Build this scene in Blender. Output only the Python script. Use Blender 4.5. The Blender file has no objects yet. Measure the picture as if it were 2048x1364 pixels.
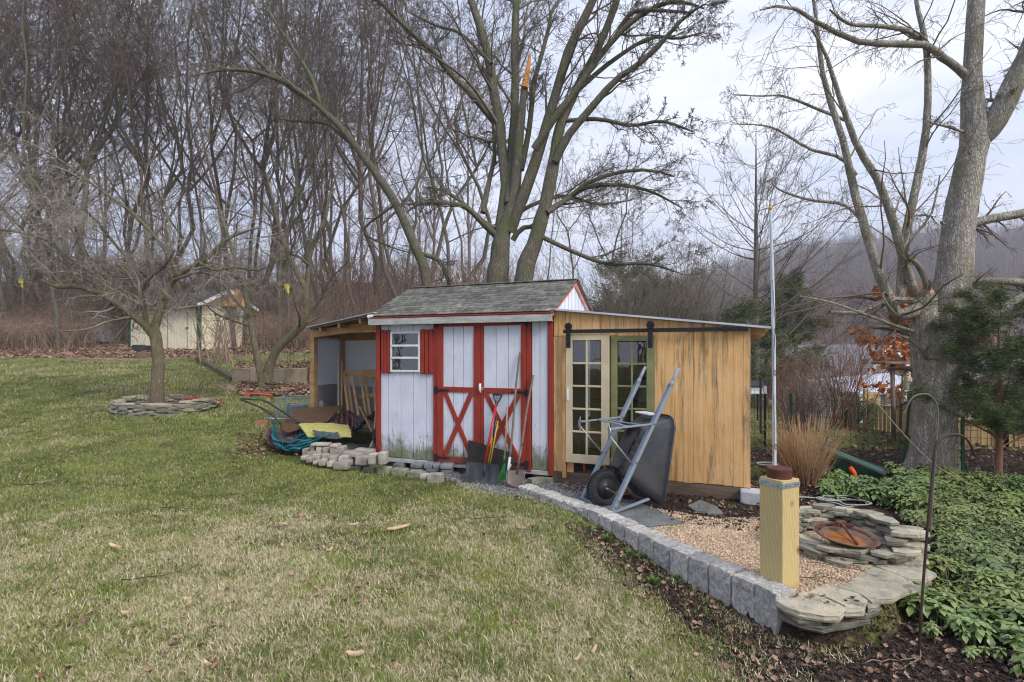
import bpy, math, random
import numpy as np
from mathutils import Vector, Matrix, noise as mnoise
PI = math.pi
R_ = math.radians
sc = bpy.context.scene
C = sc.collection
rng = np.random.default_rng(7)
rnd = random.Random(11)

# ---------------------------------------------------------------- camera, sky, sun, exposure
HAZE = True
CAMZ, F, HZ = 1.55, 1100.0, 705.0          # eye height, focal length and eye-level row for a 2048 px wide frame
cam = bpy.data.objects.new('camera', bpy.data.cameras.new('camera'))
C.objects.link(cam)
cam.location = (0, 0, CAMZ)
cam.rotation_euler = (PI / 2, 0, 0)
cam.data.sensor_width = 36.0
cam.data.lens = F / 2048 * 36.0
cam.data.shift_y = (HZ - 682.0) / 2048
cam.data.clip_end = 3000
cam.data.clip_start = 0.05
sc.camera = cam

SUN_EL, SUN_AZ = 40.0, 138.0               # azimuth clockwise from +Y (view direction)
world = bpy.data.worlds.new('World')
sc.world = world
world.use_nodes = True
wn, wl = world.node_tree.nodes, world.node_tree.links
wn.clear()
sky = wn.new('ShaderNodeTexSky'); sky.sky_type = 'NISHITA'; sky.sun_disc = False
sky.sun_elevation = R_(SUN_EL); sky.sun_rotation = R_(SUN_AZ)
tc = wn.new('ShaderNodeTexCoord')
mp = wn.new('ShaderNodeMapping'); mp.inputs['Scale'].default_value = (1.0, 1.0, 2.6)
n1 = wn.new('ShaderNodeTexNoise'); n1.inputs['Scale'].default_value = 2.6; n1.inputs['Detail'].default_value = 7; n1.inputs['Roughness'].default_value = .58
rp = wn.new('ShaderNodeValToRGB')
rp.color_ramp.elements[0].position = .34; rp.color_ramp.elements[0].color = (.25, .25, .25, 1)
rp.color_ramp.elements[1].position = .66; rp.color_ramp.elements[1].color = (1, 1, 1, 1)
sp = wn.new('ShaderNodeSeparateXYZ')
mr = wn.new('ShaderNodeMapRange'); mr.inputs['From Min'].default_value = -.7; mr.inputs['From Max'].default_value = .75
mr.inputs['To Min'].default_value = 0; mr.inputs['To Max'].default_value = 1
cc = wn.new('ShaderNodeMix'); cc.data_type = 'RGBA'
cc.inputs['A'].default_value = (4.3, 4.6, 5.7, 1)      # thin lavender-blue cloud away from the sun
cc.inputs['B'].default_value = (6.4, 6.5, 6.9, 1)      # white cloud on the sun's side
mx = wn.new('ShaderNodeMix'); mx.data_type = 'RGBA'
bl = wn.new('ShaderNodeMix'); bl.data_type = 'RGBA'; bl.inputs['Factor'].default_value = .72
bl.inputs['B'].default_value = (3.0, 3.5, 4.9, 1)      # veiled blue between the clouds
bg = wn.new('ShaderNodeBackground'); bg.inputs['Strength'].default_value = .10
wo = wn.new('ShaderNodeOutputWorld')
wl.new(tc.outputs['Generated'], mp.inputs['Vector']); wl.new(mp.outputs[0], n1.inputs['Vector'])
wl.new(n1.outputs['Fac'], rp.inputs['Fac'])
wl.new(tc.outputs['Generated'], sp.inputs[0]); wl.new(sp.outputs['X'], mr.inputs['Value'])
wl.new(mr.outputs[0], cc.inputs['Factor'])
wl.new(sky.outputs[0], bl.inputs['A'])
wl.new(rp.outputs['Color'], mx.inputs['Factor'])
wl.new(bl.outputs['Result'], mx.inputs['A']); wl.new(cc.outputs['Result'], mx.inputs['B'])
wl.new(mx.outputs['Result'], bg.inputs['Color']); wl.new(bg.outputs[0], wo.inputs['Surface'])

sun = bpy.data.objects.new('sun', bpy.data.lights.new('sun', 'SUN'))
C.objects.link(sun)
sun.data.energy = 1.5; sun.data.angle = R_(24); sun.data.color = (1, .92, .80)
_a, _e = R_(SUN_AZ), R_(SUN_EL)
sdir = Vector((math.sin(_a) * math.cos(_e), math.cos(_a) * math.cos(_e), math.sin(_e)))
sun.rotation_euler = sdir.to_track_quat('Z', 'Y').to_euler()
sc.view_settings.view_transform = 'Standard'
sc.view_settings.look = 'None'
sc.view_settings.exposure = 1.18
sc.view_settings.gamma = 1
sc.cycles.filter_width = 1.15
sc.cycles.max_bounces = 6
sc.cycles.transparent_max_bounces = 12
sc.render.film_transparent = False

# ---------------------------------------------------------------- terrain
def sstep(a, b, x):
    t = np.clip((np.asarray(x, float) - a) / (b - a), 0, 1)
    return t * t * (3 - 2 * t)

def sdist(poly, x, y):
    """signed distance to a polygon, negative inside"""
    x = np.asarray(x, float); y = np.asarray(y, float)
    best = np.full(x.shape, 1e9); ins = np.zeros(x.shape, bool)
    n = len(poly)
    for i in range(n):
        ax, ay = poly[i]; bx, by = poly[(i + 1) % n]
        ex, ey = bx - ax, by - ay
        t = np.clip(((x - ax) * ex + (y - ay) * ey) / (ex * ex + ey * ey + 1e-12), 0, 1)
        dx, dy = x - ax - t * ex, y - ay - t * ey
        best = np.minimum(best, dx * dx + dy * dy)
        c = ((ay > y) != (by > y)) & (x < ex * (y - ay) / (ey + 1e-12 if ey >= 0 else ey - 1e-12) + ax)
        ins ^= c
    d = np.sqrt(best)
    return np.where(ins, -d, d)

WALLC = [(.12, 6.23), (.48, 5.72), (.83, 5.2), (1.14, 4.55), (1.385, 4.05), (1.59, 3.68), (1.70, 3.42)]
TERR = WALLC + [(1.95, 3.33), (2.3, 3.42), (2.62, 3.75), (3.0, 4.2), (3.3, 5.0), (3.3, 7.5), (.6, 7.5), (-.2, 6.9)]

def H(x, y):
    x = np.asarray(x, float); y = np.asarray(y, float)
    lm = 1 - sstep(-5.0, 1.0, x + .0 * y)
    lm = np.maximum(lm, sstep(13, 24, y) * (1 - sstep(-2, 13, x)))
    z = .085 * np.maximum(0, y - 7 - .0 * x) * lm
    z = np.where(y > 29, z - .085 * (y - 29) * lm, z)
    hm = 1 - sstep(0, 20, x)
    z = z + hm * (5.0 * sstep(28, 42, y) + 3.5 * sstep(44, 120, y) * .3)
    z = z - 1.1 * sstep(4, 10, x) * sstep(9, 18, y) - 1.6 * sstep(10, 26, x) * sstep(18, 34, y)
    low = -.21 * sstep(6.4, 3.2, y) * sstep(-1.5, 1.4, x)
    ter = sdist(TERR, x, y)
    z = z + np.where(y < 9, low * sstep(-.03, .06, ter), low)
    # far ridges
    z = z + sstep(75, 260, y) * 40 * sstep(10, 190, x) * (1 + .12 * np.sin(x * .02 + 1) + .05 * np.sin(x * .07))
    z = z + sstep(75, 300, y) * 12
    # small unevenness of the lawn
    z = z + .012 * np.sin(x * 1.7 + 1) * np.cos(y * 1.3) * sstep(7.5, 4, np.abs(y - 1)) * (x < 0)
    return z

def W(px, py, Y):
    return Vector(((px - 1024) / F * Y, Y, CAMZ - (py - HZ) * Y / F))

def G(px, py, dz=0.0):
    """ground point under a picture point"""
    k, q = (px - 1024) / F, (py - HZ) / F
    ys = np.concatenate([np.arange(1.8, 14, .02), np.arange(14, 80, .1)])
    d = CAMZ - q * ys - (H(k * ys, ys) + dz)
    i = np.argmax(d < 0)
    if not (d < 0).any(): i = len(ys) - 1
    Y = ys[i]
    return Vector((k * Y, Y, float(H(k * Y, Y)) + dz))

def hz(x, y): return float(H(x, y))

# ---------------------------------------------------------------- mesh helpers
def mesh_np(name, V, Q=None, T=None, smooth=True):
    me = bpy.data.meshes.new(name)
    V = np.asarray(V, np.float32).reshape(-1, 3)
    nq = 0 if Q is None else len(Q); nt = 0 if T is None else len(T)
    me.vertices.add(len(V)); me.vertices.foreach_set('co', V.ravel())
    loops = []
    if nq: loops.append(np.asarray(Q, np.int32).ravel())
    if nt: loops.append(np.asarray(T, np.int32).ravel())
    lp = np.concatenate(loops)
    me.loops.add(len(lp)); me.loops.foreach_set('vertex_index', lp)
    me.polygons.add(nq + nt)
    st = np.concatenate([np.arange(nq) * 4, nq * 4 + np.arange(nt) * 3]).astype(np.int32)
    me.polygons.foreach_set('loop_start', st)
    me.polygons.foreach_set('use_smooth', np.full(nq + nt, smooth))
    me.update(calc_edges=True)
    return me

def tube_arrays(groups):
    """groups: list of (P (m,n,3), R (m,n), sides) -> V, Q"""
    Vs, Qs, off = [], [], 0
    for P, R, s in groups:
        m, n = P.shape[:2]
        if m == 0: continue
        T = np.gradient(P, axis=1)
        T /= np.linalg.norm(T, axis=2, keepdims=True) + 1e-9
        mean = np.abs(P[:, -1] - P[:, 0])
        ref = np.zeros((m, 3)); ref[np.arange(m), np.argmin(mean, axis=1)] = 1
        N = np.cross(T, ref[:, None, :]); N /= np.linalg.norm(N, axis=2, keepdims=True) + 1e-9
        B = np.cross(T, N)
        a = np.arange(s) / s * 2 * PI
        ring = N[:, :, None, :] * np.cos(a)[None, None, :, None] + B[:, :, None, :] * np.sin(a)[None, None, :, None]
        V = P[:, :, None, :] + ring * R[:, :, None, None]
        Vs.append(V.reshape(-1, 3))
        idx = np.arange(m * n * s).reshape(m, n, s) + off
        a0 = idx[:, :-1, :]; a1 = idx[:, 1:, :]
        b0 = np.roll(a0, -1, axis=2); b1 = np.roll(a1, -1, axis=2)
        Qs.append(np.stack([a0, b0, b1, a1], -1).reshape(-1, 4))
        off += m * n * s
    return np.concatenate(Vs), np.concatenate(Qs)

def resample(pts, rad, n):
    pts = np.asarray(pts, float); rad = np.asarray(rad, float)
    # Catmull-Rom through the points
    k = len(pts)
    u = np.linspace(0, k - 1, n); i = np.clip(u.astype(int), 0, k - 2); f = (u - i)[:, None]
    p0 = pts[np.clip(i - 1, 0, k - 1)]; p1 = pts[i]; p2 = pts[i + 1]; p3 = pts[np.clip(i + 2, 0, k - 1)]
    P = .5 * ((2 * p1) + (-p0 + p2) * f + (2 * p0 - 5 * p1 + 4 * p2 - p3) * f ** 2 + (-p0 + 3 * p1 - 3 * p2 + p3) * f ** 3)
    return P, np.interp(u, np.arange(k), rad)

def spawn(P, R, k, t0, t1, ang, lr, rr, n, wander, up, rmin=.004, lenabs=None, angv=12, taper=.25, spin=None):
    m, npt = P.shape[:2]
    idx = np.repeat(np.arange(m), k); M_ = len(idx)
    t = rng.uniform(t0, t1, M_)
    u = t * (npt - 1); i = np.clip(u.astype(int), 0, npt - 2); f = (u - i)[:, None]
    A, B = P[idx, i], P[idx, i + 1]
    pos = A + (B - A) * f
    T = B - A; T /= np.linalg.norm(T, axis=1, keepdims=True) + 1e-9
    rad = R[idx, i] * (1 - f[:, 0]) + R[idx, i + 1] * f[:, 0]
    Lp = np.linalg.norm(np.diff(P, axis=1), axis=2).sum(1)[idx]
    L = (Lp * lr * (1 - .55 * t) if lenabs is None else np.full(M_, lenabs)) * rng.uniform(.55, 1.25, M_)
    q = rng.normal(size=(M_, 3)); q -= (q * T).sum(1, keepdims=True) * T
    q /= np.linalg.norm(q, axis=1, keepdims=True) + 1e-9
    a = np.radians(rng.normal(ang, angv, M_))[:, None]
    d = T * np.cos(a) + q * np.sin(a)
    r0 = np.minimum(rad * .85, np.maximum(rad * rr * rng.uniform(.7, 1.1, M_), rmin))
    out = np.zeros((M_, n, 3)); out[:, 0] = pos
    st = (L / (n - 1))[:, None]
    for j in range(1, n):
        d = d + rng.normal(size=(M_, 3)) * wander; d[:, 2] += up
        d /= np.linalg.norm(d, axis=1, keepdims=True) + 1e-9
        out[:, j] = out[:, j - 1] + d * st
    tt = np.linspace(0, 1, n)[None, :]
    Rr = np.maximum(r0[:, None] * (1 - (1 - taper) * tt), rmin * .7)
    return out, Rr

def put(name, me, mat, parent=None, loc=(0, 0, 0), rot=(0, 0, 0), **props):
    o = bpy.data.objects.new(name, me); C.objects.link(o)
    if mat is not None:
        for m_ in (mat if isinstance(mat, (list, tuple)) else [mat]):
            me.materials.append(m_)
    o.location = loc; o.rotation_euler = rot
    if parent is not None: o.parent = parent
    for k, v in props.items(): o[k] = v
    return o

def T_(name, label, cat, loc=(0, 0, 0), rz=0.0, group=None):
    o = bpy.data.objects.new(name, None); C.objects.link(o)
    o.empty_display_size = .2
    o.location = loc; o.rotation_euler = (0, 0, rz)
    o['label'] = label; o['category'] = cat
    if group: o['group'] = group
    return o

def tag(o, label, cat, group=None):
    o['label'] = label; o['category'] = cat
    if group: o['group'] = group
    return o

def dup(o, parent=None, loc=None, rot=None, label=None):
    c = o.copy(); C.objects.link(c)
    if parent is not None: c.parent = parent
    if loc is not None: c.location = loc
    if rot is not None: c.rotation_euler = rot
    if label: c['label'] = label
    return c

def copy_tree(o, kids, parent=None):
    c = o.copy(); C.objects.link(c); c.parent = parent
    for ch in kids.get(o.name, []): copy_tree(ch, kids, c)
    return c

class MB:
    def __init__(s): s.v = []; s.f = []
    def add(s, vs, fs, M=None):
        o = len(s.v)
        s.v += [tuple(M @ Vector(v)) for v in vs] if M is not None else [tuple(v) for v in vs]
        s.f += [tuple(i + o for i in f) for f in fs]; return s
    def box(s, x0, x1, y0, y1, z0, z1, M=None):
        vs = [(x, y, z) for z in (z0, z1) for y in (y0, y1) for x in (x0, x1)]
        return s.add(vs, [(0, 2, 3, 1), (4, 5, 7, 6), (0, 1, 5, 4), (2, 6, 7, 3), (0, 4, 6, 2), (1, 3, 7, 5)], M)
    def bar(s, p, q, w, h, side=(0, 1, 0)):
        p, q = Vector(p), Vector(q); d = (q - p); L = d.length; d.normalize()
        sd = Vector(side); sd = (sd - d * sd.dot(d)).normalized(); u = d.cross(sd)
        M = Matrix((( d.x, sd.x, u.x, p.x), (d.y, sd.y, u.y, p.y), (d.z, sd.z, u.z, p.z), (0, 0, 0, 1)))
        return s.box(0, L, -w / 2, w / 2, -h / 2, h / 2, M)
    def tube(s, pts, r, n=8, cap=True):
        pts = np.array([tuple(p) for p in pts], float)
        rr = np.full(len(pts), r) if np.isscalar(r) else np.asarray(r, float)
        V, Q = tube_arrays([(pts[None], rr[None], n)])
        fs = [tuple(int(i) for i in q) for q in Q]
        if cap:
            fs.append(tuple(range(n))[::-1]); L = len(V); fs.append(tuple(range(L - n, L)))
        return s.add([tuple(v) for v in V], fs)
    def lathe(s, prof, n=24, M=None, cap0=True, cap1=True):
        vs, fs = [], []
        for r, z in prof:
            for k in range(n):
                a = k / n * 2 * PI; vs.append((r * math.cos(a), r * math.sin(a), z))
        for j in range(len(prof) - 1):
            for k in range(n):
                a, b = j * n + k, j * n + (k + 1) % n
                fs.append((a, b, b + n, a + n))
        if cap0: fs.append(tuple(range(n))[::-1])
        if cap1: fs.append(tuple(range((len(prof) - 1) * n, len(prof) * n)))
        return s.add(vs, fs, M)
    def prism(s, poly, z0, z1, M=None):
        n = len(poly)
        vs = [(x, y, z0) for x, y in poly] + [(x, y, z1) for x, y in poly]
        fs = [tuple(range(n))[::-1], tuple(range(n, 2 * n))] + [(i, (i + 1) % n, (i + 1) % n + n, i + n) for i in range(n)]
        return s.add(vs, fs, M)
    def grid(s, fn, nu, nv):
        vs = [tuple(fn(i / nu, j / nv)) for j in range(nv + 1) for i in range(nu + 1)]
        fs = [(j * (nu + 1) + i, j * (nu + 1) + i + 1, (j + 1) * (nu + 1) + i + 1, (j + 1) * (nu + 1) + i) for j in range(nv) for i in range(nu)]
        return s.add(vs, fs)
    def mesh(s, name, smooth=False):
        me = bpy.data.meshes.new(name); me.from_pydata(s.v, [], s.f); me.update()
        if smooth: me.polygons.foreach_set('use_smooth', [True] * len(me.polygons))
        return me
    def build(s, name, mat, parent=None, smooth=False, bevel=0, sub=0, solid=0, loc=(0, 0, 0), rot=(0, 0, 0), **props):
        o = put(name, s.mesh(name, smooth), mat, parent, loc, rot, **props)
        if solid:
            m = o.modifiers.new('solid', 'SOLIDIFY'); m.thickness = solid; m.offset = 0
        if bevel:
            m = o.modifiers.new('bevel', 'BEVEL'); m.width = bevel; m.segments = 2; m.limit_method = 'ANGLE'
        if sub:
            m = o.modifiers.new('sub', 'SUBSURF'); m.levels = m.render_levels = sub
        return o

def stone_mesh(sx, sy, sz, seed, rough=.12, cuts=1, top=.3):
    """an uneven, chipped block centred on x and y, standing on z = 0"""
    r = random.Random(seed); mb = MB()
    n = 2 + cuts
    def key(i, j, k): return (i, j, k)
    ids = {}; vs = []
    for i in range(n + 1):
        for j in range(n + 1):
            for k in range(n + 1):
                if 0 < i < n and 0 < j < n and 0 < k < n: continue
                x, y, z = i / n * 2 - 1, j / n * 2 - 1, k / n * 2 - 1
                e = (abs(x) > .99) + (abs(y) > .99) + (abs(z) > .99)
                s = 1 - (.02 if e == 2 else .045 if e == 3 else 0) * (1 + r.random())
                j_ = rough * .5
                ids[(i, j, k)] = len(vs)
                vs.append((x * s * sx / 2 * (1 + r.uniform(-j_, j_)), y * s * sy / 2 * (1 + r.uniform(-j_, j_)),
                           (z * s + 1) * sz / 2 * (1 + r.uniform(-j_, j_) * top)))
    fs = []
    for a in range(n):
        for b in range(n):
            for side in (0, n):
                for q in ((lambda p, t: (side, p, t)), (lambda p, t: (p, side, t)), (lambda p, t: (p, t, side))):
                    l = [ids[q(a, b)], ids[q(a + 1, b)], ids[q(a + 1, b + 1)], ids[q(a, b + 1)]]
                    fs.append(tuple(l))
    mb.add(vs, fs)
    me = mb.mesh('stone')
    import bmesh
    bm = bmesh.new(); bm.from_mesh(me); bmesh.ops.recalc_face_normals(bm, faces=bm.faces); bm.to_mesh(me); bm.free()
    return me

def flag_mesh(poly, th, seed, rough=.006):
    """a split flat stone: outline poly (xy), thickness th, layered ragged edge"""
    r = random.Random(seed)
    P = [Vector(p) for p in poly]; out = []
    for i in range(len(P)):
        a, b = P[i], P[(i + 1) % len(P)]
        k = max(1, int((b - a).length / .09))
        for j in range(k):
            q = a.lerp(b, j / k); out.append((q.x + r.uniform(-rough, rough) * 2, q.y + r.uniform(-rough, rough) * 2))
    c = Vector((sum(p[0] for p in out) / len(out), sum(p[1] for p in out) / len(out)))
    n = len(out); vs = []
    for z, s in ((0, .965), (th * .35, 1.0), (th * .62, .985), (th * .92, .995), (th, .96)):
        for x, y in out:
            q = s + r.uniform(-.012, .012)
            vs.append((c.x + (x - c.x) * q, c.y + (y - c.y) * q, z + r.uniform(-.1, .1) * th))
    fs = [tuple(range(n))[::-1]]
    for l in range(4):
        fs += [(l * n + i, l * n + (i + 1) % n, (l + 1) * n + (i + 1) % n, (l + 1) * n + i) for i in range(n)]
    fs.append(tuple(range(4 * n, 5 * n)))
    return MB().add(vs, fs).mesh('flagstone')

def bez(cp):
    def fn(u, v):
        bu = ((1 - u) ** 3, 3 * u * (1 - u) ** 2, 3 * u * u * (1 - u), u ** 3)
        bv = ((1 - v) ** 3, 3 * v * (1 - v) ** 2, 3 * v * v * (1 - v), v ** 3)
        p = Vector((0, 0, 0))
        for j in range(4):
            for i in range(4): p += cp[j][i] * (bu[i] * bv[j])
        return p
    return fn

def scatter(name, pts, rots, scl, idx, variants, **props):
    """one 'stuff' object: the variants strewn over the points with geometry nodes"""
    pts = np.asarray(pts, np.float32)
    me = bpy.data.meshes.new(name); me.vertices.add(len(pts)); me.vertices.foreach_set('co', pts.ravel())
    a = me.attributes.new('rot', 'FLOAT_VECTOR', 'POINT'); a.data.foreach_set('vector', np.asarray(rots, np.float32).ravel())
    a = me.attributes.new('scl', 'FLOAT', 'POINT'); a.data.foreach_set('value', np.asarray(scl, np.float32))
    a = me.attributes.new('idx', 'INT', 'POINT'); a.data.foreach_set('value', np.asarray(idx, np.int32))
    me.update()
    col = bpy.data.collections.new(name + '_kinds')
    for v in variants: col.objects.link(v)
    ng = bpy.data.node_groups.new(name, 'GeometryNodeTree')
    ng.interface.new_socket('Geometry', in_out='INPUT', socket_type='NodeSocketGeometry')
    ng.interface.new_socket('Geometry', in_out='OUTPUT', socket_type='NodeSocketGeometry')
    N, L = ng.nodes, ng.links
    gi, go = N.new('NodeGroupInput'), N.new('NodeGroupOutput')
    ci = N.new('GeometryNodeCollectionInfo'); ci.inputs['Collection'].default_value = col
    ci.inputs['Separate Children'].default_value = True; ci.inputs['Reset Children'].default_value = True
    ip = N.new('GeometryNodeInstanceOnPoints'); ip.inputs['Pick Instance'].default_value = True
    def attr(nm, ty):
        q = N.new('GeometryNodeInputNamedAttribute'); q.data_type = ty; q.inputs['Name'].default_value = nm; return q.outputs['Attribute']
    L.new(gi.outputs[0], ip.inputs['Points']); L.new(ci.outputs[0], ip.inputs['Instance'])
    L.new(attr('idx', 'INT'), ip.inputs['Instance Index'])
    er = N.new('FunctionNodeEulerToRotation'); L.new(attr('rot', 'FLOAT_VECTOR'), er.inputs[0]); L.new(er.outputs[0], ip.inputs['Rotation'])
    L.new(attr('scl', 'FLOAT'), ip.inputs['Scale'])
    L.new(ip.outputs[0], go.inputs[0])
    o = bpy.data.objects.new(name, me); C.objects.link(o)
    m = o.modifiers.new('scatter', 'NODES'); m.node_group = ng
    o['kind'] = 'stuff'
    for k, v in props.items(): o[k] = v
    return o

def variant(me, mat):
    o = bpy.data.objects.new(me.name, me)
    if mat is not None: me.materials.append(mat)
    return o
# ---------------------------------------------------------------- materials
def _nm(name):
    m = bpy.data.materials.new(name); m.use_nodes = True
    N, L = m.node_tree.nodes, m.node_tree.links; N.clear()
    out = N.new('ShaderNodeOutputMaterial'); b = N.new('ShaderNodeBsdfPrincipled'); L.new(b.outputs[0], out.inputs[0])
    return m, N, L, b, out

def _mixc(N, L, fac, a, b, blend='MIX'):
    x = N.new('ShaderNodeMix'); x.data_type = 'RGBA'; x.blend_type = blend
    for s, v in (('Factor', fac), ('A', a), ('B', b)):
        if hasattr(v, 'links'): L.new(v, x.inputs[s])
        elif s == 'Factor': x.inputs[s].default_value = v
        else: x.inputs[s].default_value = (*v, 1)
    return x.outputs['Result']

def _noise(N, L, vec, scale, detail=5, rough=.6, dist=0):
    n = N.new('ShaderNodeTexNoise'); n.inputs['Scale'].default_value = scale; n.inputs['Detail'].default_value = detail
    n.inputs['Roughness'].default_value = rough; n.inputs['Distortion'].default_value = dist
    L.new(vec, n.inputs['Vector']); return n.outputs['Fac']

def _ramp(N, L, fac, lo, hi, a=0, b=1):
    r = N.new('ShaderNodeMapRange'); r.interpolation_type = 'SMOOTHSTEP'
    r.inputs['From Min'].default_value = lo; r.inputs['From Max'].default_value = hi
    r.inputs['To Min'].default_value = a; r.inputs['To Max'].default_value = b
    L.new(fac, r.inputs['Value']); return r.outputs[0]

def _vec(N, L, space='Object', scale=(1, 1, 1)):
    if space == 'World': g = N.new('ShaderNodeNewGeometry'); s = g.outputs['Position']
    else: g = N.new('ShaderNodeTexCoord'); s = g.outputs[space]
    m = N.new('ShaderNodeMapping'); m.inputs['Scale'].default_value = scale; L.new(s, m.inputs['Vector'])
    return m.outputs[0]

def _math(N, L, op, a, b):
    x = N.new('ShaderNodeMath'); x.operation = op
    for i, v in enumerate((a, b)):
        if hasattr(v, 'links'): L.new(v, x.inputs[i])
        else: x.inputs[i].default_value = v
    return x.outputs[0]

def _bump(N, L, b, h, strength, dist=.01):
    n = N.new('ShaderNodeBump'); n.inputs['Strength'].default_value = strength; n.inputs['Distance'].default_value = dist
    L.new(h, n.inputs['Height']); L.new(n.outputs[0], b.inputs['Normal'])

def mat(name, c1, c2=None, scale=8, rough=.8, bump=.3, bs=40, metal=0, stretch=(1, 1, 1), c3=None, s3=3, t3=.6, space='Object', var=.0, spec=.3, dist=.01, lo=.35, hi=.65, coat=0):
    m, N, L, b, out = _nm(name)
    v = _vec(N, L, space, stretch)
    if var and space == 'Object':      # pieces that share a mesh still differ
        oi = N.new('ShaderNodeObjectInfo'); ad = N.new('ShaderNodeVectorMath'); ad.operation = 'MULTIPLY_ADD'
        cb = N.new('ShaderNodeCombineXYZ')
        for i in range(3): L.new(oi.outputs['Random'], cb.inputs[i])
        ad.inputs[1].default_value = (37, 19, 53)
        L.new(cb.outputs[0], ad.inputs[0]); L.new(v, ad.inputs[2]); v = ad.outputs[0]
    n = _noise(N, L, v, scale)
    col = _mixc(N, L, _ramp(N, L, n, lo, hi), c1, c2 or tuple(x * .7 for x in c1))
    if c3: col = _mixc(N, L, _ramp(N, L, _noise(N, L, v, s3, 6, .7), t3, t3 + .1), col, c3)
    if var:
        oi = N.new('ShaderNodeObjectInfo'); hs = N.new('ShaderNodeHueSaturation')
        L.new(_ramp(N, L, oi.outputs['Random'], 0, 1, 1 - var, 1 + var), hs.inputs['Value'])
        L.new(col, hs.inputs['Color']); col = hs.outputs[0]
    L.new(col, b.inputs['Base Color'])
    b.inputs['Roughness'].default_value = rough; b.inputs['Metallic'].default_value = metal
    b.inputs['Specular IOR Level'].default_value = spec
    if coat: b.inputs['Coat Weight'].default_value = coat
    if bump: _bump(N, L, b, _noise(N, L, v, bs, 4), bump, dist)
    return m

def bark(name, c1, c2, moss=None, sv=14, str_=(1, 1, .22), bump=.8):
    m, N, L, b, out = _nm(name)
    v = _vec(N, L, 'Object', str_)
    vo = N.new('ShaderNodeTexVoronoi'); vo.feature = 'DISTANCE_TO_EDGE'; vo.inputs['Scale'].default_value = sv
    dn = N.new('ShaderNodeTexNoise'); dn.inputs['Scale'].default_value = 9; L.new(v, dn.inputs['Vector'])
    mx_ = N.new('ShaderNodeMix'); mx_.data_type = 'RGBA'; mx_.inputs['Factor'].default_value = .12
    L.new(v, mx_.inputs['A']); L.new(dn.outputs['Color'], mx_.inputs['B']); L.new(mx_.outputs['Result'], vo.inputs['Vector'])
    e = _ramp(N, L, vo.outputs['Distance'], 0, .16)
    n = _noise(N, L, v, 22, 6, .7)
    h = _math(N, L, 'MULTIPLY', e, n)
    col = _mixc(N, L, e, tuple(x * .72 for x in c2), c1)
    col = _mixc(N, L, _ramp(N, L, n, .4, .62), col, c2)
    if moss: col = _mixc(N, L, _ramp(N, L, _noise(N, L, _vec(N, L), 2.2, 5), .48, .62, 0, .8), col, moss)
    L.new(col, b.inputs['Base Color']); b.inputs['Roughness'].default_value = .92
    b.inputs['Specular IOR Level'].default_value = .15
    _bump(N, L, b, h, bump, .02)
    return m

def siding(name, c, groovedir=None):
    """weathered paint: grey-white, flaking to bare wood and greened low down where rain splashes"""
    m, N, L, b, out = _nm(name)
    v = _vec(N, L, 'World'); vs = _vec(N, L, 'World', (9, 9, 1.2))
    g = N.new('ShaderNodeNewGeometry'); s = N.new('ShaderNodeSeparateXYZ'); L.new(g.outputs['Position'], s.inputs[0])
    low = _ramp(N, L, s.outputs['Z'], .95, .12)
    nf = _noise(N, L, vs, 6, 8, .72)
    fl = _ramp(N, L, _math(N, L, 'ADD', nf, _math(N, L, 'MULTIPLY', low, .17)), .70, .735)
    col = _mixc(N, L, _ramp(N, L, _noise(N, L, v, 3, 5), .35, .7), c, tuple(x * .88 for x in c))
    streak = _ramp(N, L, _noise(N, L, vs, 3, 6), .45, .75, 0, .22)
    col = _mixc(N, L, streak, col, (.34, .35, .36))
    col = _mixc(N, L, fl, col, (.17, .14, .11))
    vlow = _ramp(N, L, s.outputs['Z'], .62, .1)
    gm = _ramp(N, L, _math(N, L, 'ADD', _noise(N, L, v, 5, 7, .7), _math(N, L, 'MULTIPLY', vlow, .42)), .58, .92, 0, .88)
    col = _mixc(N, L, gm, col, (.13, .15, .055))
    L.new(col, b.inputs['Base Color']); b.inputs['Roughness'].default_value = .62
    _bump(N, L, b, _math(N, L, 'SUBTRACT', _noise(N, L, _vec(N, L, 'World', (40, 40, 3)), 3, 4), fl), .3, .004)
    return m

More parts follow.
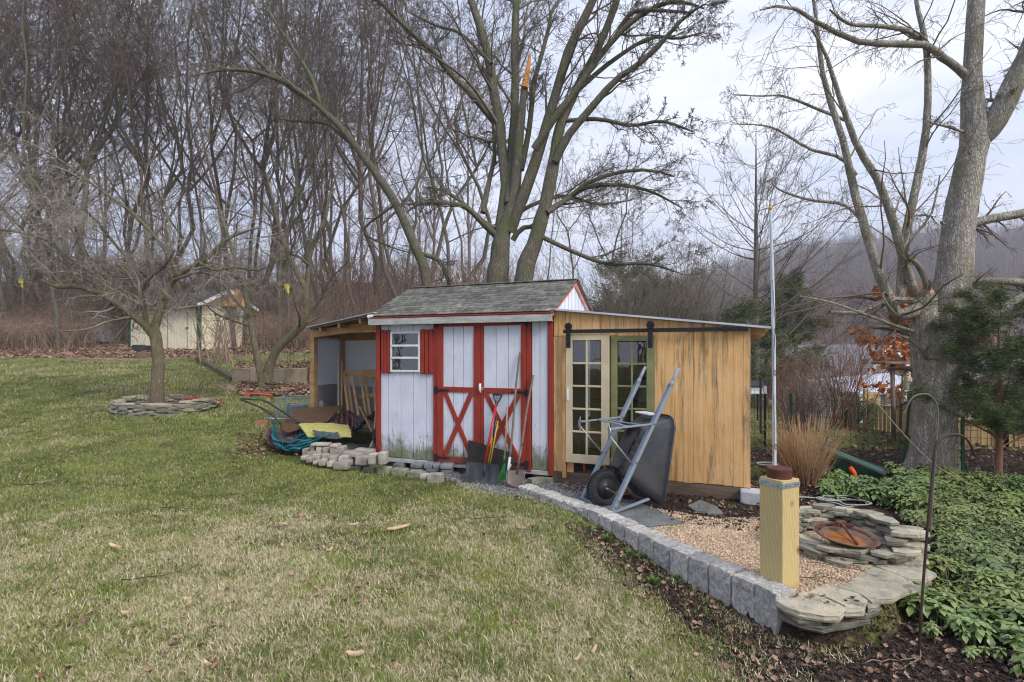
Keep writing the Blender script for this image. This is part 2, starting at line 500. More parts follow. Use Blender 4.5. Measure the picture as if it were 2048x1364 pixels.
def plywood(name):
    """rough-sawn orange-tan siding with grey-green weather streaks and fine saw lines"""
    m, N, L, b, out = _nm(name)
    vg = _vec(N, L, 'World', (20, 20, 1.0)); v1 = _vec(N, L, 'World', (9, 9, .62)); v2 = _vec(N, L, 'World', (1, 1, 1))
    col = _mixc(N, L, _ramp(N, L, _noise(N, L, vg, 2.0, 7, .62, 1.2), .35, .68), (.80, .48, .215), (.60, .335, .13))
    col = _mixc(N, L, _ramp(N, L, _noise(N, L, v2, 1.8, 4), .4, .7, 0, .5), col, (.82, .53, .26))
    st = _ramp(N, L, _noise(N, L, v1, 1.6, 9, .74, .4), .50, .64, 0, .8)
    col = _mixc(N, L, st, col, (.20, .16, .10))
    kn = _ramp(N, L, _noise(N, L, vg, .9, 3), .66, .74, 0, .7)
    col = _mixc(N, L, kn, col, (.09, .06, .035))
    wv = N.new('ShaderNodeTexWave'); wv.bands_direction = 'Z'; wv.inputs['Scale'].default_value = 52; wv.inputs['Distortion'].default_value = 5; wv.inputs['Detail'].default_value = 3
    L.new(v2, wv.inputs['Vector'])
    lines = _ramp(N, L, _math(N, L, 'MULTIPLY', wv.outputs['Fac'], _noise(N, L, v2, 7, 3)), .34, .55, 0, .38)
    col = _mixc(N, L, lines, col, (.92, .72, .46))
    L.new(col, b.inputs['Base Color']); b.inputs['Roughness'].default_value = .85
    b.inputs['Specular IOR Level'].default_value = .15
    _bump(N, L, b, _math(N, L, 'ADD', wv.outputs['Fac'], _noise(N, L, vg, 5, 4)), .35, .004)
    return m

def glass(name, tint=(.75, .8, .8), k=.1):
    m, N, L, b, out = _nm(name); N.remove(b)
    t = N.new('ShaderNodeBsdfTransparent'); t.inputs[0].default_value = (*tint, 1)
    g = N.new('ShaderNodeBsdfGlossy'); g.inputs['Roughness'].default_value = .03
    fr = N.new('ShaderNodeFresnel'); fr.inputs['IOR'].default_value = 1.5
    ms = N.new('ShaderNodeMixShader'); L.new(_math(N, L, 'ADD', fr.outputs[0], k), ms.inputs[0])
    L.new(t.outputs[0], ms.inputs[1]); L.new(g.outputs[0], ms.inputs[2]); L.new(ms.outputs[0], out.inputs[0])
    bn = N.new('ShaderNodeBump'); bn.inputs['Strength'].default_value = .25; bn.inputs['Distance'].default_value = .01
    L.new(_noise(N, L, _vec(N, L, 'World'), 4, 2), bn.inputs['Height']); L.new(bn.outputs[0], g.inputs['Normal'])
    return m

M = {}
def translucent(name, c, k):
    m, N, L, b, out = _nm(name); b.inputs['Base Color'].default_value = (*c, 1); b.inputs['Roughness'].default_value = .55
    t = N.new('ShaderNodeBsdfTranslucent'); t.inputs[0].default_value = (*c, 1); ms = N.new('ShaderNodeMixShader'); ms.inputs[0].default_value = k
    _bump(N, L, b, _noise(N, L, _vec(N, L, 'World'), 6, 3), .1, .01)
    L.new(b.outputs[0], ms.inputs[1]); L.new(t.outputs[0], ms.inputs[2]); L.new(ms.outputs[0], out.inputs[0]); return m
M['white'] = siding('white_weathered_siding', (.68, .725, .86))
M['gable'] = siding('white_gable_paint', (.72, .76, .85))
M['red'] = mat('barn_red_paint', (.34, .042, .026), (.26, .035, .022), 5, .6, .25, 60, stretch=(6, 6, 1), c3=(.17, .07, .035), s3=1.6, t3=.63, space='World')
M['fascia'] = mat('peeling_grey_fascia', (.50, .52, .53), (.36, .37, .36), 6, .8, .4, 50, stretch=(1, 1, 5), c3=(.17, .15, .12), s3=5, t3=.60, space='World')
M['shingle'] = mat('grey_shingle', (.17, .17, .155), (.09, .095, .08), 14, .95, .6, 160, c3=(.26, .26, .235), s3=5, t3=.58, space='World', var=.28)
M['ply'] = plywood('rough_sawn_siding')
M['timber'] = mat('raw_timber', (.52, .31, .14), (.40, .22, .09), 5, .8, .3, 30, stretch=(1, 1, 1), c3=(.28, .16, .08), s3=3, t3=.62, space='World')
M['pallet'] = mat('pallet_wood', (.50, .33, .17), (.36, .22, .10), 7, .85, .3, 40, var=.15)
M['oldwood'] = mat('old_grey_wood', (.24, .20, .16), (.13, .10, .08), 6, .9, .5, 40, stretch=(1, 1, 1), var=.1)
M['sill'] = mat('damp_brown_sill', (.20, .145, .11), (.11, .08, .06), 5, .9, .4, 30, stretch=(.6, .6, 6), space='World')
M['cream'] = mat('cream_door_paint', (.62, .53, .37), (.54, .46, .32), 6, .6, .15, 50, c3=(.34, .27, .18), s3=9, t3=.68, space='World')
M['olive'] = mat('olive_door_paint', (.25, .26, .13), (.20, .21, .10), 6, .6, .15, 50, c3=(.45, .45, .33), s3=12, t3=.72, space='World')
M['iron'] = mat('black_iron', (.022, .023, .028), (.03, .03, .035), 12, .5, .15, 60, metal=.3)
M['roofmetal'] = mat('pale_metal_roof', (.62, .66, .74), (.50, .54, .62), 3, .45, .1, 20, metal=.3, space='World')
M['glass'] = glass('door_glass')
M['glassw'] = glass('window_glass', (.3, .32, .36), .12)
M['winframe'] = mat('white_vinyl', (.78, .80, .82), (.68, .70, .72), 8, .5, .05)
M['dark'] = mat('interior_shade_black', (.035, .032, .028), (.02, .018, .016), 4, .9, .1)  # near-black colour stands in for shade behind window, boards and door joints
M['poly'] = translucent('white_corrugated', (.74, .76, .80), .45)
M['polyg'] = translucent('grey_translucent_panel', (.40, .39, .40), .3)
M['slab'] = mat('grey_slate_slab', (.17, .19, .19), (.12, .13, .13), 5, .75, .4, 40, space='World')
M['flag'] = mat('green_grey_flagstone', (.34, .32, .255), (.19, .19, .155), 7, .85, 1.0, 22, c3=(.42, .35, .25), s3=4, t3=.58, var=.32, dist=.02, stretch=(1, 1, 5))
M['flagtop'] = mat('tan_flagstone', (.47, .42, .32), (.33, .315, .25), 7, .85, 1.0, 14, c3=(.20, .20, .165), s3=5, t3=.55, var=.18, dist=.02)
M['paver'] = mat('tumbled_paver', (.43, .39, .34), (.31, .29, .27), 10, .95, .7, 60, c3=(.25, .18, .14), s3=5, t3=.60, var=.22)
M['greypaver'] = mat('blue_grey_paver', (.20, .215, .245), (.13, .14, .155), 12, .95, .5, 60, var=.25)
M['mossblock'] = mat('mossy_edging_block', (.30, .30, .23), (.19, .20, .13), 8, .95, .6, 60, c3=(.14, .17, .06), s3=4, t3=.55, var=.15)

def splitface(name):
    m, N, L, b, out = _nm(name)
    v = _vec(N, L, 'World'); n = _noise(N, L, v, 34, 8, .72); n2 = _noise(N, L, v, 8, 5)
    col = _mixc(N, L, _ramp(N, L, n, .38, .62), (.46, .45, .43), (.78, .76, .72))
    col = _mixc(N, L, _ramp(N, L, n2, .52, .7, 0, .6), col, (.31, .285, .25))
    vo = N.new('ShaderNodeTexVoronoi'); vo.inputs['Scale'].default_value = 90; L.new(v, vo.inputs['Vector'])
    col = _mixc(N, L, _ramp(N, L, vo.outputs['Distance'], .25, .1, 0, .55), col, (.10, .10, .10))
    L.new(col, b.inputs['Base Color']); b.inputs['Roughness'].default_value = .95
    _bump(N, L, b, _math(N, L, 'ADD', n, n2), 1.0, .03)
    oi = N.new('ShaderNodeObjectInfo'); hs = N.new('ShaderNodeHueSaturation'); L.new(_ramp(N, L, oi.outputs['Random'], 0, 1, .82, 1.12), hs.inputs['Value']); L.new(col, hs.inputs['Color']); L.new(hs.outputs[0], b.inputs['Base Color'])
    return m
M['split'] = splitface('split_face_concrete')

def ptpost(name):
    m, N, L, b, out = _nm(name)
    v = _vec(N, L, 'Object', (5, 5, .8))
    wv = N.new('ShaderNodeTexWave'); wv.bands_direction = 'DIAGONAL'; wv.inputs['Scale'].default_value = 4.5; wv.inputs['Distortion'].default_value = 3.5
    wv.inputs['Detail'].default_value = 3; wv.inputs['Detail Scale'].default_value = .9
    L.new(v, wv.inputs['Vector'])
    col = _mixc(N, L, _ramp(N, L, wv.outputs['Fac'], .0, 1.0), (.60, .47, .23), (.53, .405, .185))
    vo = N.new('ShaderNodeTexVoronoi'); vo.inputs['Scale'].default_value = 6.5; L.new(_vec(N, L, 'Object', (1, 1, .8)), vo.inputs['Vector'])
    ring = _ramp(N, L, vo.outputs['Distance'], .26, .12)
    col = _mixc(N, L, ring, col, (.17, .095, .04))
    col = _mixc(N, L, _ramp(N, L, _noise(N, L, _vec(N, L), 4, 4), .5, .75, 0, .5), col, (.46, .37, .18))
    ck = _ramp(N, L, _noise(N, L, _vec(N, L, 'Object', (60, 60, .9)), 1.6, 4, .7), .66, .69, 0, .75)
    col = _mixc(N, L, ck, col, (.16, .10, .05))
    g_ = N.new('ShaderNodeTexCoord'); s_ = N.new('ShaderNodeSeparateXYZ'); L.new(g_.outputs['Object'], s_.inputs[0])
    col = _mixc(N, L, _ramp(N, L, _math(N, L, 'ADD', s_.outputs['Z'], _math(N, L, 'MULTIPLY', _noise(N, L, _vec(N, L), 9, 5), .12)), .14, .04, 0, .6), col, (.20, .15, .09))
    L.new(col, b.inputs['Base Color']); b.inputs['Roughness'].default_value = .75
    _bump(N, L, b, wv.outputs['Fac'], .3, .004)
    return m
M['pt'] = ptpost('pressure_treated_pine')
M['galv'] = mat('galvanised_strap', (.50, .56, .62), (.42, .48, .54), 10, .4, .05, metal=.7)
M['rust'] = mat('rusty_iron', (.13, .045, .03), (.08, .035, .028), 14, .85, .5, 60, c3=(.24, .10, .045), s3=7, t3=.58)
M['rustbowl'] = mat('orange_rust_water', (.36, .13, .025), (.19, .065, .018), 8, .38, .2, 30, c3=(.48, .24, .07), s3=5, t3=.6)
M['bowlrim'] = mat('dull_metal_rim', (.22, .17, .13), (.14, .09, .07), 10, .6, .2, metal=.5)
M['conduit'] = mat('weathered_white_pole', (.60, .66, .72), (.48, .54, .60), 5, .5, .1, c3=(.20, .20, .21), s3=9, t3=.64, space='World')
M['yellow'] = mat('yellow_plastic', (.65, .42, .03), (.55, .35, .02), 5, .5, 0)
M['tub'] = mat('grey_poly_tub', (.075, .077, .082), (.05, .053, .06), 4, .27, .10, 80, spec=.6, space='World')
M['frame'] = mat('grey_painted_steel', (.24, .29, .36), (.20, .245, .31), 6, .45, .05, spec=.5, space='World', c3=(.28, .30, .32), s3=8, t3=.66)
M['bracegrey'] = mat('pale_steel', (.42, .45, .47), (.34, .37, .39), 6, .4, .05, metal=.6)
M['rubber'] = mat('black_rubber', (.018, .02, .026), (.028, .03, .036), 12, .75, .2)
M['rim'] = mat('dark_rim', (.06, .065, .075), (.045, .05, .06), 6, .45, .05, metal=.4)
M['brass'] = mat('dull_brass', (.34, .27, .14), (.24, .18, .08), 12, .45, .05, metal=.7)
M['blackpl'] = mat('black_shovel_plastic', (.016, .018, .024), (.03, .032, .04), 6, .42, .1, spec=.5)
M['mat'] = mat('dirty_black_board', (.038, .033, .028), (.022, .02, .018), 5, .8, .3, c3=(.09, .075, .06), s3=4, t3=.62)
M['redh'] = mat('red_handle', (.48, .025, .03), (.42, .02, .025), 6, .35, 0, spec=.5)
M['yelh'] = mat('yellow_handle', (.62, .42, .03), (.50, .33, .02), 6, .45, 0)
M['greenp'] = mat('green_plastic', (.03, .30, .06), (.02, .22, .05), 6, .45, 0, spec=.5)
M['ash'] = mat('pale_wood_handle', (.50, .39, .24), (.40, .30, .18), 6, .6, .2, stretch=(4, 4, 1))
M['greyh'] = mat('grey_old_handle', (.24, .20, .165), (.16, .13, .11), 7, .85, .4, stretch=(4, 4, 1))
M['spade'] = mat('scraped_steel', (.16, .13, .12), (.24, .16, .12), 9, .5, .2, metal=.4, c3=(.42, .40, .38), s3=5, t3=.58)
M['teal'] = mat('teal_tarp', (.010, .15, .18), (.006, .09, .115), 7, .36, .6, 22, spec=.5, dist=.02)
M['maroon'] = mat('maroon_tarp', (.12, .045, .05), (.07, .028, .03), 6, .4, .5, 25, spec=.5, dist=.02)
M['foam'] = mat('yellow_green_foam', (.50, .48, .17), (.38, .36, .11), 26, .95, .8, 90)
M['felt'] = mat('blue_grey_felt', (.08, .095, .105), (.06, .07, .08), 20, .95, .3)
M['brownply'] = mat('brown_wet_plywood', (.115, .062, .030), (.075, .04, .02), 5, .5, .3, 20, stretch=(1, 6, 6), space='World', c3=(.17, .10, .05), s3=3, t3=.6)
M['concrete'] = mat('old_concrete', (.36, .30, .21), (.24, .21, .16), 3, .95, .5, 30, c3=(.10, .12, .045), s3=1.6, t3=.55, space='World')
M['whiteblock'] = mat('pale_concrete', (.50, .52, .56), (.40, .42, .45), 10, .95, .5, 50)
M['moss'] = mat('mossy_timber', (.12, .115, .05), (.10, .075, .045), 8, .95, .8, 40, space='World')
M['barkC'] = bark('grey_green_bark', (.20, .185, .14), (.125, .115, .09), (.115, .13, .065), sv=42)
M['barkR'] = bark('furrowed_grey_bark', (.56, .53, .48), (.30, .28, .245), (.26, .25, .18), sv=55, str_=(1, 1, .26), bump=.9)
M['barkP'] = bark('olive_grey_bark', (.27, .235, .17), (.16, .14, .095), (.15, .155, .065), sv=50)
M['barkW'] = bark('brown_wood_bark', (.21, .17, .14), (.12, .095, .08), (.12, .12, .08), sv=14)
M['twigC'] = mat('olive_twig', (.18, .155, .125), (.11, .095, .08), .8, .9, 0)
M['twigR'] = mat('tan_twig', (.22, .18, .135), (.14, .105, .08), .8, .9, 0)
M['twigP'] = mat('pale_grey_twig', (.36, .33, .29), (.18, .15, .12), 1.2, .9, 0)
M['twigW'] = mat('red_brown_twig', (.15, .10, .085), (.10, .07, .06), .5, .9, 0, c3=(.20, .165, .14), s3=.7, t3=.55)
M['bramble'] = mat('bramble_stem', (.37, .28, .215), (.24, .165, .125), .35, .9, 0, c3=(.45, .39, .32), s3=.6, t3=.58)
M['redtwig'] = mat('reddish_twig', (.24, .12, .085), (.15, .085, .065), .8, .9, 0)
M['split_wood'] = mat('fresh_split_wood', (.62, .27, .07), (.48, .19, .045), 7, .7, .4, 30, stretch=(4, 4, 1))
M['chip'] = mat('fresh_wood_chip', (.66, .49, .33), (.54, .36, .22), 12, .7, .4, 60)
M['everdull'] = mat('dull_conifer', (.13, .145, .085), (.19, .20, .13), 1.2, .9, 0, c3=(.22, .19, .13), s3=2, t3=.55)
M['ever'] = mat('cedar_green', (.075, .115, .045), (.135, .165, .07), .9, .85, 0, c3=(.13, .115, .05), s3=2, t3=.6)
M['orangeleaf'] = mat('dry_orange_leaf', (.62, .25, .085), (.48, .17, .06), 3, .8, 0, var=.2)
M['straw'] = mat('dry_straw_stem', (.50, .33, .19), (.34, .20, .12), 2, .85, 0, c3=(.60, .46, .30), s3=4, t3=.58)
M['brick'] = None
def brickm(name, a, b_, mo, scale=6):
    m, N, L, b, out = _nm(name)
    t = N.new('ShaderNodeTexBrick'); t.inputs['Color1'].default_value = (*a, 1); t.inputs['Color2'].default_value = (*b_, 1); t.inputs['Mortar'].default_value = (*mo, 1)
    t.inputs['Scale'].default_value = scale; t.inputs['Mortar Size'].default_value = .015; t.inputs['Brick Width'].default_value = .9; t.inputs['Row Height'].default_value = .35
    tcn = N.new('ShaderNodeTexCoord'); mp_ = N.new('ShaderNodeMapping'); mp_.inputs['Rotation'].default_value = (PI / 2, 0, 0)
    L.new(tcn.outputs['Object'], mp_.inputs[0]); L.new(mp_.outputs[0], t.inputs[0]); L.new(t.outputs[0], b.inputs['Base Color'])
    b.inputs['Roughness'].default_value = .9
    return m
M['brick'] = brickm('house_brick', (.27, .19, .16), (.20, .14, .12), (.33, .31, .29), 4)
M['brickred'] = mat('red_chimney_brick', (.30, .13, .09), (.22, .10, .075), 9, .9, .3, var=.3)
M['farroof'] = mat('grey_far_roof', (.24, .24, .26), (.17, .17, .185), 3, .9, .2, 20, space='World')
M['whitepaint'] = mat('white_trim_paint', (.74, .75, .76), (.64, .65, .66), 5, .6, .05)
M['creamsteel'] = mat('cream_ribbed_steel', (.78, .72, .54), (.70, .64, .47), 3, .55, .05, space='World')
M['greentrim'] = mat('dark_green_trim', (.02, .10, .065), (.015, .08, .05), 4, .55, .05)
M['darkroof'] = mat('dark_shingle_far', (.085, .08, .08), (.05, .05, .05), 8, .95, .3)
M['logbark'] = bark('log_bark', (.20, .15, .11), (.12, .085, .06), None, sv=14)
M['logend'] = mat('cut_log_end', (.46, .32, .19), (.34, .22, .12), 9, .85, .2, var=.2)
M['ptfence'] = mat('new_fence_boards', (.46, .32, .17), (.38, .25, .12), 4, .8, .2, 20, stretch=(5, 5, 1), var=.12)
M['tpost'] = mat('green_t_post', (.03, .10, .06), (.02, .07, .045), 5, .55, .05)
M['wire'] = mat('dark_wire', (.055, .06, .055), (.035, .04, .035), 5, .55, 0, metal=.4)
M['hook'] = mat('rusty_black_rod', (.032, .026, .024), (.075, .045, .032), 9, .6, .3, 80)
M['reed'] = mat('bent_tan_cane', (.30, .25, .19), (.19, .15, .11), 8, .8, .1)
M['hose'] = mat('white_hose', (.40, .42, .42), (.30, .32, .32), 8, .5, 0)
M['orange'] = mat('orange_plastic', (.75, .11, .01), (.62, .08, .01), 8, .45, 0)
M['ribbon'] = mat('yellow_ribbon', (.72, .62, .05), (.6, .5, .03), 8, .6, 0)
M['fabricred'] = mat('red_bag', (.40, .03, .04), (.10, .02, .03), 12, .6, .2, c3=(.5, .46, .42), s3=9, t3=.58)
M['greytarp'] = mat('grey_cover', (.16, .17, .20), (.10, .11, .13), 3, .6, .3, 10)
M['blue'] = mat('blue_black_cover', (.03, .035, .06), (.02, .022, .04), 3, .5, .2)
# ---------------------------------------------------------------- ground
def axis(segs):
    out = [segs[0][0]]
    for a, b, st in segs:
        n = max(1, int(round((b - a) / st)))
        out += list(np.linspace(a, b, n + 1)[1:])
    return np.array(out)
gx = axis([(-500, -120, 20), (-120, -40, 5), (-40, -14, 1), (-14, -3, .3), (-3, -1, .15), (-1, 4, .06), (4, 8, .2), (8, 30, 1), (30, 120, 5), (120, 600, 20)])
gy = axis([(-80, -10, 8), (-10, 1.5, 1), (1.5, 7.6, .06), (7.6, 14, .2), (14, 50, .6), (50, 120, 3), (120, 500, 12)])
GX, GY = np.meshgrid(gx, gy)
GZ = H(GX, GY)
def gpoly(pts, dz=0): return [tuple(G(x, y, dz)[:2]) for x, y in pts]
Z_MULCH = gpoly([(1130, 1045), (1215, 1070), (1290, 1120), (1400, 1180), (1520, 1250), (1640, 1290), (1760, 1290), (1850, 1240), (1900, 1200), (2048, 1260), (2300, 1364), (2300, 1900), (1500, 1500), (1445, 1364), (1340, 1250), (1240, 1150)])
Z_GREY = gpoly([(770, 905), (880, 945), (960, 985), (1040, 992), (1130, 1010), (1215, 1010), (1220, 955), (1120, 945), (1000, 925), (800, 895)])
Z_SOIL = [tuple(p) for p in ((.55, 6.4), (.85, 5.9), (1.6, 5.0), (2.15, 4.75), (2.6, 4.9), (3.4, 5.4), (3.5, 6.6), (1.2, 7.4))]
Z_PEA = [(.95, 5.4), (1.15, 4.9), (1.2, 4.55), (1.43, 4.05), (1.62, 3.7), (1.75, 3.45), (2.3, 3.5), (2.7, 3.9), (3.1, 4.4), (3.0, 5.0), (2.5, 5.15), (1.9, 5.1), (1.3, 5.5)]
IVY = gpoly([(1655, 1000), (1735, 1012), (1800, 1030), (1850, 1065), (1872, 1100), (1880, 1150), (1810, 1192), (1800, 1225), (1880, 1270), (1960, 1330), (2010, 1400), (2400, 1500), (2500, 980), (2080, 975), (1900, 968), (1760, 950), (1650, 955)])
Z_RIGHTBED = [(3.2, 7.2), (3.3, 5.0), (4.2, 8.6), (5.4, 8.0), (6.3, 7.2), (8.5, 6.8), (8.5, 2), (4, 2), (3.3, 5)]
def zone(poly, x, y, w=.12): return sstep(w, -w, sdist(poly, x, y))
xs, ys = GX.ravel(), GY.ravel()
mul = np.maximum(zone(Z_MULCH, xs, ys, .16), zone(Z_SOIL, xs, ys, .12))
mul = np.maximum(mul, .9 * sstep(3.1, 3.7, xs) * (ys < 9.0) * sstep(9.2, 8.4, ys) * (ys > 1.5))
grey = zone(Z_GREY, xs, ys, .15)
pea = zone(Z_PEA, xs, ys, .10)
front = 22.5 + 1.2 * np.sin(xs * .5) + 2.5 * sstep(-14, -6, xs)
lit = sstep(-.4, 1.2, ys - front) * (xs < 7) + .7 * sstep(13, 16, ys) * sstep(-6, -3, xs) * sstep(6, 1, xs)
lit = np.maximum(lit, .75 * sstep(13.2, 14.5, ys) * sstep(-9, -7, xs) * sstep(4, 2, xs) * sstep(19, 15, ys))
lit = np.maximum(lit, sstep(60, 75, ys))
lit = np.maximum(lit, .8 * sstep(28, 34, ys))
gi = np.arange(len(xs)).reshape(GX.shape)
Q = np.stack([gi[:-1, :-1], gi[:-1, 1:], gi[1:, 1:], gi[1:, :-1]], -1).reshape(-1, 4)
gme = mesh_np('ground', np.stack([xs, ys, GZ.ravel()], -1), Q)
for nm, arr in (('mulch', mul), ('grey', grey), ('pea', pea), ('litter', np.clip(lit, 0, 1))):
    a = gme.attributes.new(nm, 'FLOAT', 'POINT'); a.data.foreach_set('value', arr.astype(np.float32))

def lawn_color(N, L, v):
    """green turf with patches of dormant straw, more of it in the near lawn"""
    s = N.new('ShaderNodeSeparateXYZ'); L.new(v, s.inputs[0])
    near = _ramp(N, L, s.outputs['Y'], 7.2, 4.0, -.05, .035)
    far = _ramp(N, L, s.outputs['Y'], 9, 15, 0, .035)
    a = _noise(N, L, v, .75, 6, .62)
    b2 = _noise(N, L, v, 3.5, 4, .6); c2_ = _noise(N, L, v, 13, 4, .6)
    f = _math(N, L, 'ADD', _math(N, L, 'ADD', _math(N, L, 'MULTIPLY', a, .42), _math(N, L, 'MULTIPLY', b2, .30)), _math(N, L, 'MULTIPLY', c2_, .28))
    f = _math(N, L, 'ADD', _math(N, L, 'ADD', f, near), far)
    return _ramp(N, L, f, .455, .61)
def ground_mat():
    m, N, L, b, out = _nm('ground_cover')
    v = _vec(N, L, 'World')
    def at(nm):
        q = N.new('ShaderNodeAttribute'); q.attribute_name = nm; return q.outputs['Fac']
    fine = _noise(N, L, v, 38, 6, .7); mid = _noise(N, L, v, 7, 5, .6)
    strawf = lawn_color(N, L, v)
    turf = _mixc(N, L, strawf, (.13, .16, .04), (.33, .28, .16))
    turf = _mixc(N, L, _ramp(N, L, fine, .42, .6), tuple((.045, .05, .02)), turf)
    turf = _mixc(N, L, _ramp(N, L, _noise(N, L, v, 1.9, 7, .7), .60, .68, 0, .75), turf, (.10, .06, .035))
    col = turf
    def over(nm, cA, cB, sc_, lo=.38, hi=.62):
        nonlocal col
        k = _math(N, L, 'ADD', at(nm), _math(N, L, 'MULTIPLY', _math(N, L, 'SUBTRACT', mid, .5), 1.1))
        k = _ramp(N, L, k, .38, .62)
        nn = _noise(N, L, v, sc_, 6, .75)
        col = _mixc(N, L, k, col, _mixc(N, L, _ramp(N, L, nn, lo, hi), cA, cB))
    over('litter', (.15, .10, .07), (.38, .27, .21), 9)
    over('mulch', (.022, .018, .016), (.085, .055, .04), 30)
    over('grey', (.12, .12, .125), (.30, .30, .31), 60)
    over('pea', (.35, .24, .15), (.62, .48, .35), 50)
    L.new(col, b.inputs['Base Color']); b.inputs['Roughness'].default_value = .97
    b.inputs['Specular IOR Level'].default_value = .1
    _bump(N, L, b, _math(N, L, 'ADD', fine, mid), .8, .03)
    return m
ground = put('ground', gme, ground_mat(), kind='structure')

# ---------------------------------------------------------------- grass, gravel, chips, leaves (too many to count)
def blade_mat():
    m, N, L, b, out = _nm('grass_blades')
    v = _vec(N, L, 'World')
    f = lawn_color(N, L, v)
    at_ = N.new('ShaderNodeAttribute'); at_.attribute_name = 'tone'
    k = _ramp(N, L, _math(N, L, 'ADD', _math(N, L, 'MULTIPLY', f, .62), _math(N, L, 'MULTIPLY', at_.outputs['Fac'], .95)), .70, .98)
    g1 = _mixc(N, L, _ramp(N, L, _noise(N, L, v, 1.3, 4), .35, .65), (.235, .30, .055), (.15, .205, .045))
    oi = N.new('ShaderNodeObjectInfo')
    st = _mixc(N, L, oi.outputs['Random'], (.74, .66, .46), (.48, .41, .265))
    col = _mixc(N, L, k, g1, st)
    col = _mixc(N, L, _ramp(N, L, at_.outputs['Fac'], .10, .07, 0, .85), col, (.17, .11, .065))
    L.new(col, b.inputs['Base Color']); b.inputs['Roughness'].default_value = .7
    b.inputs['Specular IOR Level'].default_value = .25
    return m
def tuft(seed, n, spread, h, w):
    r = np.random.default_rng(seed)
    base = np.stack([r.uniform(-spread, spread, n), r.uniform(-spread, spread, n), np.zeros(n)], -1)
    az = r.uniform(0, 2 * PI, n); lean = r.uniform(.3, 1.5, n); L_ = h * r.uniform(.5, 1.2, n)
    d = np.stack([np.cos(az), np.sin(az), np.zeros(n)], -1); sd = np.stack([-np.sin(az), np.cos(az), np.zeros(n)], -1)
    up = np.array([0, 0, 1.])
    p1 = base + (d * np.sin(lean)[:, None] * .45 + up * np.cos(lean)[:, None] * .5) * L_[:, None]
    az2 = r.normal(0, 1.1, n); d2 = np.stack([np.cos(az + az2), np.sin(az + az2), np.zeros(n)], -1)
    p2 = p1 + (d2 * np.sin(lean * 1.5)[:, None] + up * (np.cos(lean * 1.45)[:, None])) * .5 * L_[:, None]
    ww = (w * r.uniform(.6, 1.2, n))[:, None]
    V = np.stack([base - sd * ww, base + sd * ww, p1 + sd * ww * .85, p1 - sd * ww * .85, p2], 1).reshape(-1, 3)
    V[:, 2] = np.maximum(V[:, 2], -.004)
    o = np.arange(n)[:, None] * 5
    Q = o + np.array([[0, 1, 2, 3]]); T = o + np.array([[3, 2, 4]])
    me = mesh_np('grass_tuft', V, Q, T, True)
    a = me.attributes.new('tone', 'FLOAT', 'POINT'); a.data.foreach_set('value', np.repeat(r.uniform(0, 1, n), 5).astype(np.float32))
    return me
bm_ = blade_mat()
tufts = [variant(tuft(i, 44, .08, .038, .0018), bm_) for i in range(5)]
def in_front(n, y0, y1, k0, k1, pw=1.0):
    """random ground points, evenly dense as the camera sees them"""
    u = rng.uniform(0, 1, n)
    y = 1 / (1 / y0 + (1 / y1 - 1 / y0) * u) if pw == 1 else y0 * (y1 / y0) ** u
    k = rng.uniform(k0, k1, n)
    return k * y, y
def lawn_pts(n, y0, y1, pw):
    x, y = in_front(n, y0, y1, -1.02, .62, pw)
    zm = np.maximum.reduce([zone(Z_MULCH, x, y, .16), zone(Z_GREY, x, y, .12), (sdist(TERR, x, y) < .06) * 1.0, zone([(-4.2, 9.9), (-3.9, 7.95), (-2.0, 7.1), (-1.3, 6.65), (0, 6.3), (.5, 9)], x, y, .08)])
    keep = (rng.uniform(0, 1, n) > zm * .96) & ~((x > 3.1) & (y < 9.0))
    fr = 22.5 + 1.2 * np.sin(x * .5) + 2.5 * sstep(-14, -6, x)
    keep &= (y < fr) & ~((y > 12.8) & (x > -8) & (x < 3) & (rng.uniform(0, 1, n) < .85))
    bare = np.array([mnoise.noise(Vector((a * 1.1, b * 1.1, 3.3))) for a, b in zip(x, y)])
    keep &= ~((bare > .27) & (rng.uniform(0, 1, n) < .7))
    return x[keep], y[keep]
x1, y1 = lawn_pts(80000, 2.1, 9, 1)
x2, y2 = lawn_pts(30000, 7, 25, 2)
x = np.concatenate([x1, x2]); y = np.concatenate([y1, y2])
s_ = np.concatenate([rng.uniform(.6, 1.3, len(x1)), rng.uniform(.8, 1.3, len(x2)) * np.clip(y2 / 8, 1, 2.0)])
n = len(x)
rots = np.stack([rng.normal(0, .12, n), rng.normal(0, .12, n), rng.uniform(0, 6.28, n)], -1)
scatter('grass', np.stack([x, y, H(x, y) - .003], -1), rots, s_, rng.integers(0, 5, n), tufts,
        label='short winter lawn grass, green mixed with dormant straw', category='grass')

def pebble(seed, fl=.6):
    me = stone_mesh(1, rnd.uniform(.6, .95), fl, seed, .3, 0); me.polygons.foreach_set('use_smooth', [True] * len(me.polygons)); return me
def poly_pts(poly, n, w=.0):
    P = np.array(poly); lo, hi = P.min(0), P.max(0)
    x = rng.uniform(lo[0], hi[0], n); y = rng.uniform(lo[1], hi[1], n)
    k = sdist(poly, x, y) < w
    return x[k], y[k]
m_pea = mat('peach_pea_gravel', (.66, .50, .36), (.42, .30, .21), 1.5, .7, .1, var=.35, spec=.4, c3=(.78, .70, .60), s3=1.1, t3=.58)
m_gg = mat('grey_crushed_gravel', (.27, .275, .29), (.17, .17, .185), 1.5, .9, .2, var=.35)
pv = [variant(pebble(50 + i), m_pea) for i in range(4)]
x, y = poly_pts(Z_PEA, 30000, .03); n = len(x)
scatter('pea_gravel', np.stack([x, y, H(x, y) + .001], -1), rng.uniform(0, 6.28, (n, 3)), rng.uniform(.008, .017, n), rng.integers(0, 4, n), pv,
        label='peach-coloured pea gravel around the post and stone ring', category='gravel')
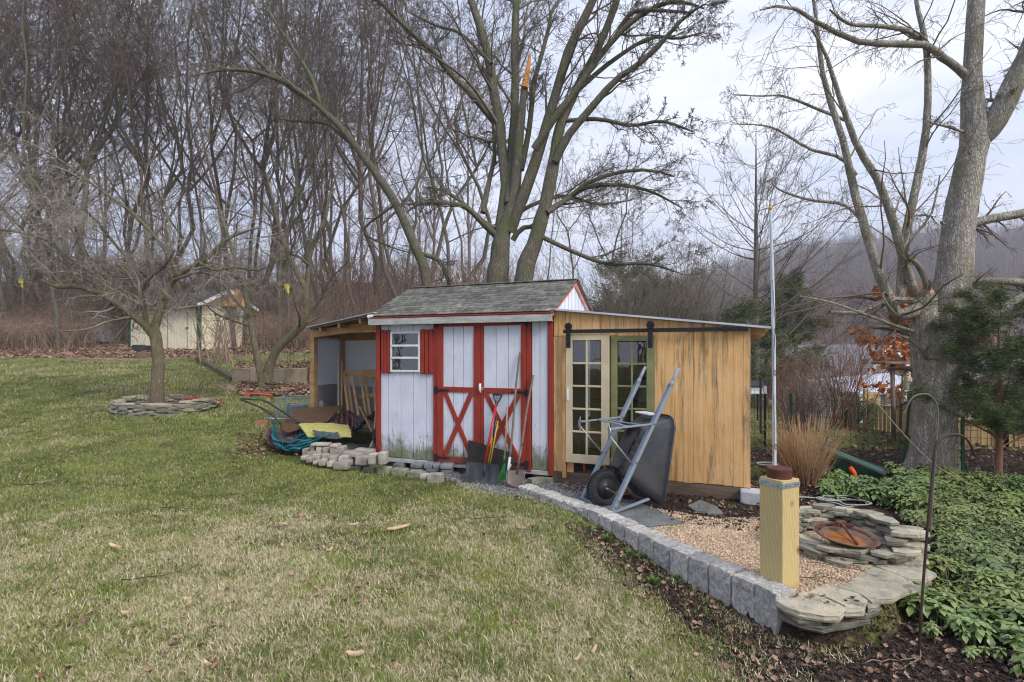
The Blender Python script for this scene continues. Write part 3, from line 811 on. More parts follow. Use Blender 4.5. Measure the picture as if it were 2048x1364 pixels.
gv = [variant(pebble(70 + i, .7), m_gg) for i in range(4)]
x, y = poly_pts(Z_GREY, 12000, .08); k = sdist(TERR, x, y) > -3; x, y = x[k], y[k]; n = len(x)
scatter('grey_gravel', np.stack([x, y, H(x, y) + .002], -1), rng.uniform(0, 6.28, (n, 3)), rng.uniform(.010, .026, n), rng.integers(0, 4, n), gv,
        label='grey crushed gravel along the foot of the red and white shed', category='gravel')
m_mul = mat('dark_mulch_chip', (.028, .022, .020), (.075, .050, .038), 2, .9, .3, var=.5, c3=(.16, .12, .09), s3=1.3, t3=.62)
def chipm(seed):
    r = random.Random(seed); l, w, t = 1, r.uniform(.18, .4), r.uniform(.08, .2)
    return MB().prism([(-l / 2, -w / 2), (l * .4, -w / 2), (l / 2, w * .1), (l * .3, w / 2), (-l * .45, w * .4)], 0, t).mesh('mulch_chip')
mv = [variant(chipm(i), m_mul) for i in range(4)]
xa, ya = poly_pts(Z_MULCH, 26000, .08); xb, yb = poly_pts(Z_SOIL, 7000, .05); xc, yc = rng.uniform(3.2, 8, 9000), rng.uniform(2.2, 8.8, 9000)
x = np.concatenate([xa, xb, xc]); y = np.concatenate([ya, yb, yc]); k = (y < 9.2) & (y > 2) & (x < 8.5); x, y = x[k], y[k]; n = len(x)
scatter('mulch', np.stack([x, y, H(x, y) + .002], -1), np.stack([rng.normal(0, .35, n), rng.normal(0, .35, n), rng.uniform(0, 6.28, n)], -1), rng.uniform(.015, .05, n), rng.integers(0, 4, n), mv,
        label='dark bark mulch below the split-face block edging', category='mulch')

def leafm(seed, w=.6, curl=.25, lobes=0):
    r = random.Random(seed); mb = MB(); n = 6
    L_, Rr, mid = [], [], []
    for i in range(n + 1):
        t = i / n; ww = w * .5 * math.sin(PI * min(1, t * 1.02)) ** .8 * (1 + (.25 * (-1) ** i if lobes else 0)); zc = curl * (t - .5) ** 2 * 2 + r.uniform(-.04, .04)
        mid.append((0, t - .5, zc)); L_.append((-ww, t - .5, zc + curl * ww + r.uniform(-.05, .05))); Rr.append((ww, t - .5, zc + curl * ww + r.uniform(-.05, .05)))
    mb.add(L_ + mid + Rr, [(i, i + 1, n + 2 + i, n + 1 + i) for i in range(n)] + [(n + 1 + i, n + 2 + i, 2 * n + 3 + i, 2 * n + 2 + i) for i in range(n)])
    return mb.mesh('dead_leaf', True)
m_leaf = mat('dead_leaves', (.30, .19, .14), (.19, .12, .085), 2, .85, 0, var=.45, c3=(.40, .27, .19), s3=1.2, t3=.55)
lv = [variant(leafm(i, .55 + .1 * i, .3 + .12 * i, i % 2), m_leaf) for i in range(5)]
pts = []
def addl(x, y, s0, s1): pts.append(np.stack([x, y, H(x, y) + .008, rng.uniform(s0, s1, len(x))], -1))
xa, ya = poly_pts(Z_MULCH, 2200, .1); k = ya < 9; addl(xa[k], ya[k], .02, .048)
xa, ya = poly_pts(Z_SOIL, 900, .1); addl(xa, ya, .02, .045)
xa, ya = in_front(520, 2.3, 12, -1, .25); addl(xa, ya, .02, .05)
xa, ya = poly_pts([(-.3, 6.6), (.2, 6.0), (1.05, 4.4), (1.45, 3.7), (1.2, 3.6), (.8, 4.4), (0, 5.9)], 330); addl(xa, ya, .02, .05)
xa, ya = rng.uniform(3.2, 8, 1500), rng.uniform(2.2, 8.8, 1500); addl(xa, ya, .02, .05)
xa, ya = in_front(9000, 22, 36, -1.0, .05, 2); k = ya > 22.5 + 2.5 * sstep(-14, -6, xa); addl(xa[k], ya[k], .09, .2)
xa, ya = in_front(4200, 13, 21, -.50, -.28, 2); addl(xa, ya, .07, .13)
xa, ya = in_front(900, 8, 15, .42, 1.0, 2); addl(xa, ya, .05, .09)
xa, ya = in_front(420, 7.9, 9.2, -.50, -.36, 2); addl(xa, ya, .03, .07)
P_ = np.concatenate(pts); n = len(P_)
P_[:, 2] += .012
scatter('leaf_litter', P_[:, :3], np.stack([rng.normal(0, .5, n), rng.normal(0, .5, n), rng.uniform(0, 6.28, n)], -1), P_[:, 3], rng.integers(0, 5, n), lv,
        label='fallen brown leaves strewn over the beds, hillside and lawn', category='leaves')

xa, ya = lawn_pts(5200, 2.2, 14, 1); n = len(xa)
m_deb = mat('lawn_debris', (.10, .065, .045), (.28, .19, .12), 2, .9, .2, var=.4)
dv = [variant(chipm(20 + i), m_deb) for i in range(4)]
scatter('lawn_debris', np.stack([xa, ya, H(xa, ya) + .012], -1), np.stack([rng.normal(0, .3, n), rng.normal(0, .3, n), rng.uniform(0, 6.28, n)], -1), rng.uniform(.012, .045, n), rng.integers(0, 4, n), dv,
        label='specks of bark, twig and wood crumbs strewn over the lawn', category='debris')
# pachysandra
def rosette(seed):
    r = random.Random(seed); mb = MB()
    for s in range(3):
        ox, oy = r.uniform(-.5, .5), r.uniform(-.5, .5); hgt = r.uniform(.6, 1.1)
        mb.tube([(ox * .8, oy * .8, -.2), (ox, oy, hgt)], .025, 3, False)
        for w_ in range(2):
            for k in range(6):
                a = k / 6 * 2 * PI + r.uniform(-.25, .25) + w_ * .5; l = r.uniform(.42, .6) * (1 if w_ == 0 else .7); ww = l * .24
                c, s_ = math.cos(a), math.sin(a); z0 = hgt - .12 + w_ * .12; pit = r.uniform(-.25, .35) + w_ * .3
                def q(t, side): return (ox + c * l * t - s_ * side, oy + s_ * l * t + c * side, z0 + l * t * pit - l * .45 * t * t + abs(side) * .35)
                vs = [q(.05, 0), q(.35, ww * .55), q(.72, ww), q(1, 0), q(.72, -ww), q(.35, -ww * .55), q(.45, 0), q(.8, 0)]
                mb.add(vs, [(0, 6, 1), (1, 6, 7, 2), (2, 7, 3), (0, 5, 6), (5, 4, 7, 6), (4, 3, 7)])
    return mb.mesh('leaf_cluster', True)
def ivymat():
    m, N, L, b, out = _nm('pachysandra_leaf')
    v = _vec(N, L, 'World'); oi = N.new('ShaderNodeObjectInfo')
    col = _mixc(N, L, oi.outputs['Random'], (.06, .14, .038), (.21, .30, .095))
    col = _mixc(N, L, _ramp(N, L, _noise(N, L, v, 1.1, 4), .42, .62, 0, .6), col, (.25, .29, .085))
    col = _mixc(N, L, _ramp(N, L, _noise(N, L, v, 25, 3), .62, .7, 0, .6), col, (.22, .20, .10))
    L.new(col, b.inputs['Base Color']); b.inputs['Roughness'].default_value = .36; b.inputs['Specular IOR Level'].default_value = .6
    return m
im = ivymat(); iv = [variant(rosette(i), im) for i in range(6)]
xa, ya = [], []
P = np.array(IVY)
x = rng.uniform(2.0, 9.5, 60000); y = rng.uniform(1.9, 8.6, 60000)
den = 1 / (1 + (y / 4.0) ** 2)
k = (sdist(IVY, x, y) < rng.normal(-.05, .08, len(x))) & (rng.uniform(0, 1, len(x)) < .27) & ((x - 4.32) ** 2 + (y - 6.75) ** 2 > .12) & (x / y < 1.35) & (sdist(TERR, x, y) > .05)
gap = np.array([mnoise.noise(Vector((a * 1.5, b * 1.5, 9))) for a, b in zip(x, y)])
k &= (gap < .16) | (rng.uniform(0, 1, len(x)) < .3)
k &= ~((gap > -.05) & (y < 3.0) & (rng.uniform(0, 1, len(x)) < .8))
x, y = x[k], y[k]; n = len(x)
scatter('ivy_ground_cover', np.stack([x, y, H(x, y)], -1), np.stack([rng.normal(0, .15, n), rng.normal(0, .15, n), rng.uniform(0, 6.28, n)], -1),
        rng.uniform(.055, .18, n), rng.integers(0, 6, n), iv, label='glossy green ground cover filling the bed right of the stone ring', category='ground cover')
# ---------------------------------------------------------------- red and white shed
UX, UY = .925, -.38
ANG = math.atan2(UY, UX)
OX, OY = .471, 6.56
def U(px):
    k = (px - 1024) / F
    return (k * OY - OX) / (UX - k * UY)
def UZ(px, py, off=0):
    u = U(px); Y = OY + UY * u
    return u, CAMZ - (py - HZ) * Y / F
def ZU(px, py): return UZ(px, py)[1]
shed = T_('garden_shed', 'white shed with red trim, red double doors and a grey shingled gable roof', 'shed', (OX, OY, 0), ANG)
W8, D6 = 2.476, 1.84
ZB, ZT = .135, 2.0
def panel(parent, name, mat_, u0, u1, z0, z1, y0=-.0, y1=.02, bevel=.003, **p):
    """box in the front plane: y0 is how far it stands proud towards the viewer"""
    return MB().box(u0, u1, -y0, y1, z0, z1).build(name, mat_, parent, bevel=bevel, **p)
def boards(parent, name, mat_, u0, u1, z0, z1, w, y0=0, y1=.02, gap=.006, jit=.0):
    n = max(1, round((u1 - u0) / w)); st = (u1 - u0) / n
    for i in range(n):
        a, b_ = u0 + i * st, u0 + (i + 1) * st
        panel(parent, name, mat_, a + gap / 2, b_ - gap / 2, z0 + rnd.uniform(-jit, jit), z1, y0, y1, .003)
wall = panel(shed, 'wall', M['dark'], -W8 + .03, -.03, ZB + .02, ZT - .02, -.025, .05, 0)  # dark backing sheet: indoor shade put into its colour
uL = U(757); uWL, uWR = U(783), U(842); uD0, uD1 = U(868), U(1063)
zWt, zWb = ZU(812, 663), ZU(812, 744)
for i, (a, b_) in enumerate([(uL + .04, uL + .16), (uL + .16, uL + .36), (uL + .36, uL + .555), (uL + .555, uL + .75), (uL + .75, uD0 - .004)]):
    b_ = min(b_, uD0 - .004)
    if a >= uD0 - .01: break
    panel(shed, 'siding_board', M['white'], a + .003, b_ - .003, ZB + rnd.uniform(0, .012), zWb - .0)
    panel(shed, 'siding_board', M['white'], a + .003, b_ - .003, zWt + .0, ZT)
boards(shed, 'siding_board', M['white'], uD1 + .004, -.045, ZB, ZT, .1)
panel(shed, 'corner_board', M['red'], uL - .03, uL + .035, ZB - .02, ZT, .022, .02)
panel(shed, 'corner_board', M['red'], -.035, .022, ZB - .05, ZT, .022, .02)
# other three walls
MB().box(-.02, 0, .06, D6, ZB, ZT).build('side_wall', M['white'], shed)
MB().box(-W8, -W8 + .02, .0, D6, ZB, ZT).build('side_wall', M['white'], shed)
MB().box(-W8, 0, D6 - .02, D6, ZB, ZT).build('back_wall', M['white'], shed)
MB().box(-W8 + .02, -.02, .06, D6 - .03, ZB - .0, ZB + .03).build('floor', M['oldwood'], shed)
MB().box(-W8 - .0, .0, -.015, .05, ZB - .055, ZB - .004).build('skid', M['fascia'], shed, bevel=.004)
MB().box(-W8, .0, D6 - .09, D6, ZB - .1, ZB - .004).build('skid', M['oldwood'], shed)
for u in (-2.3, -1.2, -.15):
    for d in (.15, 1.65):
        MB().box(u - .1, u + .1, d - .1, d + .1, -.05, ZB - .06).build('foundation_block', M['greypaver'], shed, bevel=.008)
# roof
AP, EV, OH = 2.52, 2.08, .10
mid = D6 / 2
def roofpt(u, d):      # height of roof surface at depth d
    return AP - (AP - EV) * abs(d - mid) / mid
roof = MB()
roof.add([(-W8 - .07, -OH, roofpt(0, -OH)), (.05, -OH, roofpt(0, -OH)), (.05, mid, AP), (-W8 - .07, mid, AP),
          (-W8 - .07, D6 + OH, roofpt(0, D6 + OH)), (.05, D6 + OH, roofpt(0, D6 + OH)),
          ], [(0, 1, 2, 3), (3, 2, 5, 4)])
v2 = [(x, y, z - .03) for x, y, z in roof.v]; o_ = len(roof.v)
roof.add(v2, [(3, 2, 1, 0), (4, 5, 2, 3)])
roof.f += [(0, 6, 7, 1), (1, 7, 8, 2), (2, 8, 11, 5), (4, 5, 11, 10), (0, 3, 9, 6), (3, 4, 10, 9)]
rf = roof.build('roof', M['red'], shed)
sl = math.atan2(AP - EV, mid)
ncr, nsh = 13, 10
LEN = (mid + OH) / math.cos(sl); cw = (W8 + .14) / nsh
shm = MB().box(-cw / 2 + .003, cw / 2 - .003, 0, LEN / ncr * 1.12, 0, .007).mesh('shingle'); shm.materials.append(M['shingle'])
for c in range(ncr):
    for k in range(-1, nsh + 1):
        off = (c % 3) * cw / 3
        u = -W8 - .08 + (k + .5) * cw + off
        ua, ub = max(u - cw / 2, -W8 - .095), min(u + cw / 2, .072)
        if ub - ua < .03: continue
        u = (ua + ub) / 2
        s = c * LEN / ncr
        d = -OH - .012 + s * math.cos(sl); z = roofpt(0, -OH) - .004 + s * math.sin(sl) + .004
        q = bpy.data.objects.new('shingle', shm); C.objects.link(q); q.parent = rf
        q.scale = ((ub - ua) / cw, 1, 1); q.location = (u, d, z + .006); q.rotation_euler = (sl - .035 + rnd.uniform(-.012, .012), rnd.uniform(-.004, .004), rnd.uniform(-.012, .012))
MB().box(-W8 - .08, .07, -.0, LEN, 0, .012, Matrix.Translation((0, D6 + OH + .01, roofpt(0, D6 + OH) + .004)) @ Matrix.Rotation(PI, 4, 'Z') @ Matrix.Rotation(sl, 4, 'X') @ Matrix.Translation((W8, 0, 0))).build('back_shingles', M['shingle'], rf)
MB().box(-W8 - .09, .07, mid - .06, mid + .06, AP + .004, AP + .022).build('ridge_cap', M['shingle'], rf, bevel=.01)
# fascia and drip edge
zf = roofpt(0, -OH)
MB().box(-W8 - .085, .045, -OH - .022, -OH - .002, zf - .115, zf - .028).build('fascia', M['fascia'], shed, bevel=.004)
MB().box(-W8 - .09, .05, -OH - .028, -OH + .0, zf - .020, zf - .006).build('drip_edge', M['red'], shed)
MB().box(-W8 - .06, .03, -OH + .0, -.024, zf - .11, zf - .10).build('soffit', M['fascia'], shed)
# gables
for u0, nm in ((.0, 'gable'), (-W8, 'gable')):
    g = MB().add([(u0, .0, EV - .1), (u0, D6, EV - .1), (u0, D6, roofpt(0, D6) - .03), (u0, mid, AP - .03), (u0, 0, roofpt(0, 0) - .03)], [(0, 1, 2, 3, 4)])
    g.build(nm, M['gable'], shed, solid=.02)
for s in (0, 1):
    a = (.03, -OH, zf - .03) if s == 0 else (.03, D6 + OH, zf - .03)
    MB().bar(a, (.03, mid, AP - .03), .03, .055, side=(1, 0, 0)).build('rake_trim', mat('faded_red_trim', (.50, .22, .17), (.62, .42, .36), 5, .7, .1) if s == 0 else bpy.data.materials['faded_red_trim'], shed)
for i in range(8):     # battens on the gable panel
    d = .35 + i * .16
    hh = roofpt(0, d) - .05
    if hh > EV + .02: MB().box(.011, .014, d - .004, d + .004, EV - .05, hh).build('gable_batten', M['fascia'], shed)
# window
win = panel(shed, 'window', M['winframe'], uWL, uWR, zWb, zWt, .03, .0, .003)
bmw = win.data; win.data = MB().box(uWL, uWR, -.028, -.02, zWb, zWb + .001).mesh('window'); win.data.materials.append(M['winframe'])
fw = .028
def frame_mb(u0, u1, z0, z1, y0, y1, t):
    return MB().box(u0, u0 + t, y0, y1, z0, z1).box(u1 - t, u1, y0, y1, z0, z1).box(u0 + t, u1 - t, y0, y1, z0, z0 + t).box(u0 + t, u1 - t, y0, y1, z1 - t, z1)
frame_mb(uWL, uWR, zWb, zWt, -.032, .0, fw).build('frame', M['winframe'], win, bevel=.003)
hh = (zWt - zWb - 2 * fw) / 3
for i in range(3):
    z0 = zWb + fw + i * hh
    if i: MB().box(uWL + fw, uWR - fw, -.044, -.018, z0 - .014, z0 + .014).build('rail', M['winframe'], win, bevel=.004)
    MB().add([(uWL + fw, -.030, z0), (uWR - fw, -.030, z0), (uWR - fw, -.024, z0 + hh), (uWL + fw, -.024, z0 + hh)], [(0, 1, 2, 3)]).build('pane', M['glassw'], win)
for a, b_ in ((U(764.5), U(782)), (U(842.5), U(868))):
    sh = MB().box(a, b_, -.012, -.003, zWb - .02, zWt + .02).build('shutter', M['red'], shed)
    n_ = 3; st = (b_ - a) / n_
    for i in range(n_):
        MB().box(a + i * st + .006, a + (i + 1) * st - .006, -.034, -.0125, zWb - .015 - (i == 1) * .006, zWt + .025 - (i == 1) * .01).build('slat', M['red'], sh, bevel=.004)
# door casing and doors
ztop = ZU(965, 637)
panel(shed, 'door_casing', M['red'], uD0, U(875.5), ZB - .02, ztop + .045, .022, .0)
panel(shed, 'door_casing', M['red'], U(1054), uD1, ZB - .03, ztop + .045, .022, .0)
panel(shed, 'door_casing', M['red'], U(876), U(1053.5), ztop - .0, ztop + .045, .022, .0)
def barn_door(pl, pr, pstl, pstr, zt, zm1, zm2, zb, hinge_left):
    u0, u1, s0, s1 = U(pl), U(pr), U(pstl), U(pstr)
    d = MB().box(u0 + .01, u1 - .01, -.004, .01, zb + .01, zt - .01).build('door', M['dark'], shed)
    n = 3; st = (s1 - s0) / n
    for i in range(n):
        MB().box(s0 + i * st - .0 + .003, s0 + (i + 1) * st - .003, -.016, -.0045, zb + .05, zt - .03).build('door_board', M['white'], d, bevel=.003)
    MB().box(u0, s0, -.032, -.005, zb, zt).build('stile', M['red'], d, bevel=.003)
    MB().box(s1, u1, -.032, -.005, zb, zt).build('stile', M['red'], d, bevel=.003)
    MB().box(s0, s1, -.031, -.005, zt - .075, zt).build('rail', M['red'], d, bevel=.003)
    MB().box(s0, s1, -.031, -.005, zm2, zm1).build('rail', M['red'], d, bevel=.003)
    MB().box(s0, s1, -.031, -.005, zb, zb + .085).build('rail', M['rail2'], d, bevel=.003)
    MB().bar((s0 + .03, -.022, zm2 - .005), (s1 - .03, -.022, zb + .09), .012, .062).build('cross_brace', M['red'], d, bevel=.003)
    MB().bar((s1 - .03, -.029, zm2 - .005), (s0 + .03, -.029, zb + .09), .012, .062).build('cross_brace', M['red'], d, bevel=.003)
    for z in (zt - .04, zm1 - .045, zb + .06):
        a, b_ = (u0 - .035, u0 + .19) if hinge_left else (u1 + .035, u1 - .19)
        h = MB().box(min(a, a + (b_ - a) * .22), max(a, a + (b_ - a) * .22), -.042, -.033, z - .045, z + .045)
        s = 1 if hinge_left else -1
        h.add([(a + s * .05, -.040, z - .02), (b_, -.040, z - .006), (b_, -.040, z + .006), (a + s * .05, -.040, z + .02)], [(0, 1, 2, 3)])
        h.build('hinge', M['iron'], d, bevel=.002)
    return d
M['rail2'] = mat('faded_brown_red_paint', (.22, .06, .04), (.17, .05, .035), 5, .7, .3, 50, space='World')
zt = ZU(965, 640); zm1, zm2 = ZU(965, 775), ZU(965, 785.5); zb = ZB + .0
d1 = barn_door(876, 963, 887.5, 949, zt, zm1, zm2, zb, True)
d2 = barn_door(963.6, 1053.5, 968.5, 1043.5, zt, zm1, zm2, zb, False)
MB().tube([(U(964), -.05, zm1 + .05), (U(964), -.062, zm1 + .02), (U(964), -.06, zm1 - .03), (U(965), -.05, zm1 - .06)], [.012, .017, .014, .012], 8).build('handle', M['winframe'], d2, smooth=True)
MB().box(U(959), U(969), -.038, -.032, zm1 - .03, zm1 + .01).build('latch', M['bracegrey'], d2, bevel=.002)

# ---------------------------------------------------------------- plywood lean-to on the right
lean = T_('potting_shed', 'orange plywood lean-to with two glazed doors on a black barn rail', 'lean-to shed', (OX, OY, 0), ANG)
uR = U(1501); zL = .02
def ztl(u): return 2.055 - (2.055 - 1.815) * u / uR
def vpanel(u0, u1, z0, name='siding_board', y0=.0, y1=.02, zt_=None, top=None):
    mb = MB(); t = top or ztl
    vs = []
    for y in (-y0, y1):
        vs += [(u0, y, z0), (u1, y, z0), (u1, y, (zt_ if zt_ is not None else t(u1) - .004)), (u0, y, (zt_ if zt_ is not None else t(u0) - .004))]
    mb.add(vs, [(0, 1, 2, 3), (5, 4, 7, 6), (0, 4, 5, 1), (1, 5, 6, 2), (2, 6, 7, 3), (3, 7, 4, 0)])
    return mb.build(name, M['ply'], lean, bevel=.002)
zhd = ZU(1120, 673); zb0 = .14
edges = [0.0, .105]; vpanel(.026, U(1129), zb0, zt_=zhd - .004)
u = 0.03
while u < U(1309) - .02:          # header boards over the doors
    w = rnd.choice((.1, .1, .2)); e = min(u + w, U(1309)); vpanel(u + .0012, e - .0012, zhd); u = e
u = U(1309)
for w in (.11, .10, .095, .105, .1, .1, .1, .1, .1, .12):
    e = min(u + w, uR)
    if e - u > .01: vpanel(u + .0009, e - .0009, zb0 + rnd.uniform(-.004, .006))
    u = e
if u < uR - .01: vpanel(u + .002, uR, zb0)
# shell behind
Dp = 1.75
sidep = MB()
sidep.add([(uR - .02, .03, zb0), (uR, .03, zb0), (uR, Dp, zb0), (uR - .02, Dp, zb0)] + [(uR - .02, .03, 1.80), (uR, .03, 1.80), (uR, Dp, 1.80), (uR - .02, Dp, 1.80)],
          [(0, 3, 2, 1), (4, 5, 6, 7), (0, 1, 5, 4), (1, 2, 6, 5), (2, 3, 7, 6), (3, 0, 4, 7)])
sidep.build('side_wall', M['ply'], lean)
MB().add([(0.03, Dp, zb0), (uR, Dp, zb0), (uR, Dp, ztl(uR) - .01), (.03, Dp, ztl(0) - .01)], [(3, 2, 1, 0)]).build('back_wall', M['ply'], lean, solid=.02)
MB().box(.03, uR - .02, .03, Dp, zb0 - .04, zb0).build('floor', M['oldwood'], lean)
MB().box(-.0, uR - .0, .0, .09, -.02, zb0 - .006).build('sill_beam', M['sill'], lean, bevel=.008)
MB().box(uR - .09, uR, .1, Dp, -.02, zb0 - .006).build('sill_beam', M['sill'], lean, bevel=.008)
# roof sheet, with the pale metal edge seen from the front
ur1 = U(1541)
mb = MB()
for y in (-.06, Dp + .1):
    mb.v += [(-.03, y, ztl(-.03) + .0), (ur1, y, ztl(ur1) + .0), (ur1, y, ztl(ur1) + .022), (-.03, y, ztl(-.03) + .022)]
mb.f = [(0, 1, 2, 3), (5, 4, 7, 6), (0, 4, 5, 1), (1, 5, 6, 2), (2, 6, 7, 3), (3, 7, 4, 0)]
mb.build('roof_sheet', M['roofmetal'], lean)
for i in range(4):
    d = .05 + i * .5
    MB().bar((.05, d, ztl(.05) - .04), (ur1 - .05, d, ztl(ur1 - .05) - .04), .035, .07).build('rafter', M['timber'], lean)
# studs and shelves indoors, with the odd thing to see through the panes
for u_ in (.35, 1.0, 1.6):
    MB().box(u_, u_ + .04, Dp - .09, Dp - .02, zb0, ztl(u_) - .1).build('stud', M['timber'], lean)
MB().box(.15, 1.9, Dp - .45, Dp - .1, .85, .88).build('shelf', M['oldwood'], lean)
# rail and hangers
zr = (ZU(1130, 663) + ZU(1496, 658.5)) / 2
MB().box(U(1130), U(1496), -.075, -.065, ZU(1300, 665) , ZU(1300, 657)).build('barn_rail', M['iron'], lean, bevel=.002)
zr0, zr1 = ZU(1300, 665), ZU(1300, 657)
for u_ in (U(1145), U(1265), U(1385), U(1480)):
    MB().lathe([(.014, 0), (.014, .06)], 10, Matrix.Translation((u_, -.02, (zr0 + zr1) / 2)) @ Matrix.Rotation(PI / 2, 4, 'X')).build('rail_bolt', M['iron'], lean)
MB().box(U(1447), U(1454), -.085, -.06, zr0 - .008, zr1 + .008).build('end_stop', M['iron'], lean)
def lite_door(px0, px1, ztop_, zbot, m_, yf, name, slant=0):
    u0, u1 = U(px0), U(px1); w = u1 - u0
    st, tr, br = w * .155, .075, .10
    d = frame_mb(u0, u1, zbot, ztop_, -yf - .035, -yf, st)
    d = MB().box(u0, u0 + st, -yf - .035, -yf, zbot, ztop_).box(u1 - st * 1.15, u1, -yf - .035, -yf, zbot, ztop_)
    d.box(u0 + st, u1 - st * 1.15, -yf - .034, -yf, ztop_ - tr, ztop_).box(u0 + st, u1 - st * 1.15, -yf - .034, -yf, zbot, zbot + br)
    o = d.build('glazed_door', m_, lean, bevel=.003)
    o['label'] = name
    a0, a1, b0, b1 = u0 + st, u1 - st * 1.15, zbot + br, ztop_ - tr
    ph = (b1 - b0) / 5; pw = (a1 - a0) / 2
    MB().box(a0 + pw - .011, a0 + pw + .011, -yf - .032, -yf - .004, b0, b1).build('muntin', m_, o, bevel=.003)
    for i in range(1, 5):
        MB().box(a0, a0 + pw - .0115, -yf - .031, -yf - .004, b0 + i * ph - .011, b0 + i * ph + .011).build('muntin', m_, o, bevel=.003)
        MB().box(a0 + pw + .0115, a1, -yf - .031, -yf - .004, b0 + i * ph - .011, b0 + i * ph + .011).build('muntin', m_, o, bevel=.003)
    for i in range(5):
        for j in range(2):
            z0 = b0 + i * ph; x0 = a0 + j * pw; t = rnd.uniform(-.002, .002)
            MB().add([(x0 + .009, -yf - .018 + t, z0 + .009), (x0 + pw - .009, -yf - .018, z0 + .009), (x0 + pw - .009, -yf - .018 - t, z0 + ph - .009), (x0 + .009, -yf - .018, z0 + ph - .009)], [(0, 1, 2, 3)]).build('pane', M['glass'], o)
    return o
zda = ZU(1180, 668); zdb = ZU(1180, 926)
dA = lite_door(1134, 1220, zda, zdb, M['cream'], .022, 'cream painted door of ten panes, slid to the left')
dB = lite_door(1221, 1309, ZU(1265, 669), ZU(1265, 926), M['olive'], -.035, 'olive green door of ten panes behind the handles')
MB().tube([(U(1138.5), -.075, ZU(1138, 780)), (U(1138.5), -.09, ZU(1138, 788)), (U(1138.5), -.075, ZU(1138, 797))], .005, 6).box(U(1136.5), U(1140.5), -.062, -.057, ZU(1138, 800), ZU(1138, 777)).build('handle', M['winframe'], dA)
for p in (1141, 1303):
    u_ = U(p)
    hg = MB().box(u_ - .026, u_ + .026, -.098, -.088, ZU(p, 696), zr0 + .02)
    hg.box(u_ - .03, u_ + .03, -.104, -.05, zr1 - .005, zr1 + .01)
    hg.lathe([(.045, 0), (.045, .014)], 20, Matrix.Translation((u_, -.084, zr1 + .035)) @ Matrix.Rotation(PI / 2, 4, 'X'))
    hg.box(u_ - .022, u_ + .022, -.098, -.088, zr0 + .02, zr1 + .05)
    for zz in (.05, .12): hg.lathe([(.01, 0), (.01, .008)], 8, Matrix.Translation((u_, -.098, ZU(p, 696) + zz)) @ Matrix.Rotation(PI / 2, 4, 'X'))
    hg.build('rail_hanger', M['iron'], lean, bevel=.002)
MB().box(U(1127), U(1133.5), -.055, -.005, ZU(1130, 954), ZU(1130, 671)).build('trim_stick', M['timber'], lean, bevel=.003)
MB().box(U(1134), U(1147), .0, .02, zb0, ZU(1140, 925)).build('siding_board', M['ply'], lean)

# things showing in the gap under the cream door
SH = Matrix.Translation((OX, OY, 0)) @ Matrix.Rotation(ANG, 4, 'Z')
def shw(u, d, z): return SH @ Vector((u, d, z))
def shed_thing(name, label, cat, u, d, z, **k): return T_(name, label, cat, tuple(shw(u, d, z)), ANG, **k)
t = shed_thing('spirit_level', 'orange and blue-grey tool standing in the gap under the cream door', 'tool', U(1163), .12, zb0 + .001)
MB().box(-.012, .012, -.01, .01, 0, .14).build('body', M['orange'], t, bevel=.003)
MB().box(-.05, -.016, -.01, .03, 0, .11).build('case', M['blue'], t, bevel=.003)
t = shed_thing('tape_reel', 'small yellow reel lying in the gap under the glazed doors', 'reel', U(1199), .12, zb0 + .001)
MB().lathe([(.05, -.015), (.055, 0), (.05, .015)], 18, Matrix.Translation((0, 0, .056)) @ Matrix.Rotation(PI / 2, 4, 'X')).build('reel_case', M['yellow'], t)
MB().lathe([(.022, -.018), (.022, .018)], 14, Matrix.Translation((0, 0, .056)) @ Matrix.Rotation(PI / 2, 4, 'X')).build('hub', M['iron'], t)
for (u_, l, a) in ((.55, .62, .5), (.75, .9, .35)):
    t = shed_thing('loose_plank', 'pale plank leaning indoors behind the %s panes' % ('lower cream-door' if u_ < .6 else 'middle green-door'), 'plank', u_ , .5, zb0 + .002)
    MB().bar((0, 0, .02), (-math.sin(a) * l, .35, l * math.cos(a)), .10, .02).build('plank', M['pallet'], t)
t = shed_thing('storage_box', 'pale box standing on the shelf inside behind the olive door', 'box', 1.0, 1.45, .881)
MB().box(-.2, .2, -.12, .12, 0, .3).build('body', M['winframe'], t, bevel=.01); MB().box(-.21, .21, -.13, .13, .302, .33).build('lid', M['polyg'], t, bevel=.005)
t = tag(MB().box(-.1, .1, -.1, .1, 0, .19).build('concrete_block', M['whiteblock'], None, bevel=.015, loc=tuple(G(1503, 1012)) , rot=(0, 0, ANG)), 'pale concrete block under the right corner of the plywood wall', 'block')
t.location = tuple(shw(uR - .0, -.04, -.06))
# ---------------------------------------------------------------- open shelter left of the shed
sh2 = T_('open_lean_to', 'open-fronted timber lean-to with white corrugated walls left of the shed', 'lean-to', (OX, OY, 0), ANG)
def LW(px, d, py=None):
    """u and z on the plane at depth d behind the shed front"""
    k = (px - 1024) / F; ox, oy = OX + .38 * d, OY + .925 * d
    u = (k * oy - ox) / (UX - k * UY); Y = oy + UY * u
    return (u, CAMZ - (py - HZ) * Y / F) if py is not None else u
D0, D1_ = 1.0, 1.72
uP = LW(627, D0); zg = hz(*shw(uP, D0, 0)[:2])
uB = uP - .03
MB().box(uP - .045, uP + .045, D0 - .04, D0 + .05, zg - .05, 1.92).build('post', M['pallet'], sh2, bevel=.004)
MB().box(uB - .045, uB + .045, D1_ - .04, D1_ + .05, zg - .05, 1.92).build('post', M['pallet'], sh2, bevel=.004)
uM = LW(686, D1_)
MB().box(LW(684, D1_ - .06) - .03, LW(684, D1_ - .06) + .03, D1_ - .07, D1_ - .02, zg - .05, 1.9).build('post', M['timber'], sh2)
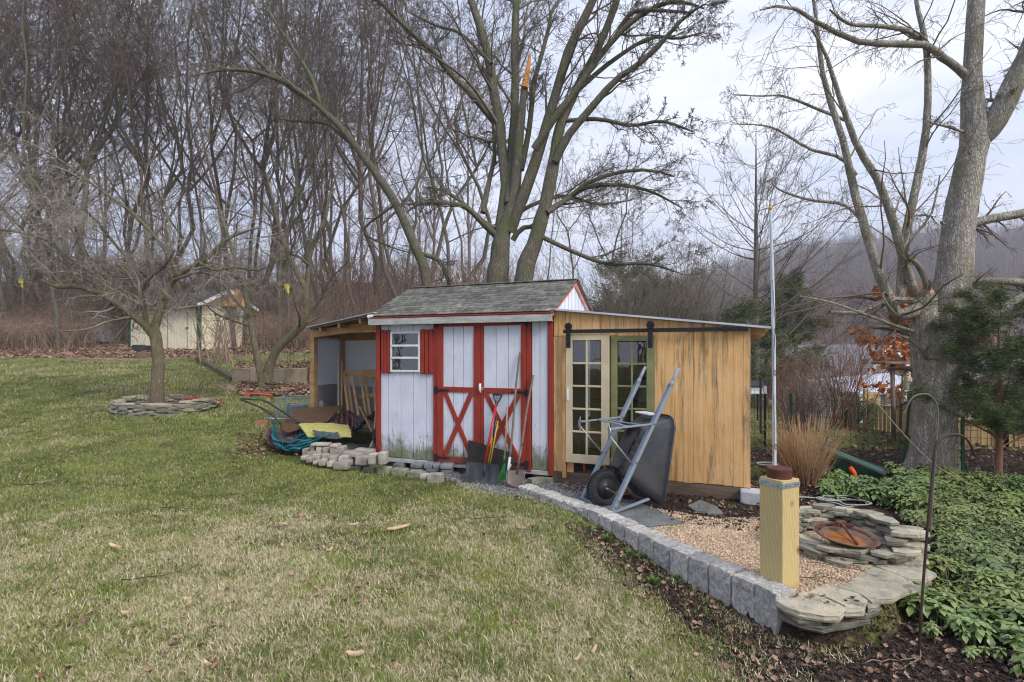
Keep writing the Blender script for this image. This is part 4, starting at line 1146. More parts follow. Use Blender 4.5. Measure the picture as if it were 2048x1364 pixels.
# side wall panels
MB().box(uP - .02, uP - .005, D0 + .05, D1_, zg + .02, 1.80).build('side_panel', M['poly'], sh2)
MB().box(uP + .0, uP + .012, D0 + .10, D1_ - .1, zg + .03, 1.0).build('lower_side_panel', M['polyg'], sh2)
for i in range(14):
    z = 1.05 + i * .055
    MB().box(uP - .004, uP + .004, D0 + .06, D1_, z, z + .008).build('corrugation', M['poly'], sh2)
MB().lathe([(.055, 0), (.055, .003)], 20, Matrix.Translation((uP + .014, D0 + .17, .68)) @ Matrix.Rotation(PI / 2, 4, 'Y')).build('round_sticker', M['whitepaint'], sh2)
# back wall
MB().box(uB, -W8 - .03, D1_, D1_ + .015, zg + .02, 1.78).build('back_panel', M['poly'], sh2)
MB().box(LW(690, D1_), -W8 - .03, D1_ - .02, D1_ - .005, zg + .02, .95).build('lower_back_panel', M['polyg'], sh2)
for i in range(12):
    z = 1.0 + i * .062
    MB().box(LW(690, D1_), -W8 - .04, D1_ - .008, D1_ - .001, z, z + .008).build('corrugation', M['poly'], sh2)
# headers
MB().bar((uP, D0 + .0, 1.86), (-W8 - .04, .35, 1.97), .04, .12).build('front_header', M['timber'], sh2)
MB().bar((uP - .03, D0, 1.85), (uP - .03, D1_, 1.86), .04, .14, side=(1, 0, 0)).build('side_header', M['timber'], sh2)
MB().bar((uB, D1_ - .03, 1.83), (-W8 - .03, D1_ - .03, 1.84), .04, .14).build('back_header', M['timber'], sh2)
MB().box(-W8 - .05, -W8 - .03, .02, .06, .25, 1.9).build('edge_strip', M['timber'], sh2)
MB().box(-W8 - .1, -W8 - .03, .9, 1.0, zg, 1.9).build('post', M['timber'], sh2)
# roof
uf, zf_ = LW(613, D0 - .1, 655.5)
a = Vector((uf, D0 - .1, zf_)); b_ = Vector((-W8 - .03, -.08, 2.085)); c_ = Vector((-W8 - .03, D1_ + .15, 2.14)); d_ = Vector((uf - .15, D1_ + .15, zf_ + .03))
mb = MB(); nn = 9
for e in (0, .012):
    mb.v += [tuple(p + Vector((0, 0, e))) for p in (a, b_, c_, d_)]
mb.f = [(3, 2, 1, 0), (4, 5, 6, 7), (0, 1, 5, 4), (1, 2, 6, 5), (2, 3, 7, 6), (3, 0, 4, 7)]
mb.build('roof_sheet', M['roofmetal'], sh2)
mb = MB()
for e in (-.03, -.003): mb.v += [tuple(p + Vector((0, 0, e))) for p in (a + Vector((.05, .03, 0)), b_ + Vector((-.01, .03, 0)), c_, d_)]
mb.f = [(3, 2, 1, 0), (4, 5, 6, 7), (0, 1, 5, 4), (1, 2, 6, 5), (2, 3, 7, 6), (3, 0, 4, 7)]
mb.build('roof_deck', M['oldwood'], sh2)
for i in range(3):
    t_ = .2 + i * .3
    p, q = a.lerp(b_, t_), d_.lerp(c_, t_)
    MB().bar(p + Vector((0, .05, -.065)), q + Vector((0, 0, -.065)), .035, .065, side=(1, 0, 0)).build('rafter', M['timber'], sh2)
MB().tube([tuple(b_ + Vector((.02, -.02, -.05))), tuple(b_ + Vector((-.06, -.03, -.055)))], .028, 10).build('gutter_end', M['whitepaint'], sh2)
# ---------------------------------------------------------------- split-face block edging
edge = T_('block_edging', 'low curved wall of grey split-face blocks between lawn and gravel', 'garden wall', (.9, 5, 0))
Pc, _ = resample([(a, b, 0) for a, b in WALLC], [1] * len(WALLC), 200)
cum = np.concatenate([[0], np.cumsum(np.linalg.norm(np.diff(Pc, axis=0), axis=1))])
def at_len(s):
    return np.array([np.interp(s, cum, Pc[:, i]) for i in range(3)])
bl_meshes = []
import bmesh
def split_block(l, w, h, seed):
    """rough split face on the -y side, flatter elsewhere"""
    me = stone_mesh(l, w, h, seed, .05, 5, .5)
    for v in me.vertices:
        p = v.co
        if p.y < -w * .25:
            n_ = mnoise.noise(Vector((p.x * 14 + seed, p.z * 14, seed))) + .6 * mnoise.noise(Vector((p.x * 34, p.z * 34, seed * 3)))
            p.y -= .011 * n_ + .003
        p.z += .006 * mnoise.noise(Vector((p.x * 18, p.y * 18, seed + 5.)))
    me.polygons.foreach_set('use_smooth', [False] * len(me.polygons))
    return me
lens = [.20, .2, .2, .2, .2, .2, .2, .2, .2, .2, .2, .3, .2, .2, .3, .2]
s = 0.0; i = 0
total = cum[-1]
nbl = 17; bw = total / nbl
for i in range(nbl):
    p = at_len((i + .5) * bw); q = at_len((i + .5) * bw + .02) - at_len((i + .5) * bw - .02)
    ang = math.atan2(q[1], q[0])
    h0 = .10 + .20 * sstep(0, 12, i)
    side = Vector((math.sin(ang), -math.cos(ang), 0))   # right-hand side of travel
    zl = float(H(p[0] - .2 * 1, p[1] - .12))
    base = min(zl, 0) - .04; top = .055 - .008 * (i % 2)
    me = split_block(bw * .955, .17, top - base, 100 + i)
    # travel runs down-right; lawn lies on its right-hand side -> rotate so -y faces the lawn
    o = put('block', me, M['split'], edge)
    o.location = Vector((p[0], p[1], base)) - Vector(edge.location) - side * .02
    o.rotation_euler = (rnd.uniform(-.015, .015), rnd.uniform(-.01, .01), ang + rnd.uniform(-.02, .02))

# ---------------------------------------------------------------- flagstones by the post
Z6 = lambda x, y: (1400 + x / 2.818, 880 + y / 2.818)
flags = T_('flagstone_edging', 'overlapping tan and grey flagstones curving from the block edging to the stone ring', 'stone edging', (2.3, 3.6, 0))
def flag(pts, z, th, seed, m='flagtop', tilt=(0, 0), zoomed=True, par=None):
    P3 = []
    for (x, y) in pts:
        px, py = Z6(x, y) if zoomed else (x, y)
        Y = (CAMZ - z - th) * F / (py - HZ); P3.append(((px - 1024) / F * Y, Y))
    c = (sum(p[0] for p in P3) / len(P3), sum(p[1] for p in P3) / len(P3))
    me = flag_mesh([(p[0] - c[0], p[1] - c[1]) for p in P3], th, seed)
    par = par or flags
    return put('flagstone', me, M[m], par, Vector((c[0], c[1], z)) - Vector(par.location), (tilt[0], tilt[1], 0))
flag([(450, 985), (560, 1032), (690, 1062), (950, 1008), (948, 960), (700, 930), (520, 900)], -.10, .035, 1, 'flag')
flag([(428, 935), (560, 1000), (683, 1020), (690, 985), (640, 900), (480, 890)], -.062, .035, 2, 'flag')
flag([(700, 960), (950, 990), (1010, 960), (990, 905), (800, 900)], -.062, .03, 21, 'flag')
flag([(930, 945), (1010, 952), (1020, 905), (960, 890), (925, 905)], -.03, .03, 22, 'flag')
flag([(435, 905), (470, 875), (600, 855), (700, 880), (790, 930), (822, 950), (780, 985), (700, 992), (560, 968), (470, 930)], -.025, .042, 3)
flag([(606, 850), (720, 808), (850, 842), (937, 895), (925, 962), (830, 972), (815, 935), (700, 878)], -.022, .038, 4)
flag([(775, 830), (850, 795), (1050, 792), (1182, 788), (1210, 830), (1090, 888), (960, 910), (900, 868)], -.02, .036, 5)
flag([(845, 788), (985, 712), (1080, 740), (1172, 782), (1160, 797), (1000, 790)], -.012, .034, 6)
flag([(990, 708), (1090, 688), (1230, 692), (1338, 748), (1300, 778), (1180, 782)], -.012, .036, 7)
flag([(1080, 676), (1250, 650), (1290, 680), (1230, 700), (1120, 700)], -.01, .03, 8)
flag([(1130, 640), (1250, 602), (1270, 632), (1220, 652), (1160, 655)], .0, .045, 9)
flag([(1180, 790), (1300, 785), (1250, 830), (1205, 842)], -.03, .03, 10, 'flag')
flag([(545, 440), (700, 460), (720, 430), (690, 405), (560, 400)], .0, .035, 12, 'flag')
flag([(560, 395), (700, 398), (745, 408), (740, 380), (640, 368), (560, 372)], .0, .04, 13)
flag([(560, 470), (660, 480), (690, 462), (600, 442), (555, 440)], .0, .03, 14, 'flag')
# stone ring round the fire bowl
RC = Vector((2.62, 4.36, 0)); RR = .375
ring = T_('stone_ring', 'ring of stacked flat stones holding a rusty bowl in the pea gravel', 'stone ring', tuple(RC))
def irregular(a, b_, r, n=6):
    return [(a * math.cos(k / n * 2 * PI + .4) * r.uniform(.85, 1.15), b_ * math.sin(k / n * 2 * PI + .4) * r.uniform(.85, 1.15)) for k in range(n)]
r = random.Random(5)
for course in range(8):
    n = 14
    z = .0 + course * .029
    for k in range(n):
        a = k / n * 2 * PI + course * .27 + r.uniform(-.06, .06)
        fr = math.sin(a) < -.1    # front side, kept lower so the bowl shows
        if course >= 4 and math.sin(a) < .12 and math.cos(a) < .6: continue
        if course >= 6 and (r.random() < .4): continue
        rad = RR + r.uniform(-.035, .035)
        me = flag_mesh(irregular(r.uniform(.075, .145), r.uniform(.055, .085), r, r.choice((5, 6, 5))), r.uniform(.02, .036), 900 + course * 40 + k, .004)
        o = put('flat_stone', me, M['flag'] if r.random() < .7 else M['flagtop'], ring)
        o.location = (math.cos(a) * rad, math.sin(a) * rad, z + hz(RC.x + math.cos(a) * rad, RC.y + math.sin(a) * rad) * .5)
        o.rotation_euler = (r.uniform(-.07, .07), r.uniform(-.07, .07), a + PI / 2 + r.uniform(-.25, .25))
for k, (x, y, z) in enumerate(((.3, -.32, .125), (.36, -.22, .16), (.25, -.36, .10), (.42, -.12, .17), (.33, -.28, .19))):
    me = flag_mesh(irregular(.13, .075, r, 7), .03, 990 + k, .004)
    put('flat_stone', me, M['flagtop'], ring, (x, y, z), (r.uniform(-.08, .08), r.uniform(-.08, .08), r.uniform(-.6, .6)))
bowl = T_('fire_bowl', 'rusty shallow round bowl of orange water resting on the stone ring', 'bowl', (2.55, 4.21, .135))
bowl.scale = (.80, .80, .85)
bowl.rotation_euler = (.10, .05, 0)
MB().lathe([(.02, -.055), (.16, -.035), (.25, .012), (.285, .03), (.29, .036), (.283, .038), (.245, .018), (.15, -.022), (.02, -.04)], 40, cap0=True, cap1=True).build('basin', M['bowlrim'], bowl, smooth=True)
MB().lathe([(.0, -.012), (.1, -.0115), (.185, -.010)], 40, cap0=False, cap1=False).build('rusty_water', M['rustbowl'], bowl, smooth=True)
MB().lathe([(.235, .010), (.25, .020), (.262, .026), (.256, .030), (.232, .018)], 40, cap0=False, cap1=False).build('inner_rim', M['rust'], bowl, smooth=True)
MB().tube([(.03, -.14, .0), (.045, .02, .03), (.05, .16, .075)], .012, 6).box(.0, .09, .14, .17, .04, .085).build('handle_bar', M['rust'], bowl)
MB().tube([(-.18, .12, .02), (-.08, .20, .04), (.05, .22, .055), (.18, .17, .045)], .010, 6).build('rod', M['rust'], bowl)

# ---------------------------------------------------------------- timber post and pole
def on_z(px, py, z):
    Y = (CAMZ - z) * F / (py - HZ); return Vector(((px - 1024) / F * Y, Y, z))
pc = on_z(1565, 1190, -.02)
post = T_('wooden_post', 'square yellow pine post with a metal strap and a rusty round cap', 'post', (pc.x, pc.y, -.02), R_(-20))
PH = .735; PW = .172
# corner (pc) is the near right edge: post spans to the left (-x local) and back (+y local)
aR = R_(-62)
post.rotation_euler = (0, 0, aR)
MB().box(-PW, 0, 0, PW, 0, PH - .04).build('timber', M['pt'], post, bevel=.004)
MB().box(-PW, 0, 0, PW, PH - .038, PH).build('cap_block', M['pt'], post, bevel=.003)
MB().box(-PW - .003, .003, -.003, PW + .003, PH - .052, PH - .016).build('metal_strap', M['galv'], post, bevel=.001)
sb = MB()
for x in (-PW + .02, -PW * .72, -PW * .4, -.03):
    sb.lathe([(.0035, 0), (.0035, .003)], 6, Matrix.Translation((x, -.003, PH - .034 + rnd.uniform(-.006, .006))) @ Matrix.Rotation(PI / 2, 4, 'X'))
    sb.lathe([(.0035, 0), (.0035, .003)], 6, Matrix.Translation((.003, -x, PH - .034 + rnd.uniform(-.006, .006))) @ Matrix.Rotation(PI / 2, 4, 'Y'))
sb.build('strap_nails', M['iron'], post)
MB().lathe([(.077, PH), (.078, PH + .058), (.074, PH + .066), (.02, PH + .068)], 32, Matrix.Translation((-PW * .5, PW * .5, 0)), cap1=True).build('round_cap', M['rust'], post, bevel=.003)
pole = T_('white_pole', 'tall slender white pole with a yellow knob beside the lean-to roof', 'pole', tuple(on_z(1549, 1003, 0)))
b0 = Vector(pole.location); Yp = b0.y
pp = [W(x, y, Yp) - b0 for x, y in ((1549, 1003), (1549, 900), (1548, 800), (1547.5, 700), (1546, 600), (1544, 520), (1542, 455), (1541, 418))]
P_, R__ = resample([tuple(p) for p in pp], [.019] * 5 + [.017, .014, .012], 30)
MB().tube(P_, R__, 12).build('shaft', M['conduit'], pole, smooth=True)
tp = pp[-1]
MB().lathe([(.004, -.03), (.014, -.022), (.02, -.008), (.02, .006), (.013, .016), (.003, .02)], 14, Matrix.Translation(tp + Vector((.0, 0, .01)))).build('knob', M['yellow'], pole, smooth=True)
for i, (x, y) in enumerate(((1549, 662), (1549, 893), (1547, 745))):
    p = W(x, y, Yp) - b0
    MB().tube([p + Vector((.0, -.022, .03)), p + Vector((.02, -.02, .0)), p + Vector((.012, -.022, -.03)), p + Vector((0, -.022, -.02)), p + Vector((-.01, -.02, .02))], .003, 5).build('wire_tie', M['wire'], pole)
MB().tube([W(x, y, Yp - .022) - b0 for x, y in ((1545, 560), (1551, 650), (1545, 760), (1550, 860), (1546, 920))], .0022, 5).build('cord', M['wire'], pole)

# ---------------------------------------------------------------- slab, wheelbarrow
def slab_poly(px): return [tuple(on_z(x, y, .02)[:2]) for x, y in px]
sp_ = slab_poly([(1196, 1012), (1256, 1054), (1300, 1052), (1369, 1045), (1340, 1030), (1312, 1018), (1272, 1000), (1215, 995)])
c = (sum(p[0] for p in sp_) / 8, sum(p[1] for p in sp_) / 8)
o = put('stone_slab', flag_mesh([(p[0] - c[0], p[1] - c[1]) for p in sp_], .03, 77, .002), M['slab'], None, (c[0], c[1], -.008))
tag(o, 'flat grey slab on the gravel under the wheelbarrow', 'slab')
for i, (pts, lab) in enumerate((([(1375, 1012), (1400, 1001), (1437, 1015), (1425, 1025), (1392, 1024)], 'larger grey-green stone flake on the soil in front of the plywood wall'),
                         ([(1410, 1018), (1440, 1020), (1446, 1027), (1415, 1028)], 'smaller grey-green stone flake beside the larger one by the plywood wall'))):
    q = [tuple(on_z(x, y, .02)[:2]) for x, y in pts]; c = (sum(p[0] for p in q) / len(q), sum(p[1] for p in q) / len(q))
    tag(put('stone_flake', flag_mesh([(p[0] - c[0], p[1] - c[1]) for p in q], .025, 80 + i, .002), M['slab'], None, (c[0], c[1], .003)), lab, 'stone')

wb = T_('wheelbarrow', 'grey-framed wheelbarrow with a dark tub standing upright on its nose', 'wheelbarrow', (.938, 5.21, .025))
AX = Vector((-.32, .947, 0)); WX = Vector((.947, .32, 0))
wb.rotation_euler = (0, 0, math.atan2(WX.y, WX.x))      # local x = leaning direction, local y = axle direction
SL = .749 / 1.36
def rail_pt(z, y): return (z * SL, y, z)
for y in (0, .60):
    c_ = .06 if y else 0
    MB().bar((0, y, 0), rail_pt(1.20, y), .055, .035).build('frame_rail', M['frame'], wb, bevel=.004)
    MB().tube([rail_pt(1.16, y), rail_pt(1.37, y)], .017, 12).build('handle', M['frame'], wb, smooth=True)
    MB().tube([rail_pt(1.19, y), rail_pt(1.245, y)], [.030, .018], 12).build('handle_collar', M['frame'], wb, smooth=True)
    # leg: strut, foot plate and brace
    lg = MB().bar(rail_pt(.83, y), (-.03, y, .80), .035, .014).build('leg', M['frame'], wb, bevel=.002)
    ft = MB()
    n = 10
    ft.add([(-.03, y - .0, .80 + .055)] + [(-.03 + .0 * k, y + .05 * math.sin(k / n * PI) * (1 if y else -1), .80 + .055 - .16 * k / n) for k in range(n + 1)], [tuple(range(n + 2))])
    ft.build('foot_plate', M['bracegrey'], lg, solid=.006)
    MB().tube([(-.03, y, .75), (.24, y, .44)], .008, 8).build('leg_brace', M['bracegrey'], lg, smooth=True)
    # nose guard
    MB().bar((-.01, y, .0), (.45, y * .8 + .06, .085), .032, .02).build('nose_brace', M['frame'], wb, bevel=.003)
    for z in (.06, .12, .47, .83):
        MB().lathe([(.009, -.008), (.009, .006)], 8, Matrix.Translation((z * SL, y - .032, z)) @ Matrix.Rotation(PI / 2, 4, 'X')).build('bolt', M['brass'], wb)
MB().bar((-.02, -.02, .0), (-.02, .62, .0), .03, .025, side=(1, 0, 0)).build('nose_bar', M['frame'], wb, bevel=.003)
MB().bar((.18, -.0, .815), (.18, .60, .815), .04, .012, side=(1, 0, 0)).bar((.36, .0, .82), (.20, .60, .82), .03, .01, side=(1, 0, 0)).build('cross_strut', M['frame'], wb, bevel=.002)
# tub: loft from base loop (against the rails) to the rim loop
def rrect(cx0, cx1, cy0, cy1, rad, n=5):
    out = []
    for (cx, cy, a0) in ((cx1 - rad, cy1 - rad, 0), (cx0 + rad, cy1 - rad, 90), (cx0 + rad, cy0 + rad, 180), (cx1 - rad, cy0 + rad, 270)):
        for k in range(n + 1):
            a = R_(a0 + 90 * k / n); out.append((cx + rad * math.cos(a), cy + rad * math.sin(a)))
    return out
# in the tub frame: s runs down the rim plane (0 top .. 1 nose), y across
top_b, nose_b = Vector((.455, 0, .80)), Vector((.20, 0, .34))      # base ends
top_r, nose_r = Vector((.70, 0, .865)), Vector((.565, 0, .025))    # rim ends
def loop(a, b_, y0, y1, r0):
    L_ = (b_ - a).length; d = (b_ - a).normalized()
    return [Vector((a.x + d.x * s, y, a.z + d.z * s)) for s, y in rrect(0, L_, y0, y1, r0)]
secs = []
for t in (0, .04, .15, .4, .7, .93, 1.0):
    f = t
    a = top_b.lerp(top_r, f); b_ = nose_b.lerp(nose_r, f)
    if t == 0: a = a + Vector((-.0, 0, -.03)); b_ = b_ + Vector((.0, 0, .03))
    w0 = .155 - .165 * f; w1 = .445 + .165 * f
    if t == 0: w0 += .025; w1 -= .025
    secs.append(loop(a, b_, w0, w1, .07 + .03 * f))
a, b_ = top_r, nose_r
n_out = (b_ - a).cross(Vector((0, 1, 0))).normalized()
if n_out.x < 0: n_out = -n_out
lipo = loop(a + (a - b_).normalized() * .025, b_ + (b_ - a).normalized() * .025, -.035, .635, .12)
secs.append([p + n_out * .004 for p in lipo]); secs.append([p + n_out * -.014 for p in loop(a + (a - b_).normalized() * .031, b_ + (b_ - a).normalized() * .031, -.041, .641, .125)])
n = len(secs[0]); tb = MB()
for s_ in secs: tb.v += [tuple(p) for p in s_]
for j in range(len(secs) - 1):
    for k in range(n): tb.f.append((j * n + k, j * n + (k + 1) % n, (j + 1) * n + (k + 1) % n, (j + 1) * n + k))
tb.f.append(tuple(range(n)))
tub = tb.build('tub', M['tub'], wb, smooth=True, solid=.008)
tub.modifiers['solid'].offset = 0
MB().box(.50, .62, .14, .40, .895, .91).build('grip_strip', M['winframe'], tub, bevel=.004)
for i in range(4):
    MB().box(.22 + i * .045, .24 + i * .045, .115, .15, .40 + i * .08, .445 + i * .08).build('tub_rib', M['tub'], tub)
whl = Vector((.095, .30, .165))
wm = Matrix.Translation(whl) @ Matrix.Rotation(PI / 2, 4, 'X')
wheel = MB().lathe([(.015, -.07), (.015, .07)], 12, wm).build('wheel', M['brass'], wb, smooth=True)
MB().lathe([(.105, -.036), (.13, -.045), (.165, -.044), (.183, -.028), (.187, 0), (.183, .028), (.165, .044), (.13, .045), (.105, .036)], 48, wm, False, False).build('tyre', M['rubber'], wheel, smooth=True)
lug = MB()
for k in range(40):
    a = k / 40 * 2 * PI
    for s_ in (-1, 1):
        Mx = wm @ Matrix.Rotation(a + s_ * .04, 4, 'Z') @ Matrix.Translation((.184, 0, s_ * .020)) @ Matrix.Rotation(s_ * .35, 4, 'X')
        lug.box(-.012, .006, -.009, .009, -.017, .017, Mx)
lug.build('tread_lugs', M['rubber'], wheel, kind='stuff')
MB().lathe([(.106, -.034), (.10, -.020), (.06, -.012), (.035, -.035), (.03, -.045), (.03, .045), (.035, .035), (.06, .012), (.10, .02), (.106, .034)], 36, wm, True, True).build('rim', M['rim'], wheel, smooth=True)
MB().box(.07, .12, -.0, .04, .14, .19).box(.07, .12, .56, .60, .14, .19).build('axle_bracket', M['brass'], wb, bevel=.004)
MB().tube([whl + Vector((0, -.30, 0)), whl + Vector((0, .30, 0))], .008, 8).build('axle', M['brass'], wheel)

# ---------------------------------------------------------------- tools leaning on the shed doors
def gz(u, d):
    p = shw(u, d, 0); return hz(p.x, p.y)
def tool(name, label, cat, px, d):
    """stands at depth d in front of the doors below picture column px"""
    k = (px - 1024) / F; ox, oy = OX + .38 * d, OY + .925 * d
    u = (k * oy - ox) / (UX - k * UY)
    p = shw(u, d, 0); zz = hz(p.x, p.y)
    return T_(name, label, cat, (p.x, p.y, zz), ANG), u, zz
# black sheet standing behind
kU = lambda px, d: ((px - 1024) / F * (OY + .925 * d) - (OX + .38 * d)) / (UX - (px - 1024) / F * UY)
def local(px, py, d):
    u = kU(px, d); Y = OY + .925 * d + UY * u
    return Vector((u, d, CAMZ - (py - HZ) * Y / F))
def sub(t, u0, zz, p): return Vector((p.x - u0, p.y, p.z - zz))
def mk(name, label, cat, px, d):
    t, u, zz = tool(name, label, cat, px, d)
    return t, (lambda X, Y_, dd: local(X, Y_, dd) - Vector((u, d, zz)))
t, q = mk('black_board', 'dirty black board standing tilted behind the snow shovel', 'board', 975, -.13)
MB().add([q(934, 968, -.14), q(1018, 985, -.14), q(1030, 920, -.06), q(1022, 905, -.06), q(937, 880, -.06)], [(0, 1, 2, 3, 4)]).build('board', M['mat'], t, solid=.012)
t.location = t.location
# snow shovel
t, q = mk('snow_shovel', 'wide black snow shovel with a red shaft and black D-grip', 'snow shovel', 968, -.30)
cpts = []
fn0 = [q(928, 968, -.44), q(995, 976, -.40), q(999, 929, -.22), q(935, 922, -.22)]
def blade(u_, v_):
    a = fn0[0].lerp(fn0[1], u_); b_ = fn0[3].lerp(fn0[2], u_); p = a.lerp(b_, v_)
    rib = math.sin(u_ * PI * 7) * .013 * (1 - v_) + .03 * math.sin(v_ * PI) * 1
    side = .035 * (abs(u_ - .5) * 2) ** 3
    return p + Vector((0, rib - side, 0))
MB().grid(blade, 42, 10).build('blade', M['blackpl'], t, smooth=True, solid=.006)
MB().tube([q(968, 952, -.345), q(970, 925, -.27)], [.010, .022], 8).build('socket', M['blackpl'], t, smooth=True)
MB().tube([q(969, 928, -.27), q(993, 806, -.07)], .0155, 12).build('shaft', M['redh'], t, smooth=True)
g = [q(993, 808, -.072), q(989, 799, -.06), q(986.5, 790, -.05), q(1004, 788, -.05), q(1000, 799, -.06), q(993.5, 808, -.072)]
MB().tube([q(992.5, 812, -.075), q(993, 803, -.065)], .018, 10).tube(resample(g[:3] , [1] * 3, 8)[0], .010, 8).tube(resample(g[3:], [1] * 3, 8)[0], .010, 8).tube([q(986.5, 789, -.05), q(1004.5, 789, -.05)], .014, 10).build('d_grip', M['blackpl'], t, smooth=True)
# second shovel: yellow rods with black head behind
t, q = mk('yellow_handled_tool', 'upturned tool with two thin yellow rods and a black tip behind the red shaft', 'garden tool', 980, -.2)
MB().tube([q(976, 926, -.2), q(990, 850, -.10), q(994, 842, -.09)], .009, 8).build('rod', M['yelh'], t, smooth=True)
MB().tube([q(980, 927, -.2), q(996, 842, -.09)], .008, 8).build('rod', M['yelh'], t, smooth=True)
MB().tube([q(984, 885, -.14), q(993, 834, -.085)], [.010, .02], 8).build('black_tip', M['blackpl'], t, smooth=True)
MB().tube([q(968, 965, -.22), q(976, 928, -.2)], .011, 8).build('black_socket', M['blackpl'], t, smooth=True)
# green fan rake
t, q = mk('green_hand_rake', 'small green fan rake with a pale wooden handle', 'rake', 1004, -.25)
MB().tube([q(1009, 920, -.20), q(1015, 812, -.06)], .010, 10).build('shaft', M['ash'], t, smooth=True)
MB().tube([q(1009, 922, -.202), q(1009.3, 912, -.19)], .014, 8).build('socket', M['greenp'], t, smooth=True)
hd = MB()
for i in range(9):
    f = i / 8
    a = q(1007 + 3 * f, 930, -.22); b_ = q(998 + 13 * f, 950, -.26); c_ = q(994.5 + 17 * f, 966, -.30)
    hd.tube([a, b_, c_], .003, 4)
hd.add([q(1008.5, 925, -.205), q(1000, 945, -.25), q(1010, 947, -.25), q(1012, 932, -.22)], [(0, 1, 2, 3)])
hd.tube([q(996.5, 957, -.275), q(1011, 958, -.275)], .003, 4)
hd.build('rake_head', M['greenp'], t)
# long grey handled scraper
t, q = mk('long_scraper', 'tallest tool, long grey wooden handle with a white-wrapped lower end', 'garden tool', 1013, -.33)
MB().tube(resample([tuple(q(1020, 915, -.26)), tuple(q(1026, 850, -.2)), tuple(q(1032, 770, -.1)), tuple(q(1040, 704, -.05))], [1] * 4, 12)[0], .013, 10).build('shaft', M['greyh'], t, smooth=True)
MB().tube([q(1014, 956, -.32), q(1020, 914, -.26)], .016, 10).build('white_sleeve', M['conduit'], t, smooth=True)
MB().tube([q(1014, 968, -.34), q(1014.5, 952, -.32)], [.02, .012], 8).build('tip', M['bracegrey'], t, smooth=True)
# spade
t, q = mk('digging_spade', 'rusty spade with a long grey handle leaning furthest right on the doors', 'spade', 1033, -.42)
MB().tube(resample([tuple(q(1043, 893, -.28)), tuple(q(1052, 830, -.2)), tuple(q(1060, 785, -.12)), tuple(q(1067, 750, -.06))], [1] * 4, 12)[0], [.013] * 11 + [.017], 10).build('shaft', M['greyh'], t, smooth=True)
MB().tube([q(1034, 948, -.36), q(1038, 922, -.33), q(1043, 892, -.28)], [.008, .013, .016], 10).build('socket', M['spade'], t, smooth=True)
s0 = [q(1014, 940, -.36), q(1051, 944, -.36), q(1046, 972, -.44), q(1030, 978, -.45), q(1013, 966, -.44)]
def spd(u_, v_):
    top = s0[0].lerp(s0[1], u_); bot = s0[4].lerp(s0[2], u_) + (s0[3] - s0[4].lerp(s0[2], .5)) * (1 - (2 * u_ - 1) ** 2)
    return top.lerp(bot, v_) + Vector((0, .022 * (1 - (2 * u_ - 1) ** 2) - .0, 0))
MB().grid(spd, 12, 8).build('blade', M['spade'], t, smooth=True, solid=.004)
t, q = mk('white_cup', 'small white fitting on the ledge behind the spade', 'fitting', 1020, -.1)
MB().tube([q(1018, 935, -.12), q(1020.5, 929, -.12)], .018, 10).build('body', M['whitepaint'], t)
MB().tube([q(1018, 932, -.13), q(1016, 934, -.15)], .009, 8).build('spout', M['whitepaint'], t)

# black fan rake in the corner by the lean-to opening
t, q = mk('black_leaf_rake', 'black plastic leaf rake propped head down at the shed\'s left corner', 'rake', 742, -.05)
MB().tube([q(748, 873, .0), q(753, 800, .05)], .010, 8).build('shaft', M['ash'], t)
MB().tube([q(747, 880, .0), q(748.5, 858, .0)], .017, 8).build('socket', M['blackpl'], t)
hd = MB()
for i in range(13):
    f = i / 12; hd.tube([q(746, 878, 0), q(739 + 9 * f, 893, -.06), q(733 + 17 * f, 903 + 3 * f, -.12)], .004, 4)
hd.add([q(746, 876, 0), q(738, 892, -.06), q(748.5, 896, -.05)], [(0, 1, 2)])
hd.build('rake_head', M['blackpl'], t)

# ---------------------------------------------------------------- stacked pavers and edging
def block_from_px(par, x0, x1, y0, y1, Y, depth, m, seed, name='paver', tilt=0):
    """a block whose front face covers x0..x1, y0..y1 at distance Y, built with its own depth"""
    a, b_ = W(x0, y1, Y), W(x1, y0, Y)
    sx, sz = b_.x - a.x, b_.z - a.z
    me = stone_mesh(sx * .97, depth, sz * .98, seed, .10, 0)
    me.polygons.foreach_set('use_smooth', [False] * len(me.polygons))
    o = put(name, me, M[m], par, Vector(((a.x + b_.x) / 2, Y + depth / 2, a.z)) - Vector(par.location), (rnd.uniform(-.03, .03), rnd.uniform(-.02, .02), rnd.uniform(-.10, .10) - .12 + tilt))
    bv = o.modifiers.new('bevel', 'BEVEL'); bv.width = .010; bv.segments = 2; bv.limit_method = 'ANGLE'
    return o
g0 = G(690, 940)
stk = T_('paver_stack', 'stack of tumbled tan pavers in front of the open lean-to', 'paver stack', tuple(g0))
def gY(px, py): return G(px, py).y
Zs = lambda x, y: (560 + x / 5.683, 720 + y / 5.683)
rows = [
    # bottom row (x0,x1,y0,y1) in the enlarged crop
    [(232, 298, 1092, 1140), (295, 362, 1108, 1170), (370, 430, 1150, 1192), (430, 525, 1135, 1208), (527, 600, 1155, 1222), (596, 780, 1165, 1252)],
    [(300, 392, 1045, 1110), (365, 462, 1068, 1155), (468, 556, 1070, 1150), (546, 655, 1090, 1166), (660, 845, 1095, 1198), (850, 1010, 1100, 1200)],
    [(247, 330, 1008, 1095), (336, 403, 968, 1055), (405, 482, 985, 1072), (480, 560, 992, 1082), (557, 732, 985, 1090)],
]
sd = 200
